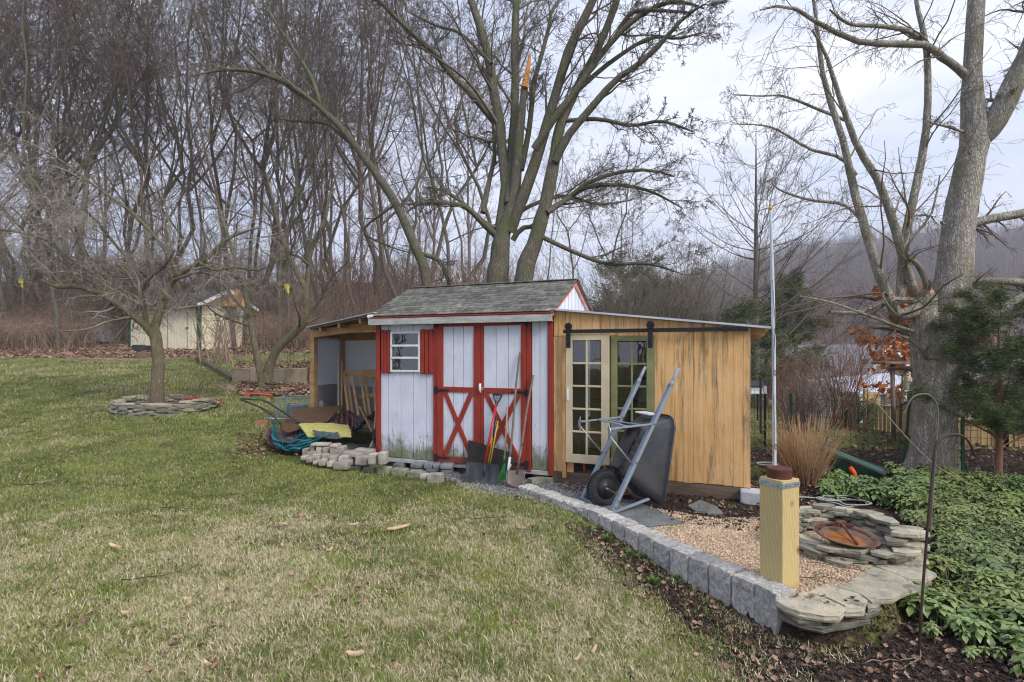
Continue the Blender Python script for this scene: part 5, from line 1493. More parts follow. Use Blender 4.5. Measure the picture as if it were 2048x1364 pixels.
for ri, row in enumerate(rows):
    for (x0, x1, y0, y1) in row:
        a, b_ = Zs(x0, y0), Zs(x1, y1)
        Y = 7.0 + .15 * ri + (1 - (x0 + x1) / 2 / 800) * .55
        sd += 1; block_from_px(stk, a[0], b_[0], a[1], b_[1], Y, .14 if x1 - x0 < 120 else .17, 'paver', sd)
for (x0, x1, y0, y1, dy) in ((1005, 1108, 1070, 1195, .0), (1110, 1207, 1050, 1195, -.02), (715, 860, 1040, 1100, .28), (785, 930, 1060, 1110, .15), (940, 1055, 1025, 1095, .25), (840, 960, 1015, 1050, .42), (340, 560, 950, 985, .40), (560, 660, 960, 1000, .32)):
    a, b_ = Zs(x0, y0), Zs(x1, y1); sd += 1
    block_from_px(stk, a[0], b_[0], a[1], b_[1], 7.0 + dy + (1 - (x0 + x1) / 2 / 800) * .3, .16, 'paver', sd)
eds = T_('edging_strip', 'row of mossy low edging blocks in the turf before the shed', 'edging', tuple(G(830, 950)))
for (x0, x1, y0, y1) in ((785, 940, 1205, 1265), (942, 1095, 1212, 1280), (1098, 1260, 1225, 1305), (1262, 1450, 1240, 1325), (1443, 1640, 1270, 1345), (1595, 1680, 1300, 1366), (1670, 1850, 1295, 1400)):
    a, b_ = Zs(x0, y0), Zs(x1, y1); sd += 1
    Y = gY((a[0] + b_[0]) / 2, b_[1] - 1)
    block_from_px(eds, a[0], b_[0], a[1], b_[1] + 1.5, Y, .13, 'mossblock' if x0 < 1590 else 'paver', sd, 'edging_block', -.1)
gst = T_('grey_paver_stack', 'small stack of blue-grey pavers under the shed edge', 'paver stack', tuple(G(860, 948)))
Zg = lambda x, y: (720 + x / 2.966, 540 + y / 2.966)
for (x0, x1, y0, y1, Y) in ((298, 382, 1180, 1200, 7.05), (225, 296, 1190, 1215, 7.1), (300, 375, 1150, 1178, 7.05), (380, 432, 1148, 1182, 7.0), (385, 470, 1185, 1205, 6.95), (475, 552, 1155, 1185, 6.85), (478, 548, 1188, 1212, 6.85), (490, 548, 1213, 1245, 6.8), (432, 472, 1153, 1183, 6.98), (195, 260, 1150, 1185, 7.25), (380, 440, 1206, 1222, 6.95)):
    a, b_ = Zg(x0, y0), Zg(x1, y1); sd += 1
    block_from_px(gst, a[0], b_[0], a[1], b_[1], Y, .16, 'greypaver', sd)
for i, (x0, x1, y0, y1, lab) in enumerate(((1020, 1095, 1235, 1262, 'grey concrete edging bar lying behind the start of the block edging'), (1100, 1135, 1200, 1262, 'short grey block where the red shed meets the lean-to sill'))):
    a, b_ = Zg(x0, y0), Zg(x1, y1); Y = 6.3
    me = stone_mesh(.26 if i == 0 else .12, .11, .08, 400 + i, .06, 0); p = G((a[0] + b_[0]) / 2, b_[1])
    tag(put('edging_bar', me, M['mossblock'], None, (p.x, p.y, p.z - .02), (0, 0, .55 if i == 0 else -.3)), lab, 'block')
# flat stones / boards on the lean-to floor
for i, (pts, z, th, m, lab) in enumerate((
        ([(560, 930), (745, 1010), (880, 975), (870, 950), (690, 895)], .10, .06, 'slab', 'mossy dark slab behind the tan paver stack'),
        ([(745, 1000), (935, 1010), (985, 960), (870, 945)], .06, .06, 'slab', 'second dark slab between the paver stack and the black leaf rake'))):
    q_ = [on_z(560 + x / 5.683, 720 + y / 5.683, z + th) for x, y in pts]; c = (sum(p.x for p in q_) / len(q_), sum(p.y for p in q_) / len(q_))
    tag(put('floor_slab', flag_mesh([(p.x - c[0], p.y - c[1]) for p in q_], th, 500 + i, .003), M[m], None, (c[0], c[1], z)), lab, 'slab')
t = T_('board_floor', 'dark weathered boards laid flat on the open lean-to floor', 'floorboards', tuple(shw(-3.2, .9, .0)), ANG)
for i in range(7): MB().box(-.65, .62, -.55 + i * .18, -.39 + i * .18, .06, .09 + rnd.uniform(0, .01)).build('plank', M['oldwood'], t, bevel=.004)

# ---------------------------------------------------------------- pallet, boards, stick in the open lean-to
def slp(px, py, d):     # world point on the plane d behind the shed front
    u, z = LW(px, d, py); return shw(u, d, z)
t = T_('timber_pallet', 'wooden pallet leaning on end inside the open lean-to', 'pallet', tuple(slp(722, 865, .95)))
L0 = Vector(t.location)
def pl(px, py, d): return slp(px, py, d) - L0
dd0, dd1 = 1.0, 1.45
for (xt, xb) in ((687, 697), (694, 705), (703, 716)):
    MB().bar(pl(xt, 748, dd1), pl(xb + 1, 832, dd0), .04, .022, side=(1, 0, 0)).build('slat', M['pallet'], t, bevel=.003)
for (xt, xb) in ((721, 733), (729, 741), (747, 752)):
    MB().bar(pl(xt, 750, dd1 + .03), pl(xb, 835, dd0 + .03), .04, .022, side=(1, 0, 0)).build('slat', M['pallet'], t, bevel=.003)
MB().bar(pl(685, 747, dd1 - .0), pl(754, 745, dd1 - .0), .035, .10, side=(0, 1, 0)).build('stringer', M['pallet'], t, bevel=.003)
MB().bar(pl(691, 797, dd0 + .28), pl(754, 789, dd0 + .28), .035, .06, side=(0, 1, 0)).build('stringer', M['pallet'], t, bevel=.003)
MB().bar(pl(725, 748, dd1 - .04), pl(754, 748, dd1 - .04), .025, .12, side=(0, 1, 0)).build('top_board', M['timber'], t, bevel=.003)
def loose(name, label, a, b_, w, h, m, cat='board'):
    a, b_ = Vector(a), Vector(b_); t = T_(name, label, cat, tuple(b_)); MB().bar(a - b_, (0, 0, 0), w, h).build('plank', M[m], t, bevel=.003); return t
loose('scrap_board', 'short pale board leaning in front of the pallet', slp(722, 815, .75), slp(748, 866, .5), .10, .02, 'pallet')
loose('scrap_board', 'brown offcut lying flat behind the leaning pale board', slp(718, 856, .9), slp(752, 852, .8), .10, .05, 'pallet')
loose('scrap_board', 'reddish offcut wedged low in the corner by the shed wall', slp(735, 836, .95), slp(754, 842, .8), .08, .03, 'rail2')
loose('long_stick', 'long pale pole standing upright inside the open lean-to', slp(677, 713, 1.35), slp(677, 828, 1.15), .028, .028, 'ash', 'pole')
loose('thin_pipe', 'thin white pipe standing beside the long pale pole', slp(684, 722, 1.5), slp(683, 815, 1.35), .012, .012, 'whitepaint', 'pipe')
# twisted black roll
pts = []
for i in range(60):
    f = i / 59; p = slp(700, 864, .55).lerp(slp(752, 824, .75), f); a = i * .9
    pts.append(p + Vector((math.cos(a) * .012, 0, math.sin(a) * .012)))
p0 = pts[0]; t = T_('black_plastic_roll', 'twisted black plastic strip lying over the clutter by the pallet', 'plastic roll', tuple(p0))
MB().tube([p - p0 for p in pts], [.035 + .012 * math.sin(i * .7) for i in range(60)], 8).build('roll', M['blackpl'], t, smooth=True)

# tarps, foam, board: clutter in front of the open lean-to
def cloth(name, label, cat, cps, m, folds=6, amp=.02, th=.006, nu=60, nv=40, ph=0., axis='u'):
    """cps: 4x4 control points (px, py, Y)"""
    cp = [[W(*c) for c in row] for row in cps]
    o0 = cp[3][1].copy(); f = bez([[c - o0 for c in row] for row in cp])
    def fn(u, v):
        p = f(u, v); a = (u if axis == 'u' else v); b_ = (v if axis == 'u' else u)
        env = math.sin(min(1, max(0, b_)) * PI) ** .5 * .8 + .2
        w = math.sin(a * folds * 2 * PI + ph + 2.2 * math.sin(b_ * 3)) + .5 * math.sin(a * folds * 4.7 + b_ * 5)
        nz_ = mnoise.noise(Vector((u * 5, v * 5, ph)))
        return p + Vector((.3 * nz_ * amp, -w * amp * env * .5 - nz_ * amp * .8, w * amp * .25 + nz_ * amp))
    mb = MB().grid(fn, nu, nv)
    t = put(name, mb.mesh(name, True), M[m], None, o0)
    md = t.modifiers.new('solid', 'SOLIDIFY'); md.thickness = th
    return tag(t, label, cat)
cloth('maroon_tarp', 'maroon underside of the tarp trailing on the grass beneath the teal one', 'tarp',
      [[(536, 858, 8.55), (560, 862, 8.7), (620, 860, 8.7), (668, 862, 8.5)],
       [(528, 880, 8.4), (560, 880, 8.5), (620, 875, 8.4), (668, 872, 8.2)],
       [(536, 890, 8.15), (560, 900, 8.1), (610, 896, 7.95), (650, 880, 7.9)],
       [(546, 892, 8.1), (572, 914, 7.98), (602, 908, 7.9), (642, 886, 7.85)]], 'maroon', 4, .02)
cloth('teal_tarp', 'teal tarp slung in deep folds from the handle of the cart', 'tarp',
      [[(546, 844, 8.55), (556, 876, 8.75), (585, 876, 8.75), (602, 846, 8.55)],
       [(540, 872, 8.3), (560, 890, 8.35), (600, 892, 8.35), (628, 872, 8.3)],
       [(545, 892, 7.95), (568, 900, 7.85), (602, 896, 7.85), (655, 868, 7.9)],
       [(556, 894, 7.95), (578, 912, 7.9), (606, 900, 7.85), (664, 872, 7.9)]], 'teal', 8, .075, nu=110, nv=90, axis='v')
cloth('maroon_plastic_heap', 'crumpled maroon plastic heaped between the brown board and pallet', 'plastic sheet',
      [[(640, 852, 8.9), (675, 838, 8.9), (690, 815, 8.9), (712, 826, 8.8)],
       [(630, 858, 8.7), (670, 838, 8.7), (692, 812, 8.7), (716, 836, 8.6)],
       [(632, 866, 8.5), (670, 850, 8.5), (700, 838, 8.5), (716, 850, 8.4)],
       [(636, 868, 8.4), (670, 868, 8.35), (700, 868, 8.3), (706, 876, 8.3)]], 'maroon', 7, .06)
cloth('maroon_cover', 'flat maroon sheet between the brown board and the yellow foam', 'plastic sheet',
      [[(596, 846, 8.75), (630, 842, 8.75), (660, 842, 8.75), (690, 844, 8.75)],
       [(596, 850, 8.6), (630, 846, 8.6), (660, 847, 8.6), (690, 850, 8.6)],
       [(598, 856, 8.5), (630, 852, 8.5), (660, 854, 8.5), (690, 858, 8.5)],
       [(600, 862, 8.4), (630, 860, 8.4), (660, 860, 8.4), (690, 866, 8.4)]], 'maroon', 3, .02)
cloth('foam_mat', 'curved yellow-green foam mat resting on the clutter', 'foam mat',
      [[(598, 850, 8.45), (625, 848, 8.4), (660, 846, 8.4), (696, 852, 8.35)],
       [(603, 858, 8.3), (630, 856, 8.25), (660, 852, 8.25), (702, 860, 8.2)],
       [(610, 866, 8.15), (632, 864, 8.1), (664, 862, 8.1), (703, 868, 8.05)],
       [(617, 876, 8.0), (640, 876, 7.95), (672, 876, 7.95), (703, 876, 7.9)]], 'foam', 1, .01, .02)
cloth('felt_scrap', 'dark blue-grey felt scrap lying over the lower edge of the foam', 'felt scrap',
      [[(625, 862, 8.05), (640, 865, 8.0), (660, 865, 8.0), (676, 865, 7.97)],
       [(628, 866, 8.0), (645, 868, 7.95), (662, 868, 7.95), (678, 870, 7.92)],
       [(631, 870, 7.95), (650, 872, 7.9), (664, 873, 7.9), (680, 875, 7.87)],
       [(634, 874, 7.9), (652, 876, 7.85), (668, 880, 7.8), (682, 878, 7.8)]], 'felt', 1, .01, .012)
t = T_('brown_board', 'dark brown plywood sheet tipped over the cart and tarps', 'plywood board', tuple(W(600, 862, 8.7)))
L0 = Vector(t.location)
MB().add([tuple(W(*p) - L0) for p in ((560, 858, 8.45), (590, 818, 9.05), (684, 811, 8.9), (655, 844, 8.5), (575, 866, 8.4))], [(0, 1, 2, 3, 4)]).build('sheet', M['brownply'], t, solid=.014)
# push mower style handle with red bail
t = T_('push_mower', 'black tubular mower handle with a red bail bar, its base under the teal tarp', 'mower', tuple(G(575, 905)))
L0 = Vector(t.location)
hp = [W(*p) - L0 for p in ((562, 848, 8.2), (534, 822, 8.35), (500, 806, 8.5), (482, 799, 8.55), (486, 797.5, 8.6), (505, 799, 8.7), (528, 801, 8.8), (560, 820, 8.75), (597, 845, 8.6))]
MB().tube(resample([tuple(p) for p in hp], [1] * 9, 50)[0], .014, 10).build('handle_tube', M['blackpl'], t, smooth=True)
hp = [W(*p) - L0 for p in ((494, 797, 8.62), (494, 790, 8.64), (496, 787, 8.65), (520, 788, 8.72), (541, 791, 8.78), (544, 796, 8.8), (544, 804, 8.8))]
MB().tube(resample([tuple(p) for p in hp], [1] * 7, 30)[0], [.008] * 3 + [.013] * 22 + [.008] * 5, 8).build('bail_bar', M['redh'], t, smooth=True)
MB().tube([W(532, 836, 8.4) - L0, W(552, 838, 8.45) - L0, W(580, 838, 8.65) - L0], .016, 8).build('cross_bar', M['bracegrey'], t, smooth=True)
MB().box(-.2, .2, .55, .85, .03, .17).build('deck', M['blackpl'], t, bevel=.04)
for x, y in ((-.2, .55), (.2, .55), (-.2, .85), (.2, .85)):
    MB().lathe([(.09, -.02), (.1, 0), (.09, .02)], 16, Matrix.Translation((x, y, .1)) @ Matrix.Rotation(PI / 2, 4, 'Y')).build('wheel', M['rubber'], t)
for p, q_, lab in (((562, 848, 8.2), (566, 905, 8.0), 1), ((597, 845, 8.6), (590, 900, 8.3), 1)):
    MB().tube([W(*p) - L0, W(*q_) - L0], .013, 8).build('lower_handle', M['blackpl'], t, smooth=True)
MB().lathe([(.006, 0), (.009, .02)], 8, Matrix.Translation(W(589, 845, 8.5) - L0)).build('bolt', M['bracegrey'], t)
# wire crate behind
t = T_('wire_crate', 'grey wire crate standing on the grass behind the mower handle', 'crate', tuple(G(585, 836)))
Lc = Vector(t.location); Yc = Lc.y
cwid = (617 - 551) / F * Yc; chh = (836 - 796) / F * Yc
fr_ = MB()
def cpt(a, b_, z): return (-cwid / 2 + a * cwid, b_ * .55, z * chh)
for (a, b_) in ((0, 0), (1, 0), (0, 1), (1, 1)): fr_.tube([cpt(a, b_, 0), cpt(a, b_, 1)], .008, 5)
for z in (0, 1):
    for p, q_ in (((0, 0), (1, 0)), ((1, 0), (1, 1)), ((1, 1), (0, 1)), ((0, 1), (0, 0))): fr_.tube([cpt(*p, z), cpt(*q_, z)], .008, 5)
fr_.build('frame', M['frame'], t)
wr = MB()
for i in range(1, 18):
    for b_ in (0, 1): wr.tube([cpt(i / 18, b_, 0), cpt(i / 18, b_, 1)], .002, 3, False)
for i in range(1, 9):
    for b_ in (0, 1): wr.tube([cpt(0, b_, i / 9), cpt(1, b_, i / 9)], .002, 3, False)
    for a in (0, 1): wr.tube([cpt(a, 0, i / 9), cpt(a, 1, i / 9)], .002, 3, False)
wr.build('wire_mesh', M['bracegrey'], t, kind='stuff')
MB().box(-cwid * .2, cwid * .25, .1, .4, .01, chh * .6).build('inner_tray', M['greytarp'], t, bevel=.02)
MB().tube([cpt(.25, .2, .1), cpt(.3, .25, .7)], .02, 6).build('blue_handle', M['teal'], t)
p = G(523, 850); tag(put('brick_piece', stone_mesh(.22, .12, .09, 31, .08, 0), M['brickred'], None, (p.x, p.y, p.z - .01), (0, 0, .3)), 'red brick lying in the grass behind the mower handle', 'brick')

# ---------------------------------------------------------------- shepherd hooks, cane, hose
M['rodgrey'] = mat('worn_grey_rod', (.12, .125, .135), (.20, .14, .11), 9, .5, .2, 60)
def rod(name, label, cat, base, pts, r, m, part='rod', n=40, extra=()):
    t = T_(name, label, cat, tuple(base)); P_, _ = resample([tuple(Vector(p) - Vector(base)) for p in pts], [1] * len(pts), n)
    MB().tube(P_, r, 8).build(part, M[m], t, smooth=True); return t
b_ = G(1838, 1310)
Yb = b_.y
hk = [b_ + Vector((0, 0, -.05))] + [W(x, y, Y) for x, y, Y in ((1842, 1230, Yb + .0), (1850, 1120, Yb + .02), (1858, 1020, Yb + .03), (1866, 940, Yb + .05), (1870, 900, Yb + .06), (1878, 880, Yb + .07), (1895, 870, Yb + .09), (1915, 869, Yb + .1), (1932, 877, Yb + .12), (1943, 893, Yb + .13), (1948, 908, Yb + .14), (1955, 913, Yb + .14), (1957, 905, Yb + .14))]
rod('shepherd_hook', 'lower dark shepherd hook, its long rusty stem standing in the near mulch', 'shepherd hook', b_, hk, .0075, 'hook', n=70)
b2 = G(1858, 1100); Yb = b2.y
hk = [b2 + Vector((0, 0, -.05))] + [W(x, y, Y) for x, y, Y in ((1862, 1040, Yb), (1868, 950, Yb), (1873, 880, Yb), (1876, 830, Yb), (1872, 805, Yb), (1860, 791, Yb), (1845, 788, Yb), (1828, 793, Yb), (1816, 808, Yb), (1811, 822, Yb), (1807, 828, Yb))]
rod('shepherd_hook', 'taller grey shepherd hook standing in the ground cover before the big tree', 'shepherd hook', b2, hk, .007, 'rodgrey', n=70)
b3 = G(1962, 990)
pts = [b3] + [W(x, y, Y) for x, y, Y in ((1920, 962, b3.y), (1870, 930, b3.y - .1), (1830, 893, b3.y - .2), (1795, 855, b3.y - .3), (1775, 832, b3.y - .3), (1758, 812, b3.y - .3), (1748, 800, b3.y - .3), (1751, 792, b3.y - .3))]
rod('bent_cane', 'long bent tan cane leaning across in front of the big tree', 'cane', b3, pts, .008, 'reed')
b4 = G(1650, 1008)
hp = []
for i in range(50):
    a = i * .30; rr_ = .16 + .03 * math.sin(i)
    x, y = b4.x + .18 + math.cos(a) * rr_ * 1.5, b4.y + math.sin(a) * rr_ * .8; hp.append((x, y, hz(x, y) + .03 + i * .0008))
rod('garden_hose', 'coiled pale hose lying behind the stone ring', 'hose', b4, hp, .006, 'hose', n=160)
b5 = G(1585, 1000); rod('garden_hose', 'short pale hose length beside the timber post', 'hose', b5, [b5 + Vector((-.05, .05, .01)), b5 + Vector((.1, .0, .03)), b5 + Vector((.3, -.03, .02)), b5 + Vector((.45, -.1, .01))], .009, 'hose')
b6 = G(1535, 932); hp = [b6 + Vector((math.cos(a) * .14, math.sin(a) * .09, .02 + .01 * a / 6)) for a in np.linspace(0, 9, 30)]
rod('garden_hose', 'small loop of grey hose behind the corner of the plywood shed', 'hose', b6, hp, .007, 'hose', n=80)

# ---------------------------------------------------------------- wood splinters, sticks on the lawn
def splinter(px, py, l, w, ang, lab, k):
    p = G(px, py); r = random.Random(k)
    poly = [(-l / 2, -w * .2), (-l * .2, -w * .5), (l * .25, -w * .35), (l / 2, -w * .05), (l * .3, w * .45), (-l * .15, w * .4), (-l * .42, w * .25)]
    mb = MB().prism(poly, 0, .012)
    for i, v in enumerate(mb.v): mb.v[i] = (v[0], v[1], v[2] + .02 * abs(v[0] / l) ** 1.5 * 2 + r.uniform(0, .004))
    t = mb.build('wood_splinter', M['chip'], None, loc=(p.x, p.y, p.z + .022), rot=(r.uniform(-.15, .15), r.uniform(-.1, .1), ang)); tag(t, lab, 'wood splinter'); return t
splinter(797, 1063, .24, .055, .75, 'longest pale split-wood splinter, lying mid-lawn', 1)
splinter(231, 1103, .15, .035, -.35, 'pale curved splinter on the left part of the lawn', 2)
splinter(711, 1321, .10, .035, -.1, 'nearest pale wood chip, low centre of the lawn', 3)
splinter(617, 1044, .07, .022, -.7, 'small orange-tan chip above the mid-lawn straw patch', 4)
splinter(707, 1057, .10, .02, .15, 'small pale chip left of the longest splinter', 5)
splinter(566, 1056, .07, .018, .3, 'thin pale chip beside a twig left of centre lawn', 6)
splinter(565, 1100, .06, .02, -1.0, 'tiny upright-lying chip in the lawn\'s centre left', 7)
splinter(660, 1108, .06, .02, .9, 'little pale chip below the small chips on the lawn', 8)
splinter(375, 1210, .05, .025, 0, 'stubby pale chip on the lower left of the lawn', 9)
splinter(251, 1240, .05, .02, 0, 'flat pale chip in the lower left straw grass', 10)
splinter(1188, 1315, .08, .02, 1.0, 'pale sliver in the grass below the block edging', 11)
splinter(1156, 1328, .09, .016, 1.0, 'long thin sliver lying by the lower pale sliver', 12)
splinter(415, 1345, .05, .02, -.6, 'small reddish chip near the bottom of the lawn', 13)
sticks = []
def stick(px, py, l, ang, lab, k, sub_=3):
    p = G(px, py); r = random.Random(k); t = T_('fallen_twig', lab, 'twig', tuple(p + Vector((0, 0, .03))))
    mb = MB()
    def br(a, th, L_, rad, dep):
        pts = [a]
        for i in range(5):
            th += r.uniform(-.25, .25); a = a + Vector((math.cos(th), math.sin(th), r.uniform(-.1, .12))) * L_ / 5; pts.append(a)
            if dep and r.random() < .6: br(a, th + r.choice((-.8, .8)), L_ * .4, rad * .6, dep - 1)
        mb.tube(pts, [rad * (1 - .13 * i) for i in range(6)], 5)
    br(Vector((-l / 2 * math.cos(ang), -l / 2 * math.sin(ang), 0)), ang, l, .004, 2)
    mb.build('twig_wood', M['hook'] if k % 2 else M['twigC'], t)
stick(75, 975, .5, .1, 'forked dark twig on the far left lawn', 1); stick(790, 850 + 160, .3, .2, 'dark twig on the lawn between shed and longest splinter', 2)
stick(310, 1165, .4, .2, 'dark twig in the lower left lawn grass', 3); stick(660, 1090, .25, .6, 'broken twiggy scrap beside the small pale chip', 4)
stick(980, 1046, .32, -.1, 'thin dark twig on the lawn near the block edging', 5); stick(1055, 1070, .25, -.7, 'forked thin twig nearer the block edging', 6)
stick(365, 1020, .4, .1, 'thin dark twig on the left middle lawn', 7); stick(1230, 1170, .4, -.2, 'bare twig on the bare soil beside the edging', 8)
stick(235, 862, .4, .6, 'pale forked twig on the lawn below the stone planter', 9); stick(565, 1060, .2, .2, 'short twig by the thin pale chip', 10)
stick(1620, 1165, .35, .0, 'thick twig lying on pea gravel beside the post foot', 11); stick(1690, 1140, .5, -.3, 'thin dark twig arching over the gravel before the stone ring', 12)
for k, (px, py, l, a) in enumerate(((1730, 1330, .3, .3), (1790, 1352, .35, .8), (1815, 1300, .35, -.2), (1700, 1295, .3, 1.2), (1880, 1290, .3, 2.2))):
    p = G(px, py); r = random.Random(k + 40); pts = [Vector((0, 0, .01))]; th = a
    for i in range(6): th += r.uniform(-.5, .5); pts.append(pts[-1] + Vector((math.cos(th), math.sin(th), r.uniform(-.25, .3))) * l / 6)
    t = T_('pale_root', ['pale root curling out of the mulch furthest left', 'yellowish root at the bottom edge of the mulch bed', 'yellowish root looping beside the hook stem', 'pale root under the front flagstones', 'thin yellow runner right of the hook stem'][k], 'root', tuple(p))
    MB().tube(pts, .0035, 6).build('root', M['reed'], t, smooth=True)
# weeds at the foot of the blocks
def weed(px, py, s_, lab, k):
    p = G(px, py); t = T_('weed_clump', lab, 'weed', tuple(p)); mb = MB(); r = random.Random(k)
    for i in range(90):
        a = r.uniform(0, 6.28); l = s_ * r.uniform(.4, 1); th = r.uniform(.2, 1.35); d = Vector((math.cos(a) * math.sin(th), math.sin(a) * math.sin(th), math.cos(th)))
        sd_ = Vector((-math.sin(a), math.cos(a), 0)) * .0035
        mid_ = d * l * .6; tip = d * l + Vector((0, 0, -.1 * l))
        mb.add([-sd_ * .5, sd_ * .5, mid_ + sd_, mid_ - sd_, tip], [(0, 1, 2, 3), (3, 2, 4)])
    mb.build('leaves', M['weed'], t)
M['weed'] = mat('fresh_weed_green', (.13, .26, .045), (.09, .19, .03), 4, .6, 0)
weed(1307, 1172, .10, 'bright green weed tuft in the bare soil, left of the pair', 1); weed(1354, 1165, .09, 'bright green weed tuft closer to the block wall', 2)
weed(1215, 1082, .08, 'green weed at the middle of the block edging', 3); weed(1262, 1113, .08, 'green weed between the two groups of weeds along the edging', 4); weed(1290, 1120, .06, 'smallest green weed hugging the block edging', 5)
# ---------------------------------------------------------------- trees
def taper_tree(root, limbs, barkm, twigm, levels, parts='limb', n=14, trunk_first=True, sides=12, twig_name='twigs', rmin=.004, trunk_n=None, rough=0.):
    """limbs: list of (points, radii) in world space; levels: list of spawn settings"""
    o0 = np.array(root.location)
    base = []
    for i, (pts, rad) in enumerate(limbs):
        P, R = resample(np.array([tuple(p) for p in pts]) - o0, rad, n * 2 if i == 0 and trunk_first else n)
        if i and rough: P = P + rng.normal(0, rough, P.shape) * np.linspace(0, 1, len(P))[:, None]
        V, Q = tube_arrays([(P[None], R[None], sides if R.max() > .05 else 8)])
        if R.max() > .08:      # lumpy trunk
            nv = np.array([mnoise.noise(Vector(v) * 3.1) for v in V]); C_ = np.repeat(P, (sides if R.max() > .05 else 8), axis=0)
            V = C_ + (V - C_) * (1 + .16 * nv)[:, None]
        put('trunk' if (i == 0 and trunk_first) else parts, mesh_np('trunk' if i == 0 else parts, V, Q), barkm, root)
        Pn, Rn = resample(P, R, n); base.append((Pn, Rn))
    P = np.stack([b[0] for b in base]); R = np.stack([b[1] for b in base])
    groups = []
    first = True
    for lv in levels:
        k, t0, t1, ang, lr, rr, ns, wander, up, sides_ = lv[:10]
        src = (P[1:], R[1:]) if (first and trunk_first and len(P) > 1) else (P, R)
        first = False
        P, R = spawn(src[0], src[1], k, t0, t1, ang, lr, rr, ns, wander, up, rmin=rmin, lenabs=(lv[10] if len(lv) > 10 else None))
        groups.append((P, R, sides_))
    V, Q = tube_arrays(groups)
    return put(twig_name, mesh_np(twig_name, V, Q), twigm, root, kind='stuff')
def wl_(pts, Y, dY=0.0):
    n = len(pts)
    return [W(x, y, Y + dY * i / max(1, n - 1)) for i, (x, y) in enumerate(pts)]
zc = lambda L_: [(600 + x / 2.351, y / 2.351) for x, y in L_]

# --- big many-stemmed tree behind the shed
Yc = 11.0
bc = Vector(W(992, 705, Yc)); bc.z = hz(bc.x, bc.y)
ct = T_('maple_tree', 'large grey-green many-stemmed bare tree right behind the shed roof', 'tree', tuple(bc))
pxr = lambda p: p * Yc / F
L_ = [([bc + Vector((0, 0, -.1))] + wl_(zc([(930, 1360), (938, 1230), (945, 1150), (965, 1060), (1000, 950), (1020, 800), (1032, 640), (1045, 500), (1056, 412)]), Yc), [.25, .22, .19, .19, .13, .12, .10, .088, .078, .07]),
      (wl_(zc([(935, 1160), (955, 1000), (968, 850), (950, 700), (935, 550), (905, 400), (880, 240), (825, 60), (780, -60)]), Yc, .8), [.13, .12, .11, .105, .10, .10, .09, .08, .06]),
      (wl_(zc([(985, 960), (990, 800), (1005, 600), (1012, 400), (1010, 200), (1018, 0), (1030, -200)]), Yc, 1.4), [.11, .10, .09, .085, .08, .08, .05]),
      (wl_(zc([(985, 1090), (1040, 950), (1110, 750), (1160, 580), (1215, 400), (1265, 230), (1330, 100), (1390, -30), (1440, -200)]), Yc, -.8), [.125, .115, .108, .095, .088, .085, .078, .07, .045]),
      (wl_(zc([(1090, 470), (1095, 400), (1130, 280), (1170, 130), (1185, 50), (1240, -30)]), Yc + .2, .5), [.05, .05, .045, .04, .035, .02]),
      (wl_(zc([(1040, 800), (1075, 620), (1093, 460), (1100, 400)]), Yc, .2), [.06, .055, .05, .04]),
      (wl_(zc([(918, 580), (820, 460), (720, 360), (640, 260), (520, 150), (380, 10), (300, -80)]), Yc + .4, -1.2), [.07, .068, .06, .055, .05, .045, .03]),
      (wl_(zc([(925, 1110), (870, 1060), (800, 990), (740, 960), (640, 950), (560, 960), (500, 1000)]), Yc, -1.0), [.075, .06, .05, .045, .04, .03, .015]),
      (wl_(zc([(920, 1080), (860, 1040), (760, 950), (680, 900), (600, 880)]), Yc, 1.0), [.06, .05, .04, .035, .02]),
      (wl_(zc([(1000, 1130), (1040, 1075), (1100, 1060), (1180, 980), (1250, 940), (1350, 860), (1500, 810), (1646, 800), (1760, 830)]), Yc, -.6), [.06, .05, .045, .045, .04, .04, .035, .03, .015]),
      (wl_(zc([(1000, 1020), (1100, 960), (1250, 920), (1400, 960), (1560, 940)]), Yc, 1.2), [.05, .04, .035, .03, .015]),
      (wl_(zc([(1100, 700), (1180, 580), (1300, 420), (1420, 250), (1560, 100), (1700, 20), (1800, 10), (1900, 40)]), Yc - .4, -.8), [.07, .065, .06, .055, .05, .04, .03, .015]),
      (wl_(zc([(900, 300), (760, 160), (640, 120), (520, 60)]), Yc, 1.0), [.04, .035, .03, .015]),
      (wl_(zc([(860, 1000), (890, 850), (915, 720), (905, 560)]), Yc + .3, .5), [.06, .05, .045, .03])]
taper_tree(ct, L_, M['barkC'], M['twigC'], [
    (13, .30, 1, 36, .50, .36, 9, .16, .06, 5), (8, .2, 1, 42, .50, .5, 7, .2, .04, 4), (5, .15, 1, 45, .50, .55, 5, .22, .03, 3), (3, .2, 1, 45, .55, .6, 4, .28, .03, 3)], rmin=.0042)
MB().tube(wl_(zc([(1056, 412), (1062, 380), (1072, 330), (1080, 265)]), Yc - .06), [.075, .062, .05, .028], 7).build('broken_stub', M['split_wood'], None)
bpy.data.objects['broken_stub'].parent = ct; bpy.data.objects['broken_stub'].location = -bc
bpy.data.objects['broken_stub']['label'] = 'splintered orange wood where a stem snapped off'
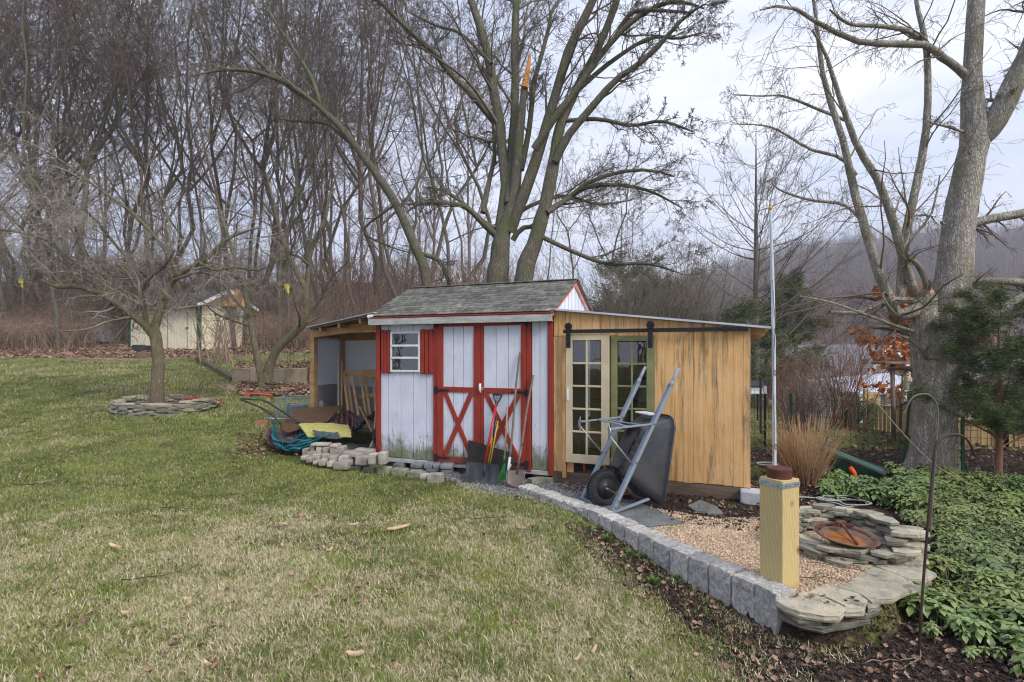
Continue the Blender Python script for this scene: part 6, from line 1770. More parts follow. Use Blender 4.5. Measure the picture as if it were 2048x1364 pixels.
# second trunk on the right
b2_ = Vector(W(1045, 705, 10.6)); b2_.z = hz(b2_.x, b2_.y)
ct2 = T_('maple_tree', 'tall grey trunk leaning right beside the many-stemmed tree', 'tree', tuple(b2_))
L_ = [([b2_ + Vector((0, 0, -.1))] + wl_(zc([(1052, 1340), (1100, 1150), (1150, 980), (1190, 780), (1222, 600), (1300, 420), (1400, 230), (1480, 30), (1520, -100)]), 10.6), [.20, .18, .15, .132, .115, .10, .082, .072, .065, .045]),
      (wl_(zc([(1200, 760), (1260, 640), (1350, 530), (1480, 380), (1580, 310), (1680, 220), (1800, 90), (1900, 20)]), 10.5, -.8), [.08, .075, .07, .06, .05, .045, .03, .015]),
      (wl_(zc([(1160, 1000), (1250, 940), (1350, 880), (1500, 870), (1650, 900), (1800, 980)]), 10.5, .8), [.06, .05, .045, .04, .03, .012]),
      (wl_(zc([(1230, 570), (1400, 560), (1560, 590), (1700, 570), (1850, 620)]), 10.6, -1), [.045, .04, .035, .03, .012]),
      (wl_(zc([(1110, 1100), (1300, 1190), (1450, 1240), (1640, 1240), (1800, 1290)]), 10.6, -.6), [.05, .04, .035, .03, .012]),
      (wl_(zc([(1370, 300), (1480, 180), (1560, 60), (1700, 50), (1850, 60)]), 10.6, -.9), [.06, .05, .04, .03, .012]),
      (wl_(zc([(1300, 430), (1450, 300), (1640, 180), (1780, 180), (1900, 150)]), 10.6, .4), [.05, .045, .035, .03, .012])]
taper_tree(ct2, L_, M['barkC'], M['twigC'], [
    (15, .3, 1, 38, .45, .38, 9, .16, .05, 5), (8, .15, 1, 42, .48, .5, 7, .2, .03, 4), (7, .15, 1, 45, .50, .55, 5, .22, .03, 3), (3, .2, 1, 45, .55, .6, 4, .28, .03, 3)], rmin=.0042)
# leaning tree to the left
b3_ = Vector(W(862, 705, 12)); b3_.z = hz(b3_.x, b3_.y)
lt = T_('leaning_tree', 'slender bare tree leaning far left from behind the shed roof', 'tree', tuple(b3_))
L_ = [([b3_ + Vector((0, 0, -.1))] + wl_(zc([(600, 1350), (540, 1160), (440, 940), (300, 740), (200, 610), (100, 510), (0, 440), (-150, 330), (-260, 220)]), 12), [.13, .115, .10, .088, .078, .07, .062, .055, .045, .025]),
      (wl_(zc([(290, 720), (200, 640), (120, 580), (0, 570), (-100, 560)]), 12, .5), [.05, .045, .04, .03, .012]),
      (wl_(zc([(200, 610), (0, 430), (-200, 340), (-380, 330), (-500, 360)]), 12, -1), [.06, .05, .045, .03, .012]),
      (wl_(zc([(560, 1190), (660, 1230), (700, 1330), (710, 1400)]), 12, .3), [.05, .05, .045, .04]),
      (wl_(zc([(450, 960), (300, 1080), (400, 1150), (520, 1190)]), 12, .8), [.03, .028, .02, .012]),
      (wl_(zc([(100, 510), (60, 380), (-10, 260), (-120, 100), (-200, -40)]), 12, .4), [.05, .045, .04, .03, .015])]
taper_tree(lt, L_, M['barkC'], M['twigC'], [(12, .15, 1, 42, .45, .42, 8, .18, .04, 4), (7, .15, 1, 42, .5, .5, 6, .22, .02, 3), (5, .2, 1, 45, .5, .55, 4, .25, .02, 3)], rmin=.005)

# --- big right-hand tree
Yr = 7.2
br_ = G(1868, 938); Yr = br_.y
rt = T_('walnut_tree', 'big furrowed grey tree at the right with curving left-hand suckers', 'tree', tuple(br_))
k_ = Yr / F
def RL(pts, radpx, dY=0., Y0=None): return (wl_(pts, Y0 or Yr, dY), [r_ * k_ for r_ in radpx])
L_ = [RL([(1868, 945), (1868, 915), (1868, 860), (1874, 780), (1885, 690), (1903, 570), (1918, 440), (1940, 330), (1950, 262), (1944, 180), (1949, 60), (1956, -80), (1960, -300)], [54, 43, 39, 37, 37, 31, 28, 25, 25, 17, 15, 14, 8]),
      RL([(1868, 905), (1862, 820), (1855, 740), (1850, 690), (1848, 640), (1850, 588)], [16, 24, 27, 25, 23, 20]),
      RL([(1955, 280), (1985, 250), (2015, 195), (2050, 120), (2090, 20), (2130, -120)], [20, 20, 19, 17, 15, 10], -.5),
      RL([(1842, 612), (1820, 626), (1796, 630), (1786, 612), (1762, 560), (1737, 480), (1708, 380), (1680, 255), (1652, 180), (1640, 110), (1632, 30), (1615, -60)], [14, 14, 12, 10, 9, 8, 7, 6, 5, 4, 3, 1.5], -.4),
      RL([(1832, 592), (1815, 545), (1790, 455), (1757, 362), (1718, 300), (1693, 235), (1668, 160), (1650, 105), (1625, 60)], [9, 8.5, 8, 7, 6, 5, 4, 3, 1.5], -.9),
      RL([(1800, 606), (1806, 500), (1824, 410), (1850, 280), (1856, 180), (1852, 90), (1836, 20), (1825, -40)], [8, 8, 7.5, 7, 6, 5.5, 4, 2], -.2),
      RL([(1856, 590), (1851, 560), (1832, 525), (1812, 510), (1822, 480), (1862, 430), (1880, 350)], [7, 6, 5, 3, 2.5, 2, 1.2], -.5),
      RL([(1930, 150), (1905, 128), (1880, 112), (1852, 90), (1780, 88), (1712, 82), (1640, 48), (1578, 12), (1520, 20)], [8, 7, 7, 6.5, 6, 5, 4, 3, 1.2], -.7),
      RL([(1852, 88), (1815, 62), (1760, 52), (1700, 48), (1660, 20)], [5, 5, 4, 3, 1.5], -.8),
      RL([(1925, 462), (1950, 446), (1990, 436), (2050, 425), (2120, 400)], [10, 9, 8.5, 8, 6], -.2),
      RL([(1925, 583), (1950, 567), (1990, 563), (2050, 566), (2120, 580)], [9, 8, 7.5, 7, 5], -.5),
      RL([(1905, 700), (1935, 672), (1980, 640), (2050, 605), (2130, 560)], [24, 20, 19, 18, 14], -.6),
      RL([(1838, 602), (1800, 600), (1760, 605), (1725, 624), (1690, 626), (1660, 624)], [7, 6.5, 6, 5, 4, 3], -.3),
      RL([(1835, 665), (1800, 655), (1760, 640), (1720, 625), (1660, 604), (1600, 592)], [4, 3.5, 3.2, 2.5, 1.8, 1], -.5),
      RL([(1712, 350), (1680, 315), (1620, 298), (1560, 262), (1520, 250), (1460, 248)], [4, 3.5, 3, 2.2, 1.6, .8], -.3),
      RL([(1690, 240), (1640, 220), (1570, 193), (1520, 192), (1470, 190)], [3.5, 3, 2.2, 1.6, .8], -.3),
      RL([(1730, 450), (1690, 410), (1620, 400), (1560, 380), (1540, 360)], [4, 3.5, 3, 2.2, 1.], .3),
      RL([(1930, 265), (1900, 255), (1860, 245)], [3, 2.4, 1.5], -.3),
      RL([(1970, 260), (1985, 225), (2005, 195), (2020, 180)], [7, 5, 4, 2.2], -.3)]
taper_tree(rt, L_, M['barkR'], M['twigR'], [(12, .12, 1, 48, .42, .30, 9, .13, -.03, 5), (7, .2, 1, 48, .55, .5, 9, .16, -.05, 3), (4, .2, 1, 45, .6, .6, 7, .18, -.06, 3)], rmin=.0026, sides=28)
for i, (x, y, s_) in enumerate(((1917, 582, .05), (1887, 445, .03), (1940, 305, .022), (1842, 600, .03))):
    p = W(x, y, Yr - .24) - br_
    MB().lathe([(s_, -.02), (s_ * 1.05, .01), (s_ * .7, .022), (s_ * .55, .012), (s_ * .2, .010)], 14, Matrix.Translation(p) @ Matrix.Rotation(PI / 2, 4, 'X')).build('knot', M['barkR'], rt, smooth=True)
MB().tube(wl_([(1845, 582), (1858, 590)], Yr - .02), .08, 8).build('sawn_stub', M['logend'], None); q_ = bpy.data.objects['sawn_stub']; q_.parent = rt; q_.location = -br_

# --- small tree in the stone planter
bp = G(316, 812); Yp_ = bp.y; k_ = Yp_ / F
pt_ = T_('ornamental_tree', 'low spreading bare tree growing out of the round stone planter', 'tree', tuple(bp))
def PL(pts, rp, dY=0.): return (wl_(pts, Yp_, dY), [r_ * k_ for r_ in rp])
L_ = [PL([(312, 815), (315, 770), (316, 720), (312, 680), (306, 658)], [14, 11.5, 11, 10.5, 11]),
      PL([(304, 668), (290, 650), (265, 630), (228, 602), (195, 584), (150, 572), (118, 573), (80, 560)], [8, 7, 7, 7, 6, 5.5, 5, 2], -.5),
      PL([(308, 660), (318, 630), (330, 592), (347, 560), (372, 540), (410, 520), (440, 490), (470, 470), (520, 455)], [8, 8, 7.5, 6.5, 5, 4.5, 4, 3, 1.5], .4),
      PL([(296, 652), (288, 620), (285, 580), (300, 555), (330, 530), (350, 500)], [5, 4.5, 4, 4, 3, 1.5], -.6),
      PL([(290, 645), (262, 625), (225, 610), (212, 618)], [4.5, 4, 3.5, 2.5], .3),
      PL([(285, 590), (272, 560), (250, 555), (180, 545), (120, 500), (60, 450), (10, 400)], [4, 3.5, 3.5, 3.5, 3, 2.5, 1.2], .7),
      PL([(355, 550), (330, 500), (270, 430), (200, 380), (120, 320), (60, 290)], [4, 3.5, 3, 2.5, 2, 1], -.4),
      PL([(150, 572), (140, 540), (110, 490), (60, 470), (0, 460), (-60, 480)], [3.5, 3, 2.5, 2.5, 2, 1], -.6),
      PL([(230, 602), (200, 560), (160, 500), (120, 440), (80, 380), (50, 340)], [3.5, 3, 2.6, 2.2, 1.8, 1], .8),
      PL([(400, 525), (430, 540), (470, 535), (520, 540), (560, 520)], [3, 2.5, 2.2, 1.8, 1], -.5),
      PL([(345, 560), (400, 545), (440, 555), (480, 575), (510, 590)], [3, 2.5, 2.2, 1.8, 1], .6),
      PL([(300, 560), (240, 500), (200, 450), (170, 420)], [3, 2.6, 2.2, 1.5], -1.0)]
taper_tree(pt_, L_, M['barkP'], M['twigP'], [(18, .12, 1, 50, .75, .45, 9, .24, -.01, 4), (8, .15, 1, 50, .60, .5, 8, .26, -.05, 3), (5, .2, 1, 50, .60, .65, 6, .3, -.05, 3)], rmin=.0042, sides=14, n=16)
# planter stones
plc = G(306, 826); plc = Vector((plc.x, plc.y + .38, 0)); plc.z = hz(plc.x, plc.y)
plt = T_('stone_planter', 'round planter of stacked flat grey stones around the low spreading tree', 'stone planter', tuple(plc))
r = random.Random(9); PR = .86
for course in range(6):
    n = 17
    for k in range(n):
        a = k / n * 2 * PI + course * .19
        if course == 5 and (r.random() < .35): continue
        if course >= 3 and 0.3 < a % (2 * PI) < 1.6: continue
        me = flag_mesh(irregular(r.uniform(.2, .28), r.uniform(.10, .14), r, 7), r.uniform(.034, .048), 1200 + course * 40 + k, .005)
        o = put('flat_stone', me, M['flag'] if course < 5 else M['flagtop'], plt)
        x, y = math.cos(a) * PR * r.uniform(.95, 1.04), math.sin(a) * PR * .8
        o.location = (x, y, course * .042 + hz(plc.x + x, plc.y + y) - plc.z - .01); o.rotation_euler = (r.uniform(-.05, .05), r.uniform(-.05, .05), a + PI / 2 + r.uniform(-.2, .2))
put('planter_soil', MB().lathe([(.0, .10), (.5, .12), (.78, .09)], 24, Matrix.Diagonal((1, .8, 1, 1)), False, False).mesh('planter_soil', True), M['sill'], plt)
p = plc + Vector((.42, .38, .10))
t = T_('mulch_bag', 'crumpled red and white bag lying in the stone planter', 'bag', tuple(p))
MB().grid(lambda u, v: Vector(((u - .5) * .75, (v - .5) * .3, .12 * math.sin(u * PI) * math.sin(v * PI) + .03 * math.sin(u * 22) * math.sin(v * 9))), 26, 12).build('bag', M['fabricred'], t, smooth=True, solid=.01)
t = T_('mulch_bag', 'small dark plaid bag at the right rim of the planter', 'bag', tuple(plc + Vector((.86, .22, .12))))
MB().grid(lambda u, v: Vector(((u - .5) * .4, (v - .5) * .25, .08 * math.sin(u * PI) * math.sin(v * PI) + .02 * math.sin(u * 19))), 16, 10).build('bag', M['fabricred'], t, smooth=True, solid=.01)
# dead perennial stems in the planter
mb = MB()
for i in range(46):
    x = rnd.choice((rnd.uniform(-.5, -.1), rnd.uniform(.05, .55), rnd.uniform(.3, .75))); y = rnd.uniform(-.35, .2); h_ = rnd.uniform(.35, .95); dx = rnd.uniform(-.08, .08) + (.25 if x > .4 else 0)
    mb.tube([(x, y, .05), (x + dx * .4, y, .05 + h_ * .5), (x + dx, y + rnd.uniform(-.05, .05), h_)], [.004, .0035, .002], 4, False)
t = T_('dead_stems', 'thin brown dead stems standing in the stone planter', 'dead plant', tuple(plc)); mb.build('stems', M['twigW'], t, kind='stuff')

# --- small twin-stem tree on the lawn
bs_ = G(528, 778); Ys = bs_.y; k_ = Ys / F
st_ = T_('twin_stem_tree', 'olive-barked twin-stemmed tree by the low concrete wall', 'tree', tuple(bs_))
def SL_(pts, rp, dY=0.): return (wl_(pts, Ys, dY), [r_ * k_ for r_ in rp])
L_ = [SL_([(528, 782), (527, 765), (529, 745)], [13, 10, 9]),
      SL_([(524, 762), (516, 720), (508, 685), (500, 640), (492, 590), (480, 550), (470, 520), (455, 470), (440, 420), (420, 380)], [8, 6.5, 6, 5.5, 5, 4.5, 4, 3.5, 2.5, 1], .4),
      SL_([(534, 765), (542, 720), (562, 690), (590, 665), (610, 640), (614, 600), (610, 572), (590, 540), (575, 500), (560, 460), (545, 400), (530, 340)], [10, 8.5, 8, 8, 7.5, 7, 6, 5, 4.5, 4, 3, 1.2], -.4),
      SL_([(612, 590), (616, 550), (618, 520), (630, 480), (650, 440), (660, 390), (680, 330)], [5, 4.5, 4.5, 4, 3.5, 2.5, 1.2], .4),
      SL_([(484, 555), (450, 535), (420, 525), (380, 530)], [3, 2.6, 2.2, 1], .4), SL_([(618, 530), (590, 510), (560, 520), (520, 500)], [3, 2.6, 2, 1], -.5),
      SL_([(600, 650), (640, 600), (660, 560), (700, 520)], [3, 2.6, 2, 1], -.5), SL_([(500, 630), (470, 600), (440, 560), (400, 500), (380, 450)], [3.4, 3, 2.4, 2, 1], -.6)]
taper_tree(st_, L_, M['barkP'], M['twigC'], [(12, .25, 1, 42, .45, .4, 8, .2, .05, 4), (6, .15, 1, 45, .5, .5, 6, .25, .02, 3), (4, .2, 1, 45, .5, .6, 5, .28, .0, 3)], rmin=.004, n=16)

# --- generic bare trees: a few kinds, copied
def bare_tree(seed, h, r0, kids, name='bare_tree', label='', cat='tree', group=None, barkm='barkW', twigm='twigW', rmin=.011, lean=.05, fork=True, spread=1.0):
    global rng
    keep = rng; rng = np.random.default_rng(seed)
    t = T_(name, label, cat, (0, 0, 0), 0, group)
    n = 12; z = np.linspace(-.2, h, n); drift = np.cumsum(rng.normal(0, lean, (n, 2)) * h / 24, axis=0)
    trunk = np.stack([drift[:, 0], drift[:, 1], z], -1)
    limbs = [(trunk, list(r0 * (1 - .86 * np.linspace(0, 1, n) ** .9)))]
    if fork:
        for s_ in range(2):
            i = rng.integers(3, 6); a = rng.uniform(0, 6.28); L2 = h * rng.uniform(.45, .65); m = 8; f = np.linspace(0, 1, m)
            pts = trunk[i] + np.stack([np.cos(a) * (f ** .8) * L2 * .28 * spread, np.sin(a) * (f ** .8) * L2 * .28 * spread, f * L2], -1) + np.cumsum(rng.normal(0, .12, (m, 3)), axis=0)
            limbs.append((pts, list(limbs[0][1][i] * .75 * (1 - .85 * f))))
    P = []; R = []
    o = []
    for (pts, rad) in limbs:
        a, b_ = resample(pts, rad, 12); P.append(a); R.append(b_)
    P = np.stack(P); R = np.stack(R)
    V, Q = tube_arrays([(P, R, 8)])
    put('trunk', mesh_np('trunk', V, Q), M[barkm], t)
    gs = []
    for (k, t0, t1, ang, lr, rr, ns, wa, up, sd_) in kids:
        P, R = spawn(P, R, k, t0, t1, ang, lr, rr, ns, wa, up, rmin=rmin); gs.append((P, R, sd_))
    V, Q = tube_arrays(gs); put('crown', mesh_np('crown', V, Q), M[twigm], t, kind='stuff')
    rng = keep
    return t
wkids = [(12, .18, 1, 46, .42, .40, 7, .18, .06, 4), (7, .15, 1, 42, .5, .5, 6, .18, .05, 3), (5, .15, 1, 42, .5, .6, 4, .2, .03, 3), (3, .2, 1, 45, .55, .7, 3, .25, .02, 3)]
GRP = 'bare trees of the hillside wood'
LABW = 'bare brown-barked tree standing in the hillside wood'
protos = [bare_tree(300 + i, 22 + 2 * (i % 3), .11 + .03 * (i % 3), wkids, 'woodland_tree', LABW, 'tree', GRP, lean=.40 + .10 * (i % 3), rmin=.0115, barkm='barkW' if i % 2 else 'barkC', twigm='twigW' if i % 3 else 'twigC', spread=1.8) for i in range(6)]
kids = {}
for o in C.objects:
    if o.parent: kids.setdefault(o.parent.name, []).append(o)
spots = []
r = random.Random(21)
for i in range(60):
    px = -260 + i * 25 + r.uniform(-12, 12)
    if i >= 44: px = r.uniform(-250, 980)
    Y = r.uniform(29, 46) if i < 44 else r.uniform(26.5, 33)
    if px > 900: Y = r.uniform(32, 50)
    spots.append(((px - 1024) / F * Y, Y, r.uniform(.8, 1.2)))
for (px, Y, s_) in ((1090, 44, .62), (1180, 36, .55), (1240, 30, .5), (1330, 42, .5), (1410, 50, .55), (1650, 46, .42), (1710, 60, .5)):
    spots.append(((px - 1024) / F * Y, Y, s_))
for i, (x, y, s_) in enumerate(spots):
    o = protos[i] if i < 6 else copy_tree(protos[i % 6], kids)
    o.location = (x, y, hz(x, y) - .1); o.rotation_euler = (r.uniform(-.05, .05), r.uniform(-.05, .05), r.uniform(0, 6.28)); o.scale = (s_, s_, s_)
marks = [(8, 'bare woodland tree at the far left edge of the frame'), (95, 'bare woodland tree above the leaf bank well left of the outbuilding'),
         (235, 'bare woodland tree just left of the cream outbuilding'), (350, 'bare woodland tree rising behind the outbuilding roof'),
         (500, 'bare woodland tree just right of the outbuilding gable'), (600, 'bare woodland tree behind the outer post of the open lean-to'),
         (700, 'bare woodland tree above the open lean-to roof'), (800, 'bare woodland tree above the left end of the shed roof'),
         (920, 'bare woodland tree directly left of the many-stemmed tree'), (1180, 'small bare tree seen right of the tall leaning trunk')]
wt = [o for o in C.objects if o.get('group') == GRP]
for mpx, lab in marks:
    best = min(wt, key=lambda o: abs(o.location.x / o.location.y * F + 1024 - mpx) + .4 * abs(o.location.y - 29))
    if abs(best.location.x / best.location.y * F + 1024 - mpx) < 32: best['label'] = lab; wt.remove(best)
# farther wood: one mass nobody could count
def far_mesh(seed):
    t = bare_tree(seed, 20, .2, [(10, .25, 1, 38, .38, .42, 4, .14, .06, 3), (7, .15, 1, 42, .5, .6, 3, .2, .03, 3), (4, .15, 1, 42, .5, .6, 3, .2, .03, 3)], rmin=.018)
    V, Qs, off = [], [], 0
    chs = [o for o in C.objects if o.parent == t]
    for ch in chs:
        me = ch.data; v = np.empty(len(me.vertices) * 3, np.float32); me.vertices.foreach_get('co', v); l = np.empty(len(me.loops), np.int32); me.loops.foreach_get('vertex_index', l)
        V.append(v.reshape(-1, 3)); Qs.append(l.reshape(-1, 4) + off); off += len(me.vertices)
    for ch in chs: bpy.data.objects.remove(ch)
    bpy.data.objects.remove(t)
    return mesh_np('far_tree', np.concatenate(V), np.concatenate(Qs))
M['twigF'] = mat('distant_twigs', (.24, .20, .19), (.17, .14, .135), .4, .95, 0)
fv = [variant(far_mesh(500 + i), M['twigF']) for i in range(4)]
X, Y = [], []
for _ in range(50):
    y = r.uniform(46, 80); x = r.uniform(-1.1, .06) * y; X.append(x); Y.append(y)
for _ in range(60):  # unseen trees behind the camera, added for the pane reflections
    a = r.uniform(-1.3, 1.3); X.append(math.sin(a) * r.uniform(16, 30)); Y.append(-math.cos(a) * r.uniform(16, 34))
for _ in range(60):
    y = r.uniform(60, 110); x = r.uniform(.05, .6) * y; X.append(x); Y.append(y)
X, Y = np.array(X), np.array(Y); n = len(X)
scatter('far_and_rear_woodland', np.stack([X, Y, H(X, Y) - .2], -1), np.stack([np.zeros(n), np.zeros(n), rng.uniform(0, 6.28, n)], -1), np.where((X > 0) & (Y > 0), rng.uniform(.3, .5, n), rng.uniform(.6, 1.0, n)), rng.integers(0, 4, n), fv,
        label='mass of bare woodland receding behind the nearer trunks, plus unseen trees behind the camera', category='woodland')
X, Y = [], []
while len(X) < 2600:
    y = r.uniform(110, 330); k = r.uniform(.2, 1.15); X.append(k * y); Y.append(y)
X, Y = np.array(X), np.array(Y); n = len(X)
scatter('ridge_woodland', np.stack([X, Y, H(X, Y) - .3], -1), np.stack([np.zeros(n), np.zeros(n), rng.uniform(0, 6.28, n)], -1), rng.uniform(.55, .95, n), rng.integers(0, 4, n), fv,
        label='hazy bare woods covering the distant ridge at the right', category='woodland')

# --- brambles and undergrowth on the slope
def stems(cfg, m, name, label, sides=3):
    gs = []
    for (x, y, n, h0, h1, arch, rad, spread) in cfg:
        nn = 7; f = np.linspace(0, 1, nn)[None]
        bx = x + rng.normal(0, spread, n); by = y + rng.normal(0, spread * .7, n); a = rng.uniform(0, 6.28, n); h_ = rng.uniform(h0, h1, n)
        out_ = h_ * rng.uniform(.2, 1.0, n) * arch
        P = np.stack([bx[:, None] + np.cos(a)[:, None] * out_[:, None] * f ** 1.4, by[:, None] + np.sin(a)[:, None] * out_[:, None] * f ** 1.4,
                      H(bx, by)[:, None] - .05 + h_[:, None] * (f * 1.0 - arch * .75 * f ** 2.6)], -1)
        P[:, 1:] += np.cumsum(rng.normal(0, .05, (n, nn - 1, 3)), axis=1) * h_[:, None, None] * .4
        R = rad * (1 - .7 * f) * rng.uniform(.6, 1.3, n)[:, None]
        gs.append((P, R, sides))
        P2, R2 = spawn(P, R, 3, .25, 1, 40, .55, .6, 4, .25, .02, rmin=rad * .45); gs.append((P2, R2, 3))
    V, Q = tube_arrays(gs)
    return put(name, mesh_np(name, V, Q), M[m], None, kind='stuff', label=label, category='undergrowth')
cfg = []
for i in range(150):
    Y = r.uniform(26.5, 34); px = r.uniform(-200, 900)
    if 215 < px < 520 and Y < 30.5: Y = 31 + r.uniform(0, 3)
    cfg.append(((px - 1024) / F * Y, Y, 34, 1.2, 3.4, .8, .014, .9))
stems(cfg, 'bramble', 'bramble_thicket', 'tangled tan and grey brambles along the foot of the wood')
cfg = []
for i in range(150):
    Y = r.uniform(30, 47); px = r.uniform(-250, 1060)
    if 215 < px < 520 and Y < 31: Y += 3
    cfg.append(((px - 1024) / F * Y, Y, 26, 1.4, 4.0, .6, .018, 1.3))
stems(cfg, 'bramble', 'brush_thicket', 'pale pinkish-brown brush climbing the slope between the woodland trunks')
cfg = []
for i in range(60):
    Y = r.uniform(28, 38); px = r.uniform(-200, 1000); cfg.append(((px - 1024) / F * Y, Y, 22, 2.5, 6.5, .35, .016, 1.2))
for i in range(26):
    Y = r.uniform(18, 27); px = r.uniform(610, 1180); cfg.append(((px - 1024) / F * Y, Y, 26, 1.2, 3.4, .5, .010, .8))
stems(cfg, 'twigW', 'sapling_thicket', 'dense brown saplings and brush filling the wood below the crowns')
cfg = [((px - 1024) / F * Y, Y, n_, h0, h1, .12, .008, .5) for px, Y, n_, h0, h1 in ((1580, 20, 60, 1.6, 3.2), (1610, 17, 50, 1.4, 2.6), (1650, 21, 60, 1.8, 3.4), (1700, 24, 50, 2, 3.6), (1745, 22, 40, 1.6, 3.0), (1560, 24, 50, 2, 3.8), (1480, 26, 40, 1.6, 2.6), (1790, 26, 40, 2, 3.5), (1900, 22, 50, 1.6, 3.2), (1980, 24, 50, 1.6, 3.2), (2060, 22, 40, 1.6, 3.))]
stems(cfg, 'redtwig', 'reddish_shrubbery', 'upright reddish-brown winter shrubs behind the wire fence')

def bush(name, label, px, Y, n, h0, h1, arch, rad, spread, m, pxbase=None, twig=4):
    x = (px - 1024) / F * Y; z = hz(x, Y)
    t = T_(name, label, 'shrub', (x, Y, z))
    nn = 8; f = np.linspace(0, 1, nn)[None]; a = rng.uniform(0, 6.28, n); h_ = rng.uniform(h0, h1, n)
    bx, by = rng.normal(0, spread * .25, n), rng.normal(0, spread * .25, n); out_ = rng.uniform(.1, 1, n) * spread
    P = np.stack([bx[:, None] + np.cos(a)[:, None] * out_[:, None] * f ** 1.3, by[:, None] + np.sin(a)[:, None] * out_[:, None] * f ** 1.3, h_[:, None] * (f - arch * f ** 3)], -1)
    P[:, 1:] += np.cumsum(rng.normal(0, .018, (n, nn - 1, 3)), axis=1) * h_[:, None, None]
    R = rad * (1 - .75 * f) * rng.uniform(.6, 1.2, n)[:, None]
    gs = [(P, R, 5)]
    P2, R2 = spawn(P, R, twig, .2, 1, 32, .5, .6, 5, .16, .03, rmin=rad * .3); gs.append((P2, R2, 3))
    P3, R3 = spawn(P2, R2, 3, .2, 1, 38, .5, .6, 4, .2, .02, rmin=rad * .25); gs.append((P3, R3, 3))
    V, Q = tube_arrays(gs); put('stems', mesh_np('stems', V, Q), M[m], t, kind='stuff'); return t
M['shrubgrey'] = mat('grey_shrub_stem', (.24, .215, .175), (.15, .13, .105), .8, .9, 0)
bush('willow_shrub', 'dense grey rounded bare shrub behind the lean-to roof, left of two', 1240, 15, 170, 2.4, 4.6, .15, .016, 1.9, 'shrubgrey', twig=5)
bush('willow_shrub', 'dense grey rounded bare shrub behind the lean-to roof, the taller right one', 1350, 16, 190, 2.8, 5.2, .15, .016, 2.1, 'shrubgrey', twig=5)
bush('crepe_myrtle', 'pale tan multi-stemmed shrub standing before the cream outbuilding', G(436, 728) and 436, G(436, 728).y, 16, 1.5, 2.5, .05, .03, .95, 'bramble', twig=6)
bush('bare_shrub', 'wiry bare shrub behind the fence to the right of the white pole', 1690, 11.5, 26, 1.2, 2.5, .1, .014, .8, 'redtwig', twig=5)
bush('bare_shrub', 'low dark wiry shrub behind the wire fence beside the white pole', 1600, 11, 50, .8, 1.7, .3, .009, .9, 'twigW', twig=5)
bush('bare_shrub', 'gnarled grey shrub with pale twigs farther beyond the fence', 1640, 15, 40, 1.3, 2.6, .2, .014, 1.2, 'twigP', twig=6)

# --- conical bare tree and evergreens in the middle distance
Y = 26; x = (1512 - 1024) / F * Y; z = hz(x, Y)
t = T_('larch_tree', 'straight conical bare tree behind the white pole', 'tree', (x, Y, z))
hh_ = (CAMZ + (HZ - 262) / F * Y) - z; tr = np.stack([np.zeros(12), np.zeros(12), np.linspace(-.2, hh_, 12)], -1); rr_ = .22 * (1 - .93 * np.linspace(0, 1, 12))
V, Q = tube_arrays([(tr[None], rr_[None], 8)]); put('trunk', mesh_np('trunk', V, Q), M['barkW'], t)
P, R = spawn(tr[None], rr_[None], 70, .12, .97, 68, .50, .3, 9, .06, .09, rmin=.012, angv=7); g = [(P, R, 4)]
P, R = spawn(P, R, 9, .15, 1, 35, .45, .5, 5, .12, .07, rmin=.009); g.append((P, R, 3)); P, R = spawn(P, R, 4, .15, 1, 35, .5, .5, 4, .14, .05, rmin=.008); g.append((P, R, 3))
V, Q = tube_arrays(g); put('crown', mesh_np('crown', V, Q), M['twigC'], t, kind='stuff')

def evergreen(name, label, px, Y, h_, w, nb, ns, slen, m='ever', base=.05, trunk_r=.1, droop=-.02, pxw=None, bushy=1.0, twig='barkW', lo=.1):
    x = (px - 1024) / F * Y; z = hz(x, Y)
    t = T_(name, label, 'evergreen tree', (x, Y, z))
    n = 10; f = np.linspace(0, 1, n); tr = np.stack([.05 * h_ * np.sin(f * 3) * .3, 0 * f, f * h_ - .1], -1); rr_ = trunk_r * (1 - .9 * f)
    V, Q = tube_arrays([(tr[None], rr_[None], 8)]); put('trunk', mesh_np('trunk', V, Q), M[twig], t)
    P, R = spawn(tr[None], rr_[None], nb, lo, .98, 62, w / h_, .35, 7, .10, droop, rmin=.006, angv=10)
    P2, R2 = spawn(P, R, 6, .2, 1, 38, .45, .5, 5, .15, droop, rmin=.004)
    V, Q = tube_arrays([(P, R, 4), (P2, R2, 3)]); put('branches', mesh_np('branches', V, Q), M[twig], t, kind='stuff')
    # sprays of small leaves
    A = P2.reshape(-1, 3); B_ = P[:, 2:].reshape(-1, 3); A = np.concatenate([A, B_]); k = rng.integers(0, len(A), ns); c = A[k] + rng.normal(0, slen * .45, (ns, 3))
    d = rng.normal(size=(ns, 3)); d[:, 2] *= .5; d[:, :2] += (c[:, :2]) * .8 / (np.linalg.norm(c[:, :2], axis=1, keepdims=True) + .1); d /= np.linalg.norm(d, axis=1, keepdims=True)
    s_ = np.cross(d, rng.normal(size=(ns, 3))); s_ /= np.linalg.norm(s_, axis=1, keepdims=True); L2 = (slen * rng.uniform(.5, 1.2, ns))[:, None]
    V = np.stack([c, c + d * L2 * .5 + s_ * L2 * .065, c + d * L2, c + d * L2 * .5 - s_ * L2 * .065], 1).reshape(-1, 3); Q = np.arange(ns * 4).reshape(-1, 4)
    put('foliage', mesh_np('foliage', V, Q), M[m], t, kind='stuff'); return t
evergreen('cedar_tree', 'dark green ragged cedar right of the white pole', 1588, 27, 6.3, 2.1, 60, 42000, .22, trunk_r=.16)
evergreen('cedar_tree', 'smaller dark cedar crowding the foot of the conical bare tree', 1530, 27.5, 5.2, 2.4, 50, 32000, .22, trunk_r=.14)
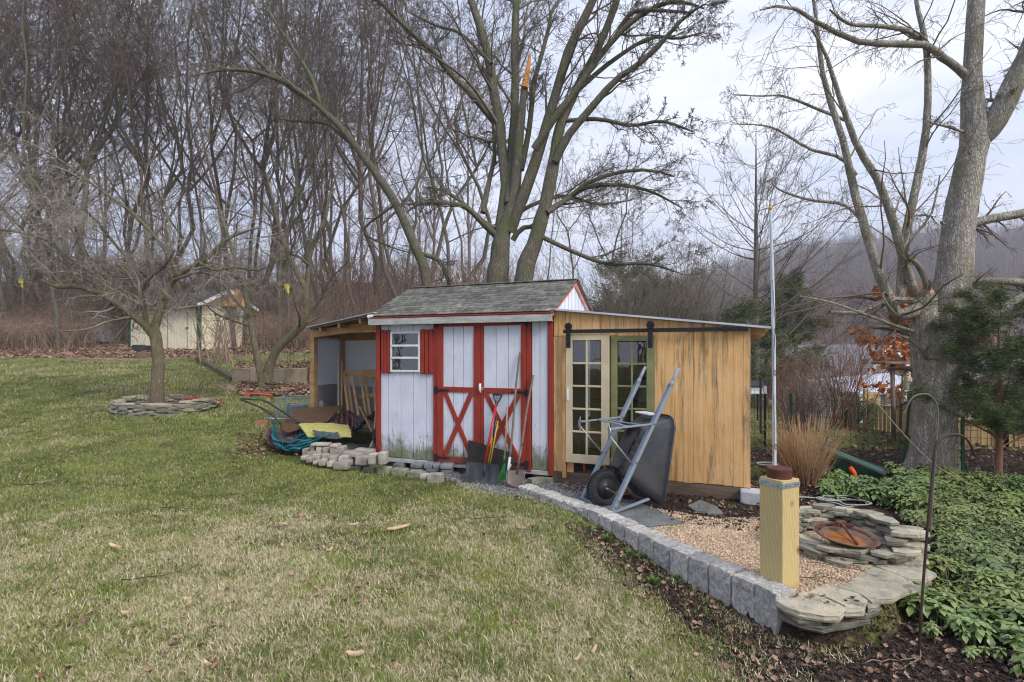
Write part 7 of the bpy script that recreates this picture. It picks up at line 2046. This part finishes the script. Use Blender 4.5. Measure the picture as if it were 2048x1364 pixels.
evergreen('cedar_tree', 'olive-green evergreen just above the lean-to roof', 1425, 16, 2.9, 2.2, 50, 42000, .12, trunk_r=.08)
evergreen('cedar_tree', 'dull grey-green evergreen behind the dense grey shrubs', 1250, 18, 3.9, 2.6, 60, 50000, .14, m='everdull', trunk_r=.14)
gj = G(1985, 958)
evergreen('juniper_tree', 'dark juniper with a reddish stem before the big tree, right edge', 1995, gj.y - .1, 2.15, 1.15, 50, 60000, .06, trunk_r=.045, droop=.02, twig='redtwig', lo=.22)
evergreen('juniper_tree', 'second juniper at the frame\'s right edge behind the first', 2080, gj.y + .4, 2.3, 1.3, 40, 36000, .06, trunk_r=.04, droop=.02, twig='redtwig', lo=.2)
evergreen('low_evergreen', 'low rounded green shrub beside the new wooden fence', 1690, 16.5, .95, 1.3, 40, 9000, .12, trunk_r=.04, droop=.05)
# oak sapling with clinging orange leaves
Y = 11.5; x = (1800 - 1024) / F * Y
t = T_('oak_sapling', 'young oak still holding dry orange leaves behind the big trunk', 'tree', (x, Y, hz(x, Y)))
n = 10; f = np.linspace(0, 1, n); tr = np.stack([.1 * f, 0 * f, f * 2.75 - .1], -1); V, Q = tube_arrays([(tr[None], (.025 * (1 - .85 * f))[None], 6)]); put('trunk', mesh_np('trunk', V, Q), M['twigW'], t)
P, R = spawn(tr[None], (.025 * (1 - .85 * f))[None], 26, .2, 1, 60, .55, .5, 6, .12, .02, rmin=.003); P2, R2 = spawn(P, R, 4, .2, 1, 45, .5, .6, 4, .2, 0, rmin=.002)
V, Q = tube_arrays([(P, R, 4), (P2, R2, 3)]); put('branches', mesh_np('branches', V, Q), M['twigW'], t, kind='stuff')
A = P2.reshape(-1, 3); ns = 2000; c = A[rng.integers(0, len(A), ns)] + rng.normal(0, .02, (ns, 3)); d = rng.normal(size=(ns, 3)); d[:, 2] -= .6; d /= np.linalg.norm(d, axis=1, keepdims=True); s_ = np.cross(d, rng.normal(size=(ns, 3))); s_ /= np.linalg.norm(s_, axis=1, keepdims=True)
L2 = rng.uniform(.07, .13, ns)[:, None]; u_ = np.cross(d, s_)
V = np.stack([c, c + d * L2 * .3 + s_ * L2 * .25, c + d * L2 * .7 + s_ * L2 * .3 + u_ * L2 * .15, c + d * L2, c + d * L2 * .7 - s_ * L2 * .3 + u_ * L2 * .15, c + d * L2 * .3 - s_ * L2 * .25], 1).reshape(-1, 3)
I = np.arange(ns)[:, None] * 6; Q = np.concatenate([I + [[0, 1, 4, 5]], I + [[1, 2, 3, 4]]]); put('leaves', mesh_np('leaves', V, Q), M['orangeleaf'], t, kind='stuff')
# dry ornamental grass clump
g0 = G(1610, 968)
t = T_('ornamental_grass', 'clump of dry tan ornamental grass beside the white pole', 'grass clump', tuple(g0))
n = 520; a = rng.uniform(0, 6.28, n); b_ = rng.uniform(0, .16, n); L2 = rng.uniform(.35, .85, n); ln = rng.uniform(.02, .62, n) ** 1.0; f = np.linspace(0, 1, 6)[None]
P = np.stack([np.cos(a)[:, None] * (b_[:, None] + L2[:, None] * np.sin(ln)[:, None] * f ** 1.2), np.sin(a)[:, None] * (b_[:, None] + L2[:, None] * np.sin(ln)[:, None] * f ** 1.2), L2[:, None] * np.cos(ln)[:, None] * f], -1)
P[:, 1:] += np.cumsum(rng.normal(0, .009, (n, 5, 3)), axis=1); R = np.broadcast_to(.0042 * (1 - .6 * f), (n, 6)) * rng.uniform(.6, 1.3, n)[:, None]
V, Q = tube_arrays([(P, R, 3)]); put('blades', mesh_np('blades', V, Q), M['straw'], t, kind='stuff')
# wiry stems in the ivy at the right
cfg = [((px - 1024) / F * Y, Y, 9, .25, .75, .1, .0022, .12) for px, Y in ((1960, 4.2), (1990, 4.6), (1900, 4.4), (2030, 3.9), (1850, 4.9), (1970, 3.6), (1930, 5.5), (2010, 5.8))]
stems(cfg, 'reed', 'dead_stalks', 'thin dead stalks sticking out of the green ground cover')
# yellow ribbon tags
for i, (x_, y_, Y, lab) in enumerate(((42, 562, 29, 'yellow ribbon tied on a tree at the far left edge of the wood'), (574, 573, 27, 'yellow ribbon tied on brush right of the cream outbuilding'))):
    p = W(x_, y_, Y); t = T_('yellow_ribbon', lab, 'ribbon', tuple(p)); MB().box(-.12, .12, -.01, .01, -.1, .1).add([(0, -.02, -.1), (.1, -.03, -.1), (.14, -.02, -.35), (.03, -.02, -.3)], [(0, 1, 2, 3)]).build('ribbon', M['ribbon'], t)
    MB().tube([(0, .1, hz(p.x, p.y) - p.z), (0.05, .08, .0), (.0, .15, 2.5)], [.05, .045, .03], 7).build('sapling_stem', M['barkW'], t)
# ---------------------------------------------------------------- cream outbuilding on the slope
A_ = Vector((-19.8, 28.5, 0)); C_ = Vector((-14.97, 26.3, 0)); dr = (C_ - A_).normalized(); ga = math.atan2(dr.y, dr.x); LEN_ = (C_ - A_).length
zb_ = hz(-14.97, 26.3) + .02; GD = 2.5
gar = T_('cream_outbuilding', 'cream ribbed-metal outbuilding with green corner trim on the slope', 'outbuilding', (A_.x, A_.y, zb_), ga)
def gu(px):
    k = (px - 1024) / F; return (k * A_.y - A_.x) / (dr.x - k * dr.y)
u0, u1 = 0, LEN_
MB().box(.03, u1 - .03, .03, GD - .03, -.3, 2.19).build('walls', M['creamsteel'], gar)
a, b_ = .08, gu(337) - .02; n_ = 9; w_ = (b_ - a) / n_
for i in range(n_): MB().box(a + i * w_ + .01, a + (i + 1) * w_ - .01, -.02, .03, .02, 2.18).build('wall_panel', M['creamsteel'], gar, bevel=.01)
w_ = (GD - .24) / 9
for i in range(9): MB().box(u1 - .03, u1 + .02, .12 + i * w_ + .01, .12 + (i + 1) * w_ - .01, .02, 2.25).build('wall_panel', M['creamsteel'], gar, bevel=.01)
for a, b_ in ((gu(337) + .02, gu(376) - .02), (gu(376) + .02, u1 - .14)):
    d = MB().box(a, b_, -.05, .02, .05, 2.12).build('door', M['creamsteel'], gar, bevel=.01)
    n_ = 6
    for i in range(n_): MB().box(a + (i + .5) * (b_ - a) / n_ - .015, a + (i + .5) * (b_ - a) / n_ + .015, -.065, -.051, .08, 2.08).build('rib', M['creamsteel'], d)
    MB().box(a - .015, a + .012, -.056, -.05, .05, 2.12).build('edge_strip', M['iron'], d)
MB().box(gu(376) - .06, gu(376) + .12, -.09, -.06, 1.05, 1.1).build('latch', M['iron'], gar)
for u_, d_ in ((0, 0), (u1, 0), (u1, GD)): MB().box(u_ - .09, u_ + .05, d_ - .05, d_ + .09, -.1, 2.24).build('corner_trim', M['greentrim'], gar)
AZ = 2.95; gm = GD / 2
mb = MB(); e0, e1 = -.3, u1 + .5
mb.add([(e0, -.4, 2.12), (e1, -.4, 2.12), (e1, gm, AZ), (e0, gm, AZ), (e1, GD + .4, 2.12), (e0, GD + .4, 2.12)], [(0, 1, 2, 3), (3, 2, 4, 5)]); mb.build('roof', M['darkroof'], gar, solid=.07)
MB().box(e0, e1, -.46, -.42, 2.03, 2.13).build('fascia', M['sill'], gar)
MB().add([(u1 + .0, .0, 2.2), (u1 + .0, GD, 2.2), (u1 + .0, gm, AZ - .08)], [(0, 1, 2)]).build('gable_wall', M['creamsteel'], gar, solid=.04)
for a in (-.45, GD + .45): MB().bar((e1 + .03, a, 2.09), (e1 + .03, gm, AZ), .04, .15, side=(1, 0, 0)).build('rake_board', M['whitepaint'], gar)
# basketball board on the gable
hb = T_('basketball_hoop', 'tan wooden backboard with a red rim and net on the outbuilding gable', 'basketball hoop', tuple(Vector(gar.location) + Matrix.Rotation(ga, 3, 'Z') @ Vector((u1 + .62, gm + .25, 2.15))), .25)
MB().add([(-.65, 0, .05), (.55, 0, .0), (.62, .1, .5), (.05, .12, .95), (-.6, .1, .62)], [(0, 1, 2, 3, 4)]).build('backboard', M['timber'], hb, solid=.04)
MB().tube([(.28 + .2 * math.cos(a), -.25 + .2 * math.sin(a), .0) for a in np.linspace(0, 6.2, 20)], .015, 6).build('rim', M['redh'], hb)
nb_ = MB()
for i in range(10):
    a = i / 10 * 6.28; nb_.tube([(.28 + .2 * math.cos(a), -.25 + .2 * math.sin(a), 0), (.28 + .11 * math.cos(a + .4), -.25 + .11 * math.sin(a + .4), -.4)], .008, 4)
    nb_.tube([(.28 + .2 * math.cos(a), -.25 + .2 * math.sin(a), 0), (.28 + .11 * math.cos(a - .4), -.25 + .11 * math.sin(a - .4), -.4)], .008, 4)
nb_.build('net', M['whitepaint'], hb)
p = G(288, 703); tag(MB().box(-.5, .45, -.2, .2, 0, .28).box(-.55, -.2, -.22, .22, .2, .32).build('black_tub', M['blackpl'], None, bevel=.03, loc=tuple(p), rot=(0, 0, ga)), 'low black trough at the foot of the outbuilding\'s left wall', 'trough')
# pale gravel strip before the outbuilding
mb = MB(); nn = 24
pts = [G(330 + 300 * i / nn, 706 + 2 * math.sin(i)) for i in range(nn + 1)]
V = [];
for p in pts: V += [(p.x, p.y - .2, hz(p.x, p.y - .2) + .012), (p.x, p.y + .8, hz(p.x, p.y + .8) + .012)]
mb.add(V, [(2 * i, 2 * i + 2, 2 * i + 3, 2 * i + 1) for i in range(nn)]); mb.build('gravel_path', M['greypaver'], None, kind='structure')
# log pile
lp = T_('log_pile', 'stacked split logs beside the cream outbuilding', 'log pile', tuple(G(545, 690)))
L0 = Vector(lp.location); r = random.Random(3)
for row in range(4):
    for i in range(13 - row):
        rr_ = r.uniform(.13, .2); x = -1.6 + i * .34 + row * .17; z = .16 + row * .29
        o = MB().lathe([(rr_, 0), (rr_ * 1.02, .25), (rr_, .5)], 10).build('log', [M['logbark']], lp, smooth=False)
        o.location = (x, r.uniform(-.1, .1), z + hz(L0.x + x, L0.y) - L0.z); o.rotation_euler = (PI / 2 * -1 + r.uniform(-.1, .1), 0, r.uniform(-.2, .2))
        e = MB().lathe([(rr_ * .93, -.004), (rr_ * .93, .0)], 10).build('cut_end', M['logend'], o); 
for i in range(4):
    MB().tube([(-1.6 + i * .1, -.5, .1 + i * .14), (1.3 + i * .2, -.6, .05 + i * .14)], .09, 8).build('long_log', M['logbark'], lp)
# low walls
c0, c1 = G(468, 765), G(612, 768)
cw_ = T_('concrete_wall', 'low stained concrete retaining wall behind the twin-stemmed tree', 'retaining wall', tuple(c0)); L0 = Vector(c0)
n_ = 4
for i in range(n_):
    a, b_ = c0.lerp(c1, i / n_), c0.lerp(c1, (i + 1) / n_ - .004)
    hgt = .42 + .03 * (i % 2)
    MB().bar(a - L0 + Vector((0, 0, hgt / 2 - .02)), b_ - L0 + Vector((0, 0, hgt / 2 - .02)), .2, hgt, side=(0, 1, 0)).build('wall_block', M['concrete'], cw_, bevel=.015)
c2 = G(396, 722); tb_ = T_('mossy_timber_edging', 'mossy timber edging running up the slope to the low concrete wall', 'edging', tuple(c2))
L0 = Vector(c2)
for i in range(3):
    a, b_ = c2.lerp(c0, i / 3), c2.lerp(c0, (i + 1) / 3 - .01); MB().bar(a - L0 + Vector((0, 0, .1)), b_ - L0 + Vector((0, 0, .06)), .2, .16).build('timber', M['moss'], tb_, bevel=.02)
for x_, y_, lab in ((287, 716, 'mossy low stump left of the planter tree'), (407, 713, 'brown low stump right of the planter tree')):
    p = G(x_, y_); t = T_('tree_stump', lab, 'stump', tuple(p)); MB().lathe([(.36, -.05), (.32, .06), (.29, .16), (.2, .2)], 14).build('stump', M['logbark'], t)
    MB().lathe([(.25, .185), (.1, .205)], 14).build('cut_face', M['oldwood'], t)
p = G(205, 690); t = T_('covered_cart', 'grey covered object leaning by the brush left of the outbuilding', 'covered cart', tuple(p))
MB().add([(-.55, 0, .25), (.1, -.1, .15), (.5, .1, .2), (.35, .2, .75), (-.1, .1, 1.35), (-.4, .1, 1.1)], [(0, 1, 2, 3, 4, 5)]).build('cover', M['greytarp'], t, solid=.05)
MB().tube([(-.1, 0, 1.35), (.7, -.3, -.02)], .025, 6).tube([(.1, 0, .8), (-.35, -.3, .0)], .025, 6).tube([(-.1, 0, 1.3), (0, 0, 1.75)], .05, 6).build('frame', M['oldwood'], t)

# ---------------------------------------------------------------- right side: fence, bird things, fences, houses
FL = [(3.55, 9.6), (4.2, 9.0), (5.35, 7.9), (5.75, 6.95), (6.9, 6.5), (8.4, 6.2)]
fe = T_('wire_fence', 'green wire garden fence strung past the big tree', 'fence', (FL[0][0], FL[0][1], hz(*FL[0])))
L0 = Vector(fe.location)
fpx = [(1530, 9.0, .98, 'black'), (1521, 10.4, 1.1, 'black'), (1582, 8.7, .9, 'tpost'), (1815, 7.9, 1.1, 'tpost'), (1926, 6.9, .75, 'tpost')]
for (px, Y, h_, m) in fpx:
    x = (px - 1024) / F * Y; z = hz(x, Y); lx = .06 if px == 1815 else 0
    mm = M['iron'] if m == 'black' else M['tpost']
    MB().bar(Vector((x - lx, Y, z - .1)) - L0, Vector((x + lx, Y, z + h_)) - L0, .035, .012, side=(1, 0, 0)).bar(Vector((x - lx, Y + .015, z - .1)) - L0, Vector((x + lx, Y + .015, z + h_)) - L0, .008, .03, side=(1, 0, 0)).build('post', mm, fe)
    if px in (1530, 1815): MB().box(-.02, .02, -.02, .03, 0, .12).build('white_top', M['whitepaint'], fe, loc=tuple(Vector((x + lx, Y, z + h_ - .1)) - L0))
mb = MB()
for i in range(len(FL) - 1):
    a, b_ = Vector((*FL[i], 0)), Vector((*FL[i + 1], 0)); L2 = (b_ - a).length; n_ = int(L2 / .10)
    za, zb2 = hz(*FL[i]), hz(*FL[i + 1])
    for j in range(n_): 
        p = a.lerp(b_, j / n_); z = za + (zb2 - za) * j / n_; mb.tube([p + Vector((0, 0, z)) - L0, p + Vector((0, 0, z + .95)) - L0], .0026, 3, False)
    for j in range(11):
        z = .03 + j * .09; mb.tube([a + Vector((0, 0, za + z)) - L0, a.lerp(b_, .5) + Vector((0, 0, (za + zb2) / 2 + z - .015)) - L0, b_ + Vector((0, 0, zb2 + z)) - L0], .0026, 3, False)
mb.build('wire_mesh', M['wire'], fe, kind='stuff')
# bird house on a post
Y = 13.0; x = (1511 - 1024) / F * Y; z = hz(x, Y); zt_ = CAMZ - (785 - HZ) / F * Y
t = T_('bird_house', 'small white bird house with a blue roof behind the shed corner', 'bird house', (x, Y, z))
MB().tube([(0.05, 0, 0), (0.05, 0, zt_ - z)], .02, 8).build('post', M['iron'], t); MB().box(-.14, .14, -.1, .1, zt_ - z, zt_ - z + .16).build('body', M['whitepaint'], t)
MB().add([(-.18, -.14, zt_ - z + .15), (.18, -.14, zt_ - z + .15), (.18, 0, zt_ - z + .26), (-.18, 0, zt_ - z + .26), (.18, .14, zt_ - z + .15), (-.18, .14, zt_ - z + .15)], [(0, 1, 2, 3), (3, 2, 4, 5)]).build('roof', M['blue'], t, solid=.02)
MB().box(-.2, .2, -.16, .16, zt_ - z - .02, zt_ - z - .001).build('ledge', M['whitepaint'], t)
# bird feeder pole
p = G(1788, 882); Y = p.y; t = T_('feeder_pole', 'grey pole with a flat wooden platform and hanging bird feeder', 'bird feeder', tuple(p))
zt_ = CAMZ - (728 - HZ) / F * Y - p.z; MB().tube([(0.0, 0, -.1), (-.03, 0, zt_)], .035, 10).build('pole', M['greyh'], t, smooth=True)
MB().box(-.28, .22, -.2, .2, zt_, zt_ + .04).build('platform', M['oldwood'], t, bevel=.01)
zf2 = CAMZ - (778 - HZ) / F * Y - p.z; fd = MB().lathe([(.05, 0), (.06, .02), (.055, .2), (.055, .34)], 14, Matrix.Translation((.16, -.1, zf2))).build('seed_tube', M['cream'], t, smooth=True)
MB().lathe([(.075, .0), (.07, .03)], 14, Matrix.Translation((.16, -.1, zf2 + .34))).build('lid', M['iron'], t); MB().tube([(.16, -.1, zf2 + .37), (.16, -.1, zt_)], .004, 4).build('hanger', M['wire'], t)
# tilted green garden cart
p = G(1706, 966) + Vector((0, 0, .05)); t = T_('garden_cart', 'tipped green and black plastic garden cart with an orange bracket', 'garden cart', tuple(p), -.5)
tb2 = MB(); A1 = [(-.34, -.12, .34), (.30, -.12, .10), (.36, .22, .10), (-.30, .22, .36)]; B1 = [(-.14, -.06, .06), (.22, -.06, -.02), (.24, .14, -.02), (-.10, .14, .06)]
tb2.add(A1 + B1, [(3, 2, 1, 0), (4, 5, 6, 7), (0, 1, 5, 4), (1, 2, 6, 5), (2, 3, 7, 6), (3, 0, 4, 7)]); tb2.build('bin', M['greencart'] if 'greencart' in M else M['tpost'], t, bevel=.03)
MB().tube([A1[0], A1[1], A1[2], A1[3], A1[0]], .022, 8).build('black_rim', M['blackpl'], t)
MB().tube([(-.34, -.12, .34), (-.46, -.1, .28), (-.48, 0, .2)], .02, 8).build('handle', M['greenp'], t)
MB().tube([(-.04, -.15, .16), (0.0, -.17, .10), (.01, -.15, .02), (-.02, -.15, -.02)], .028, 8).build('orange_bracket', M['orange'], t, smooth=True)
# new wooden fence
f0, f1, f2 = G(1735, 857), G(1790, 866), G(1842, 905)
def bfence(name, lab, pts, h_, m='ptfence', bw=.14):
    L0 = Vector(pts[0]); t = T_(name, lab, 'fence', tuple(L0))
    for i in range(len(pts) - 1):
        a, b_ = Vector(pts[i]), Vector(pts[i + 1]); L2 = (b_ - a).length; n_ = max(1, int(L2 / bw)); d = (b_ - a) / n_; e = math.atan2(d.y, d.x)
        for j in range(n_):
            p = a + d * (j + .5) - L0
            MB().box(-bw / 2 + .006, bw / 2 - .006, -.01, .01, 0, h_ * rnd.uniform(.99, 1.01)).build('board', M[m], t, loc=tuple(p), rot=(0, 0, e))
        MB().bar(a - L0 + Vector((0, 0, h_ + .01)), b_ - L0 + Vector((0, 0, h_ + .01)), .09, .03, side=(0, 1, 0)).build('top_rail', M[m], t)
        for q_ in (a, b_): MB().box(-.05, .05, -.06, .05, -.1, h_ + .06).build('post', M[m], t, loc=tuple(q_ - L0 + Vector((0, -.02, 0))))
    return t
bfence('board_fence', 'new tan board fence stepping down behind the big tree', [f0, f1, f2], .85)
bfence('board_fence', 'second tan board fence descending right of the big tree', [Vector((x, y, hz(x, y))) for x, y in ((7.4, 9.3), (8.1, 9.1), (8.9, 8.9), (9.7, 8.7))], .42)
p = G(1735, 857); tag(MB().box(-.06, .06, -.06, .06, 0, 1.35).box(-.02, .5, -.05, .05, .75, 1.25).build('gate_post', M['ptfence'], None, loc=tuple(p + Vector((.12, .3, 0)))), 'tan board gate panel at the left end of the new fence', 'gate')
p = G(1990, 925); t = T_('covered_grill', 'dark blue covered bulk beyond the second board fence', 'covered grill', tuple(W(1985, 930, 11.5))); MB().box(-.6, .6, -.3, .3, 0, .38).build('cover', M['blue'], t, bevel=.1); MB().box(-.62, .62, -.32, .32, .385, .41).build('lid', M['greytarp'], t, bevel=.02)

# houses beyond
def house(name, lab, px, Y, rot, w, dpt, hwall, hroof, wallm, windows, porch=None, chim=None, zoff=0):
    x = (px - 1024) / F * Y; z = hz(x, Y) + zoff; t = T_(name, lab, 'house', (x, Y, z), rot)
    MB().box(-w / 2, w / 2, 0, dpt, -1, hwall).build('wall', M[wallm], t)
    g = MB(); 
    for y in (-.02, dpt + .02): g.add([(-w / 2, y, hwall), (w / 2, y, hwall), (0, y, hroof)], [(0, 1, 2)])
    g.build('gable_wall', M[wallm], t, solid=.05)
    o = .45
    rf_ = MB().add([(-w / 2 - o, -.5, hwall - o * (hroof - hwall) / (w / 2)), (0, -.5, hroof + .1), (0, dpt + .5, hroof + .1), (-w / 2 - o, dpt + .5, hwall - o * (hroof - hwall) / (w / 2)), (w / 2 + o, -.5, hwall - o * (hroof - hwall) / (w / 2)), (w / 2 + o, dpt + .5, hwall - o * (hroof - hwall) / (w / 2))], [(0, 1, 2, 3), (1, 4, 5, 2)]).build('roof', M['farroof'], t, solid=.1)
    for s_ in (-1, 1): MB().bar((s_ * (w / 2 + o), -.56, hwall - o * (hroof - hwall) / (w / 2)), (0, -.56, hroof + .1), .05, .22).build('rake_board', M['whitepaint'], t)
    for (wx, wz, ww, wh) in windows:
        wi = frame_mb(wx - ww / 2, wx + ww / 2, wz, wz + wh, -.1, -.01, .09).box(wx - ww / 2 + .09, wx + ww / 2 - .09, -.08, -.03, wz + wh / 2 - .03, wz + wh / 2 + .03).build('window', M['whitepaint'], t)
        MB().box(wx - ww / 2 + .09, wx + ww / 2 - .09, -.045, -.02, wz + .09, wz + wh - .09).build('pane', M['glassfar'], wi)
    if chim:
        cx, cy, cwid_, z0, z1 = chim; c = MB().box(cx - cwid_ / 2, cx + cwid_ / 2, cy, cy + .7, z0, z1).build('chimney', M['brick'], rf_); nb = 9
        for i in range(nb):
            for j in range(5):
                MB().box(cx - cwid_ / 2 + j * cwid_ / 5 + .01 + (.05 if i % 2 else 0), cx - cwid_ / 2 + (j + 1) * cwid_ / 5 - .01, cy - .03, cy - .001, z1 - .12 - (i + 1) * .13, z1 - .12 - i * .13 - .02).build('brick', M['brickred'], c)
        MB().box(cx - cwid_ / 2 - .08, cx + cwid_ / 2 + .08, cy - .08, cy + .78, z1, z1 + .12).build('chimney_cap', M['brickred'], c)
    return t
M['glassfar'] = mat('dark_far_glass', (.05, .06, .07), (.08, .09, .11), 1, .15, 0, spec=.6)
h1_ = house('brick_house', 'grey-roofed brick house with a white-framed window through the shrubs', 1765, 36, .55, 8.5, 9, 2.0, 4.6, 'brick', [(-1.4, .4, .9, 1.6), (1.6, .4, .9, 1.6)])
MB().add([(-5.2, -3.4, .55), (4.6, -3.4, .55), (4.6, -.2, 1.5), (-5.2, -.2, 1.5)], [(0, 1, 2, 3)]).build('porch_roof', M['roofmetal'], h1_, solid=.12)
for x in (-4.8, -1.6, 1.6, 4.3): MB().box(x - .07, x + .07, -3.2, -3.06, -1, .55).build('porch_post', M['whitepaint'], h1_)
h2_ = house('shingled_house', 'pale grey house with a brick chimney at the right frame edge', 2110, 24, -.35, 9, 8, 1.4, 3.3, 'farroof', [(-2.6, -.2, 1., 1.2), (-.4, -.2, 1., 1.2)], chim=(-1.6, 2.5, .85, 2.0, 4.55))
shd = T_('low_porch_shed', 'low white-roofed porch between the brick house and big tree', 'porch', ((1780 - 1024) / F * 22, 22, hz((1780 - 1024) / F * 22, 22)), .2)
MB().add([(-2.2, -.8, 1.1), (1.9, -.8, 1.35), (1.9, 2, 1.75), (-2.2, 2, 1.5)], [(0, 1, 2, 3)]).build('roof', M['roofmetal'], shd, solid=.1)
for x in (-2, 0, 1.7): MB().box(x - .06, x + .06, -.7, -.58, 0, 1.2).build('post', M['whitepaint'], shd)
MB().box(-2, 1.8, 1.7, 1.8, 0, 1.5).build('wall', M['brickwallgrey'] if 'brickwallgrey' in M else M['farroof'], shd)

# ---------------------------------------------------------------- haze over the far ridge
hm_ = bpy.data.materials.new('thin_air'); hm_.use_nodes = True; N = hm_.node_tree.nodes; L = hm_.node_tree.links; N.clear()
ho = N.new('ShaderNodeOutputMaterial'); hv = N.new('ShaderNodeVolumePrincipled'); hv.inputs['Color'].default_value = (.82, .86, .95, 1); hv.inputs['Density'].default_value = .0013; hv.inputs['Anisotropy'].default_value = 0.2
L.new(hv.outputs[0], ho.inputs['Volume'])
if HAZE:
    MB().box(-560, 660, -90, 560, -8, 130).build('haze', hm_, None, kind='stuff', label='thin bluish winter haze', category='haze')
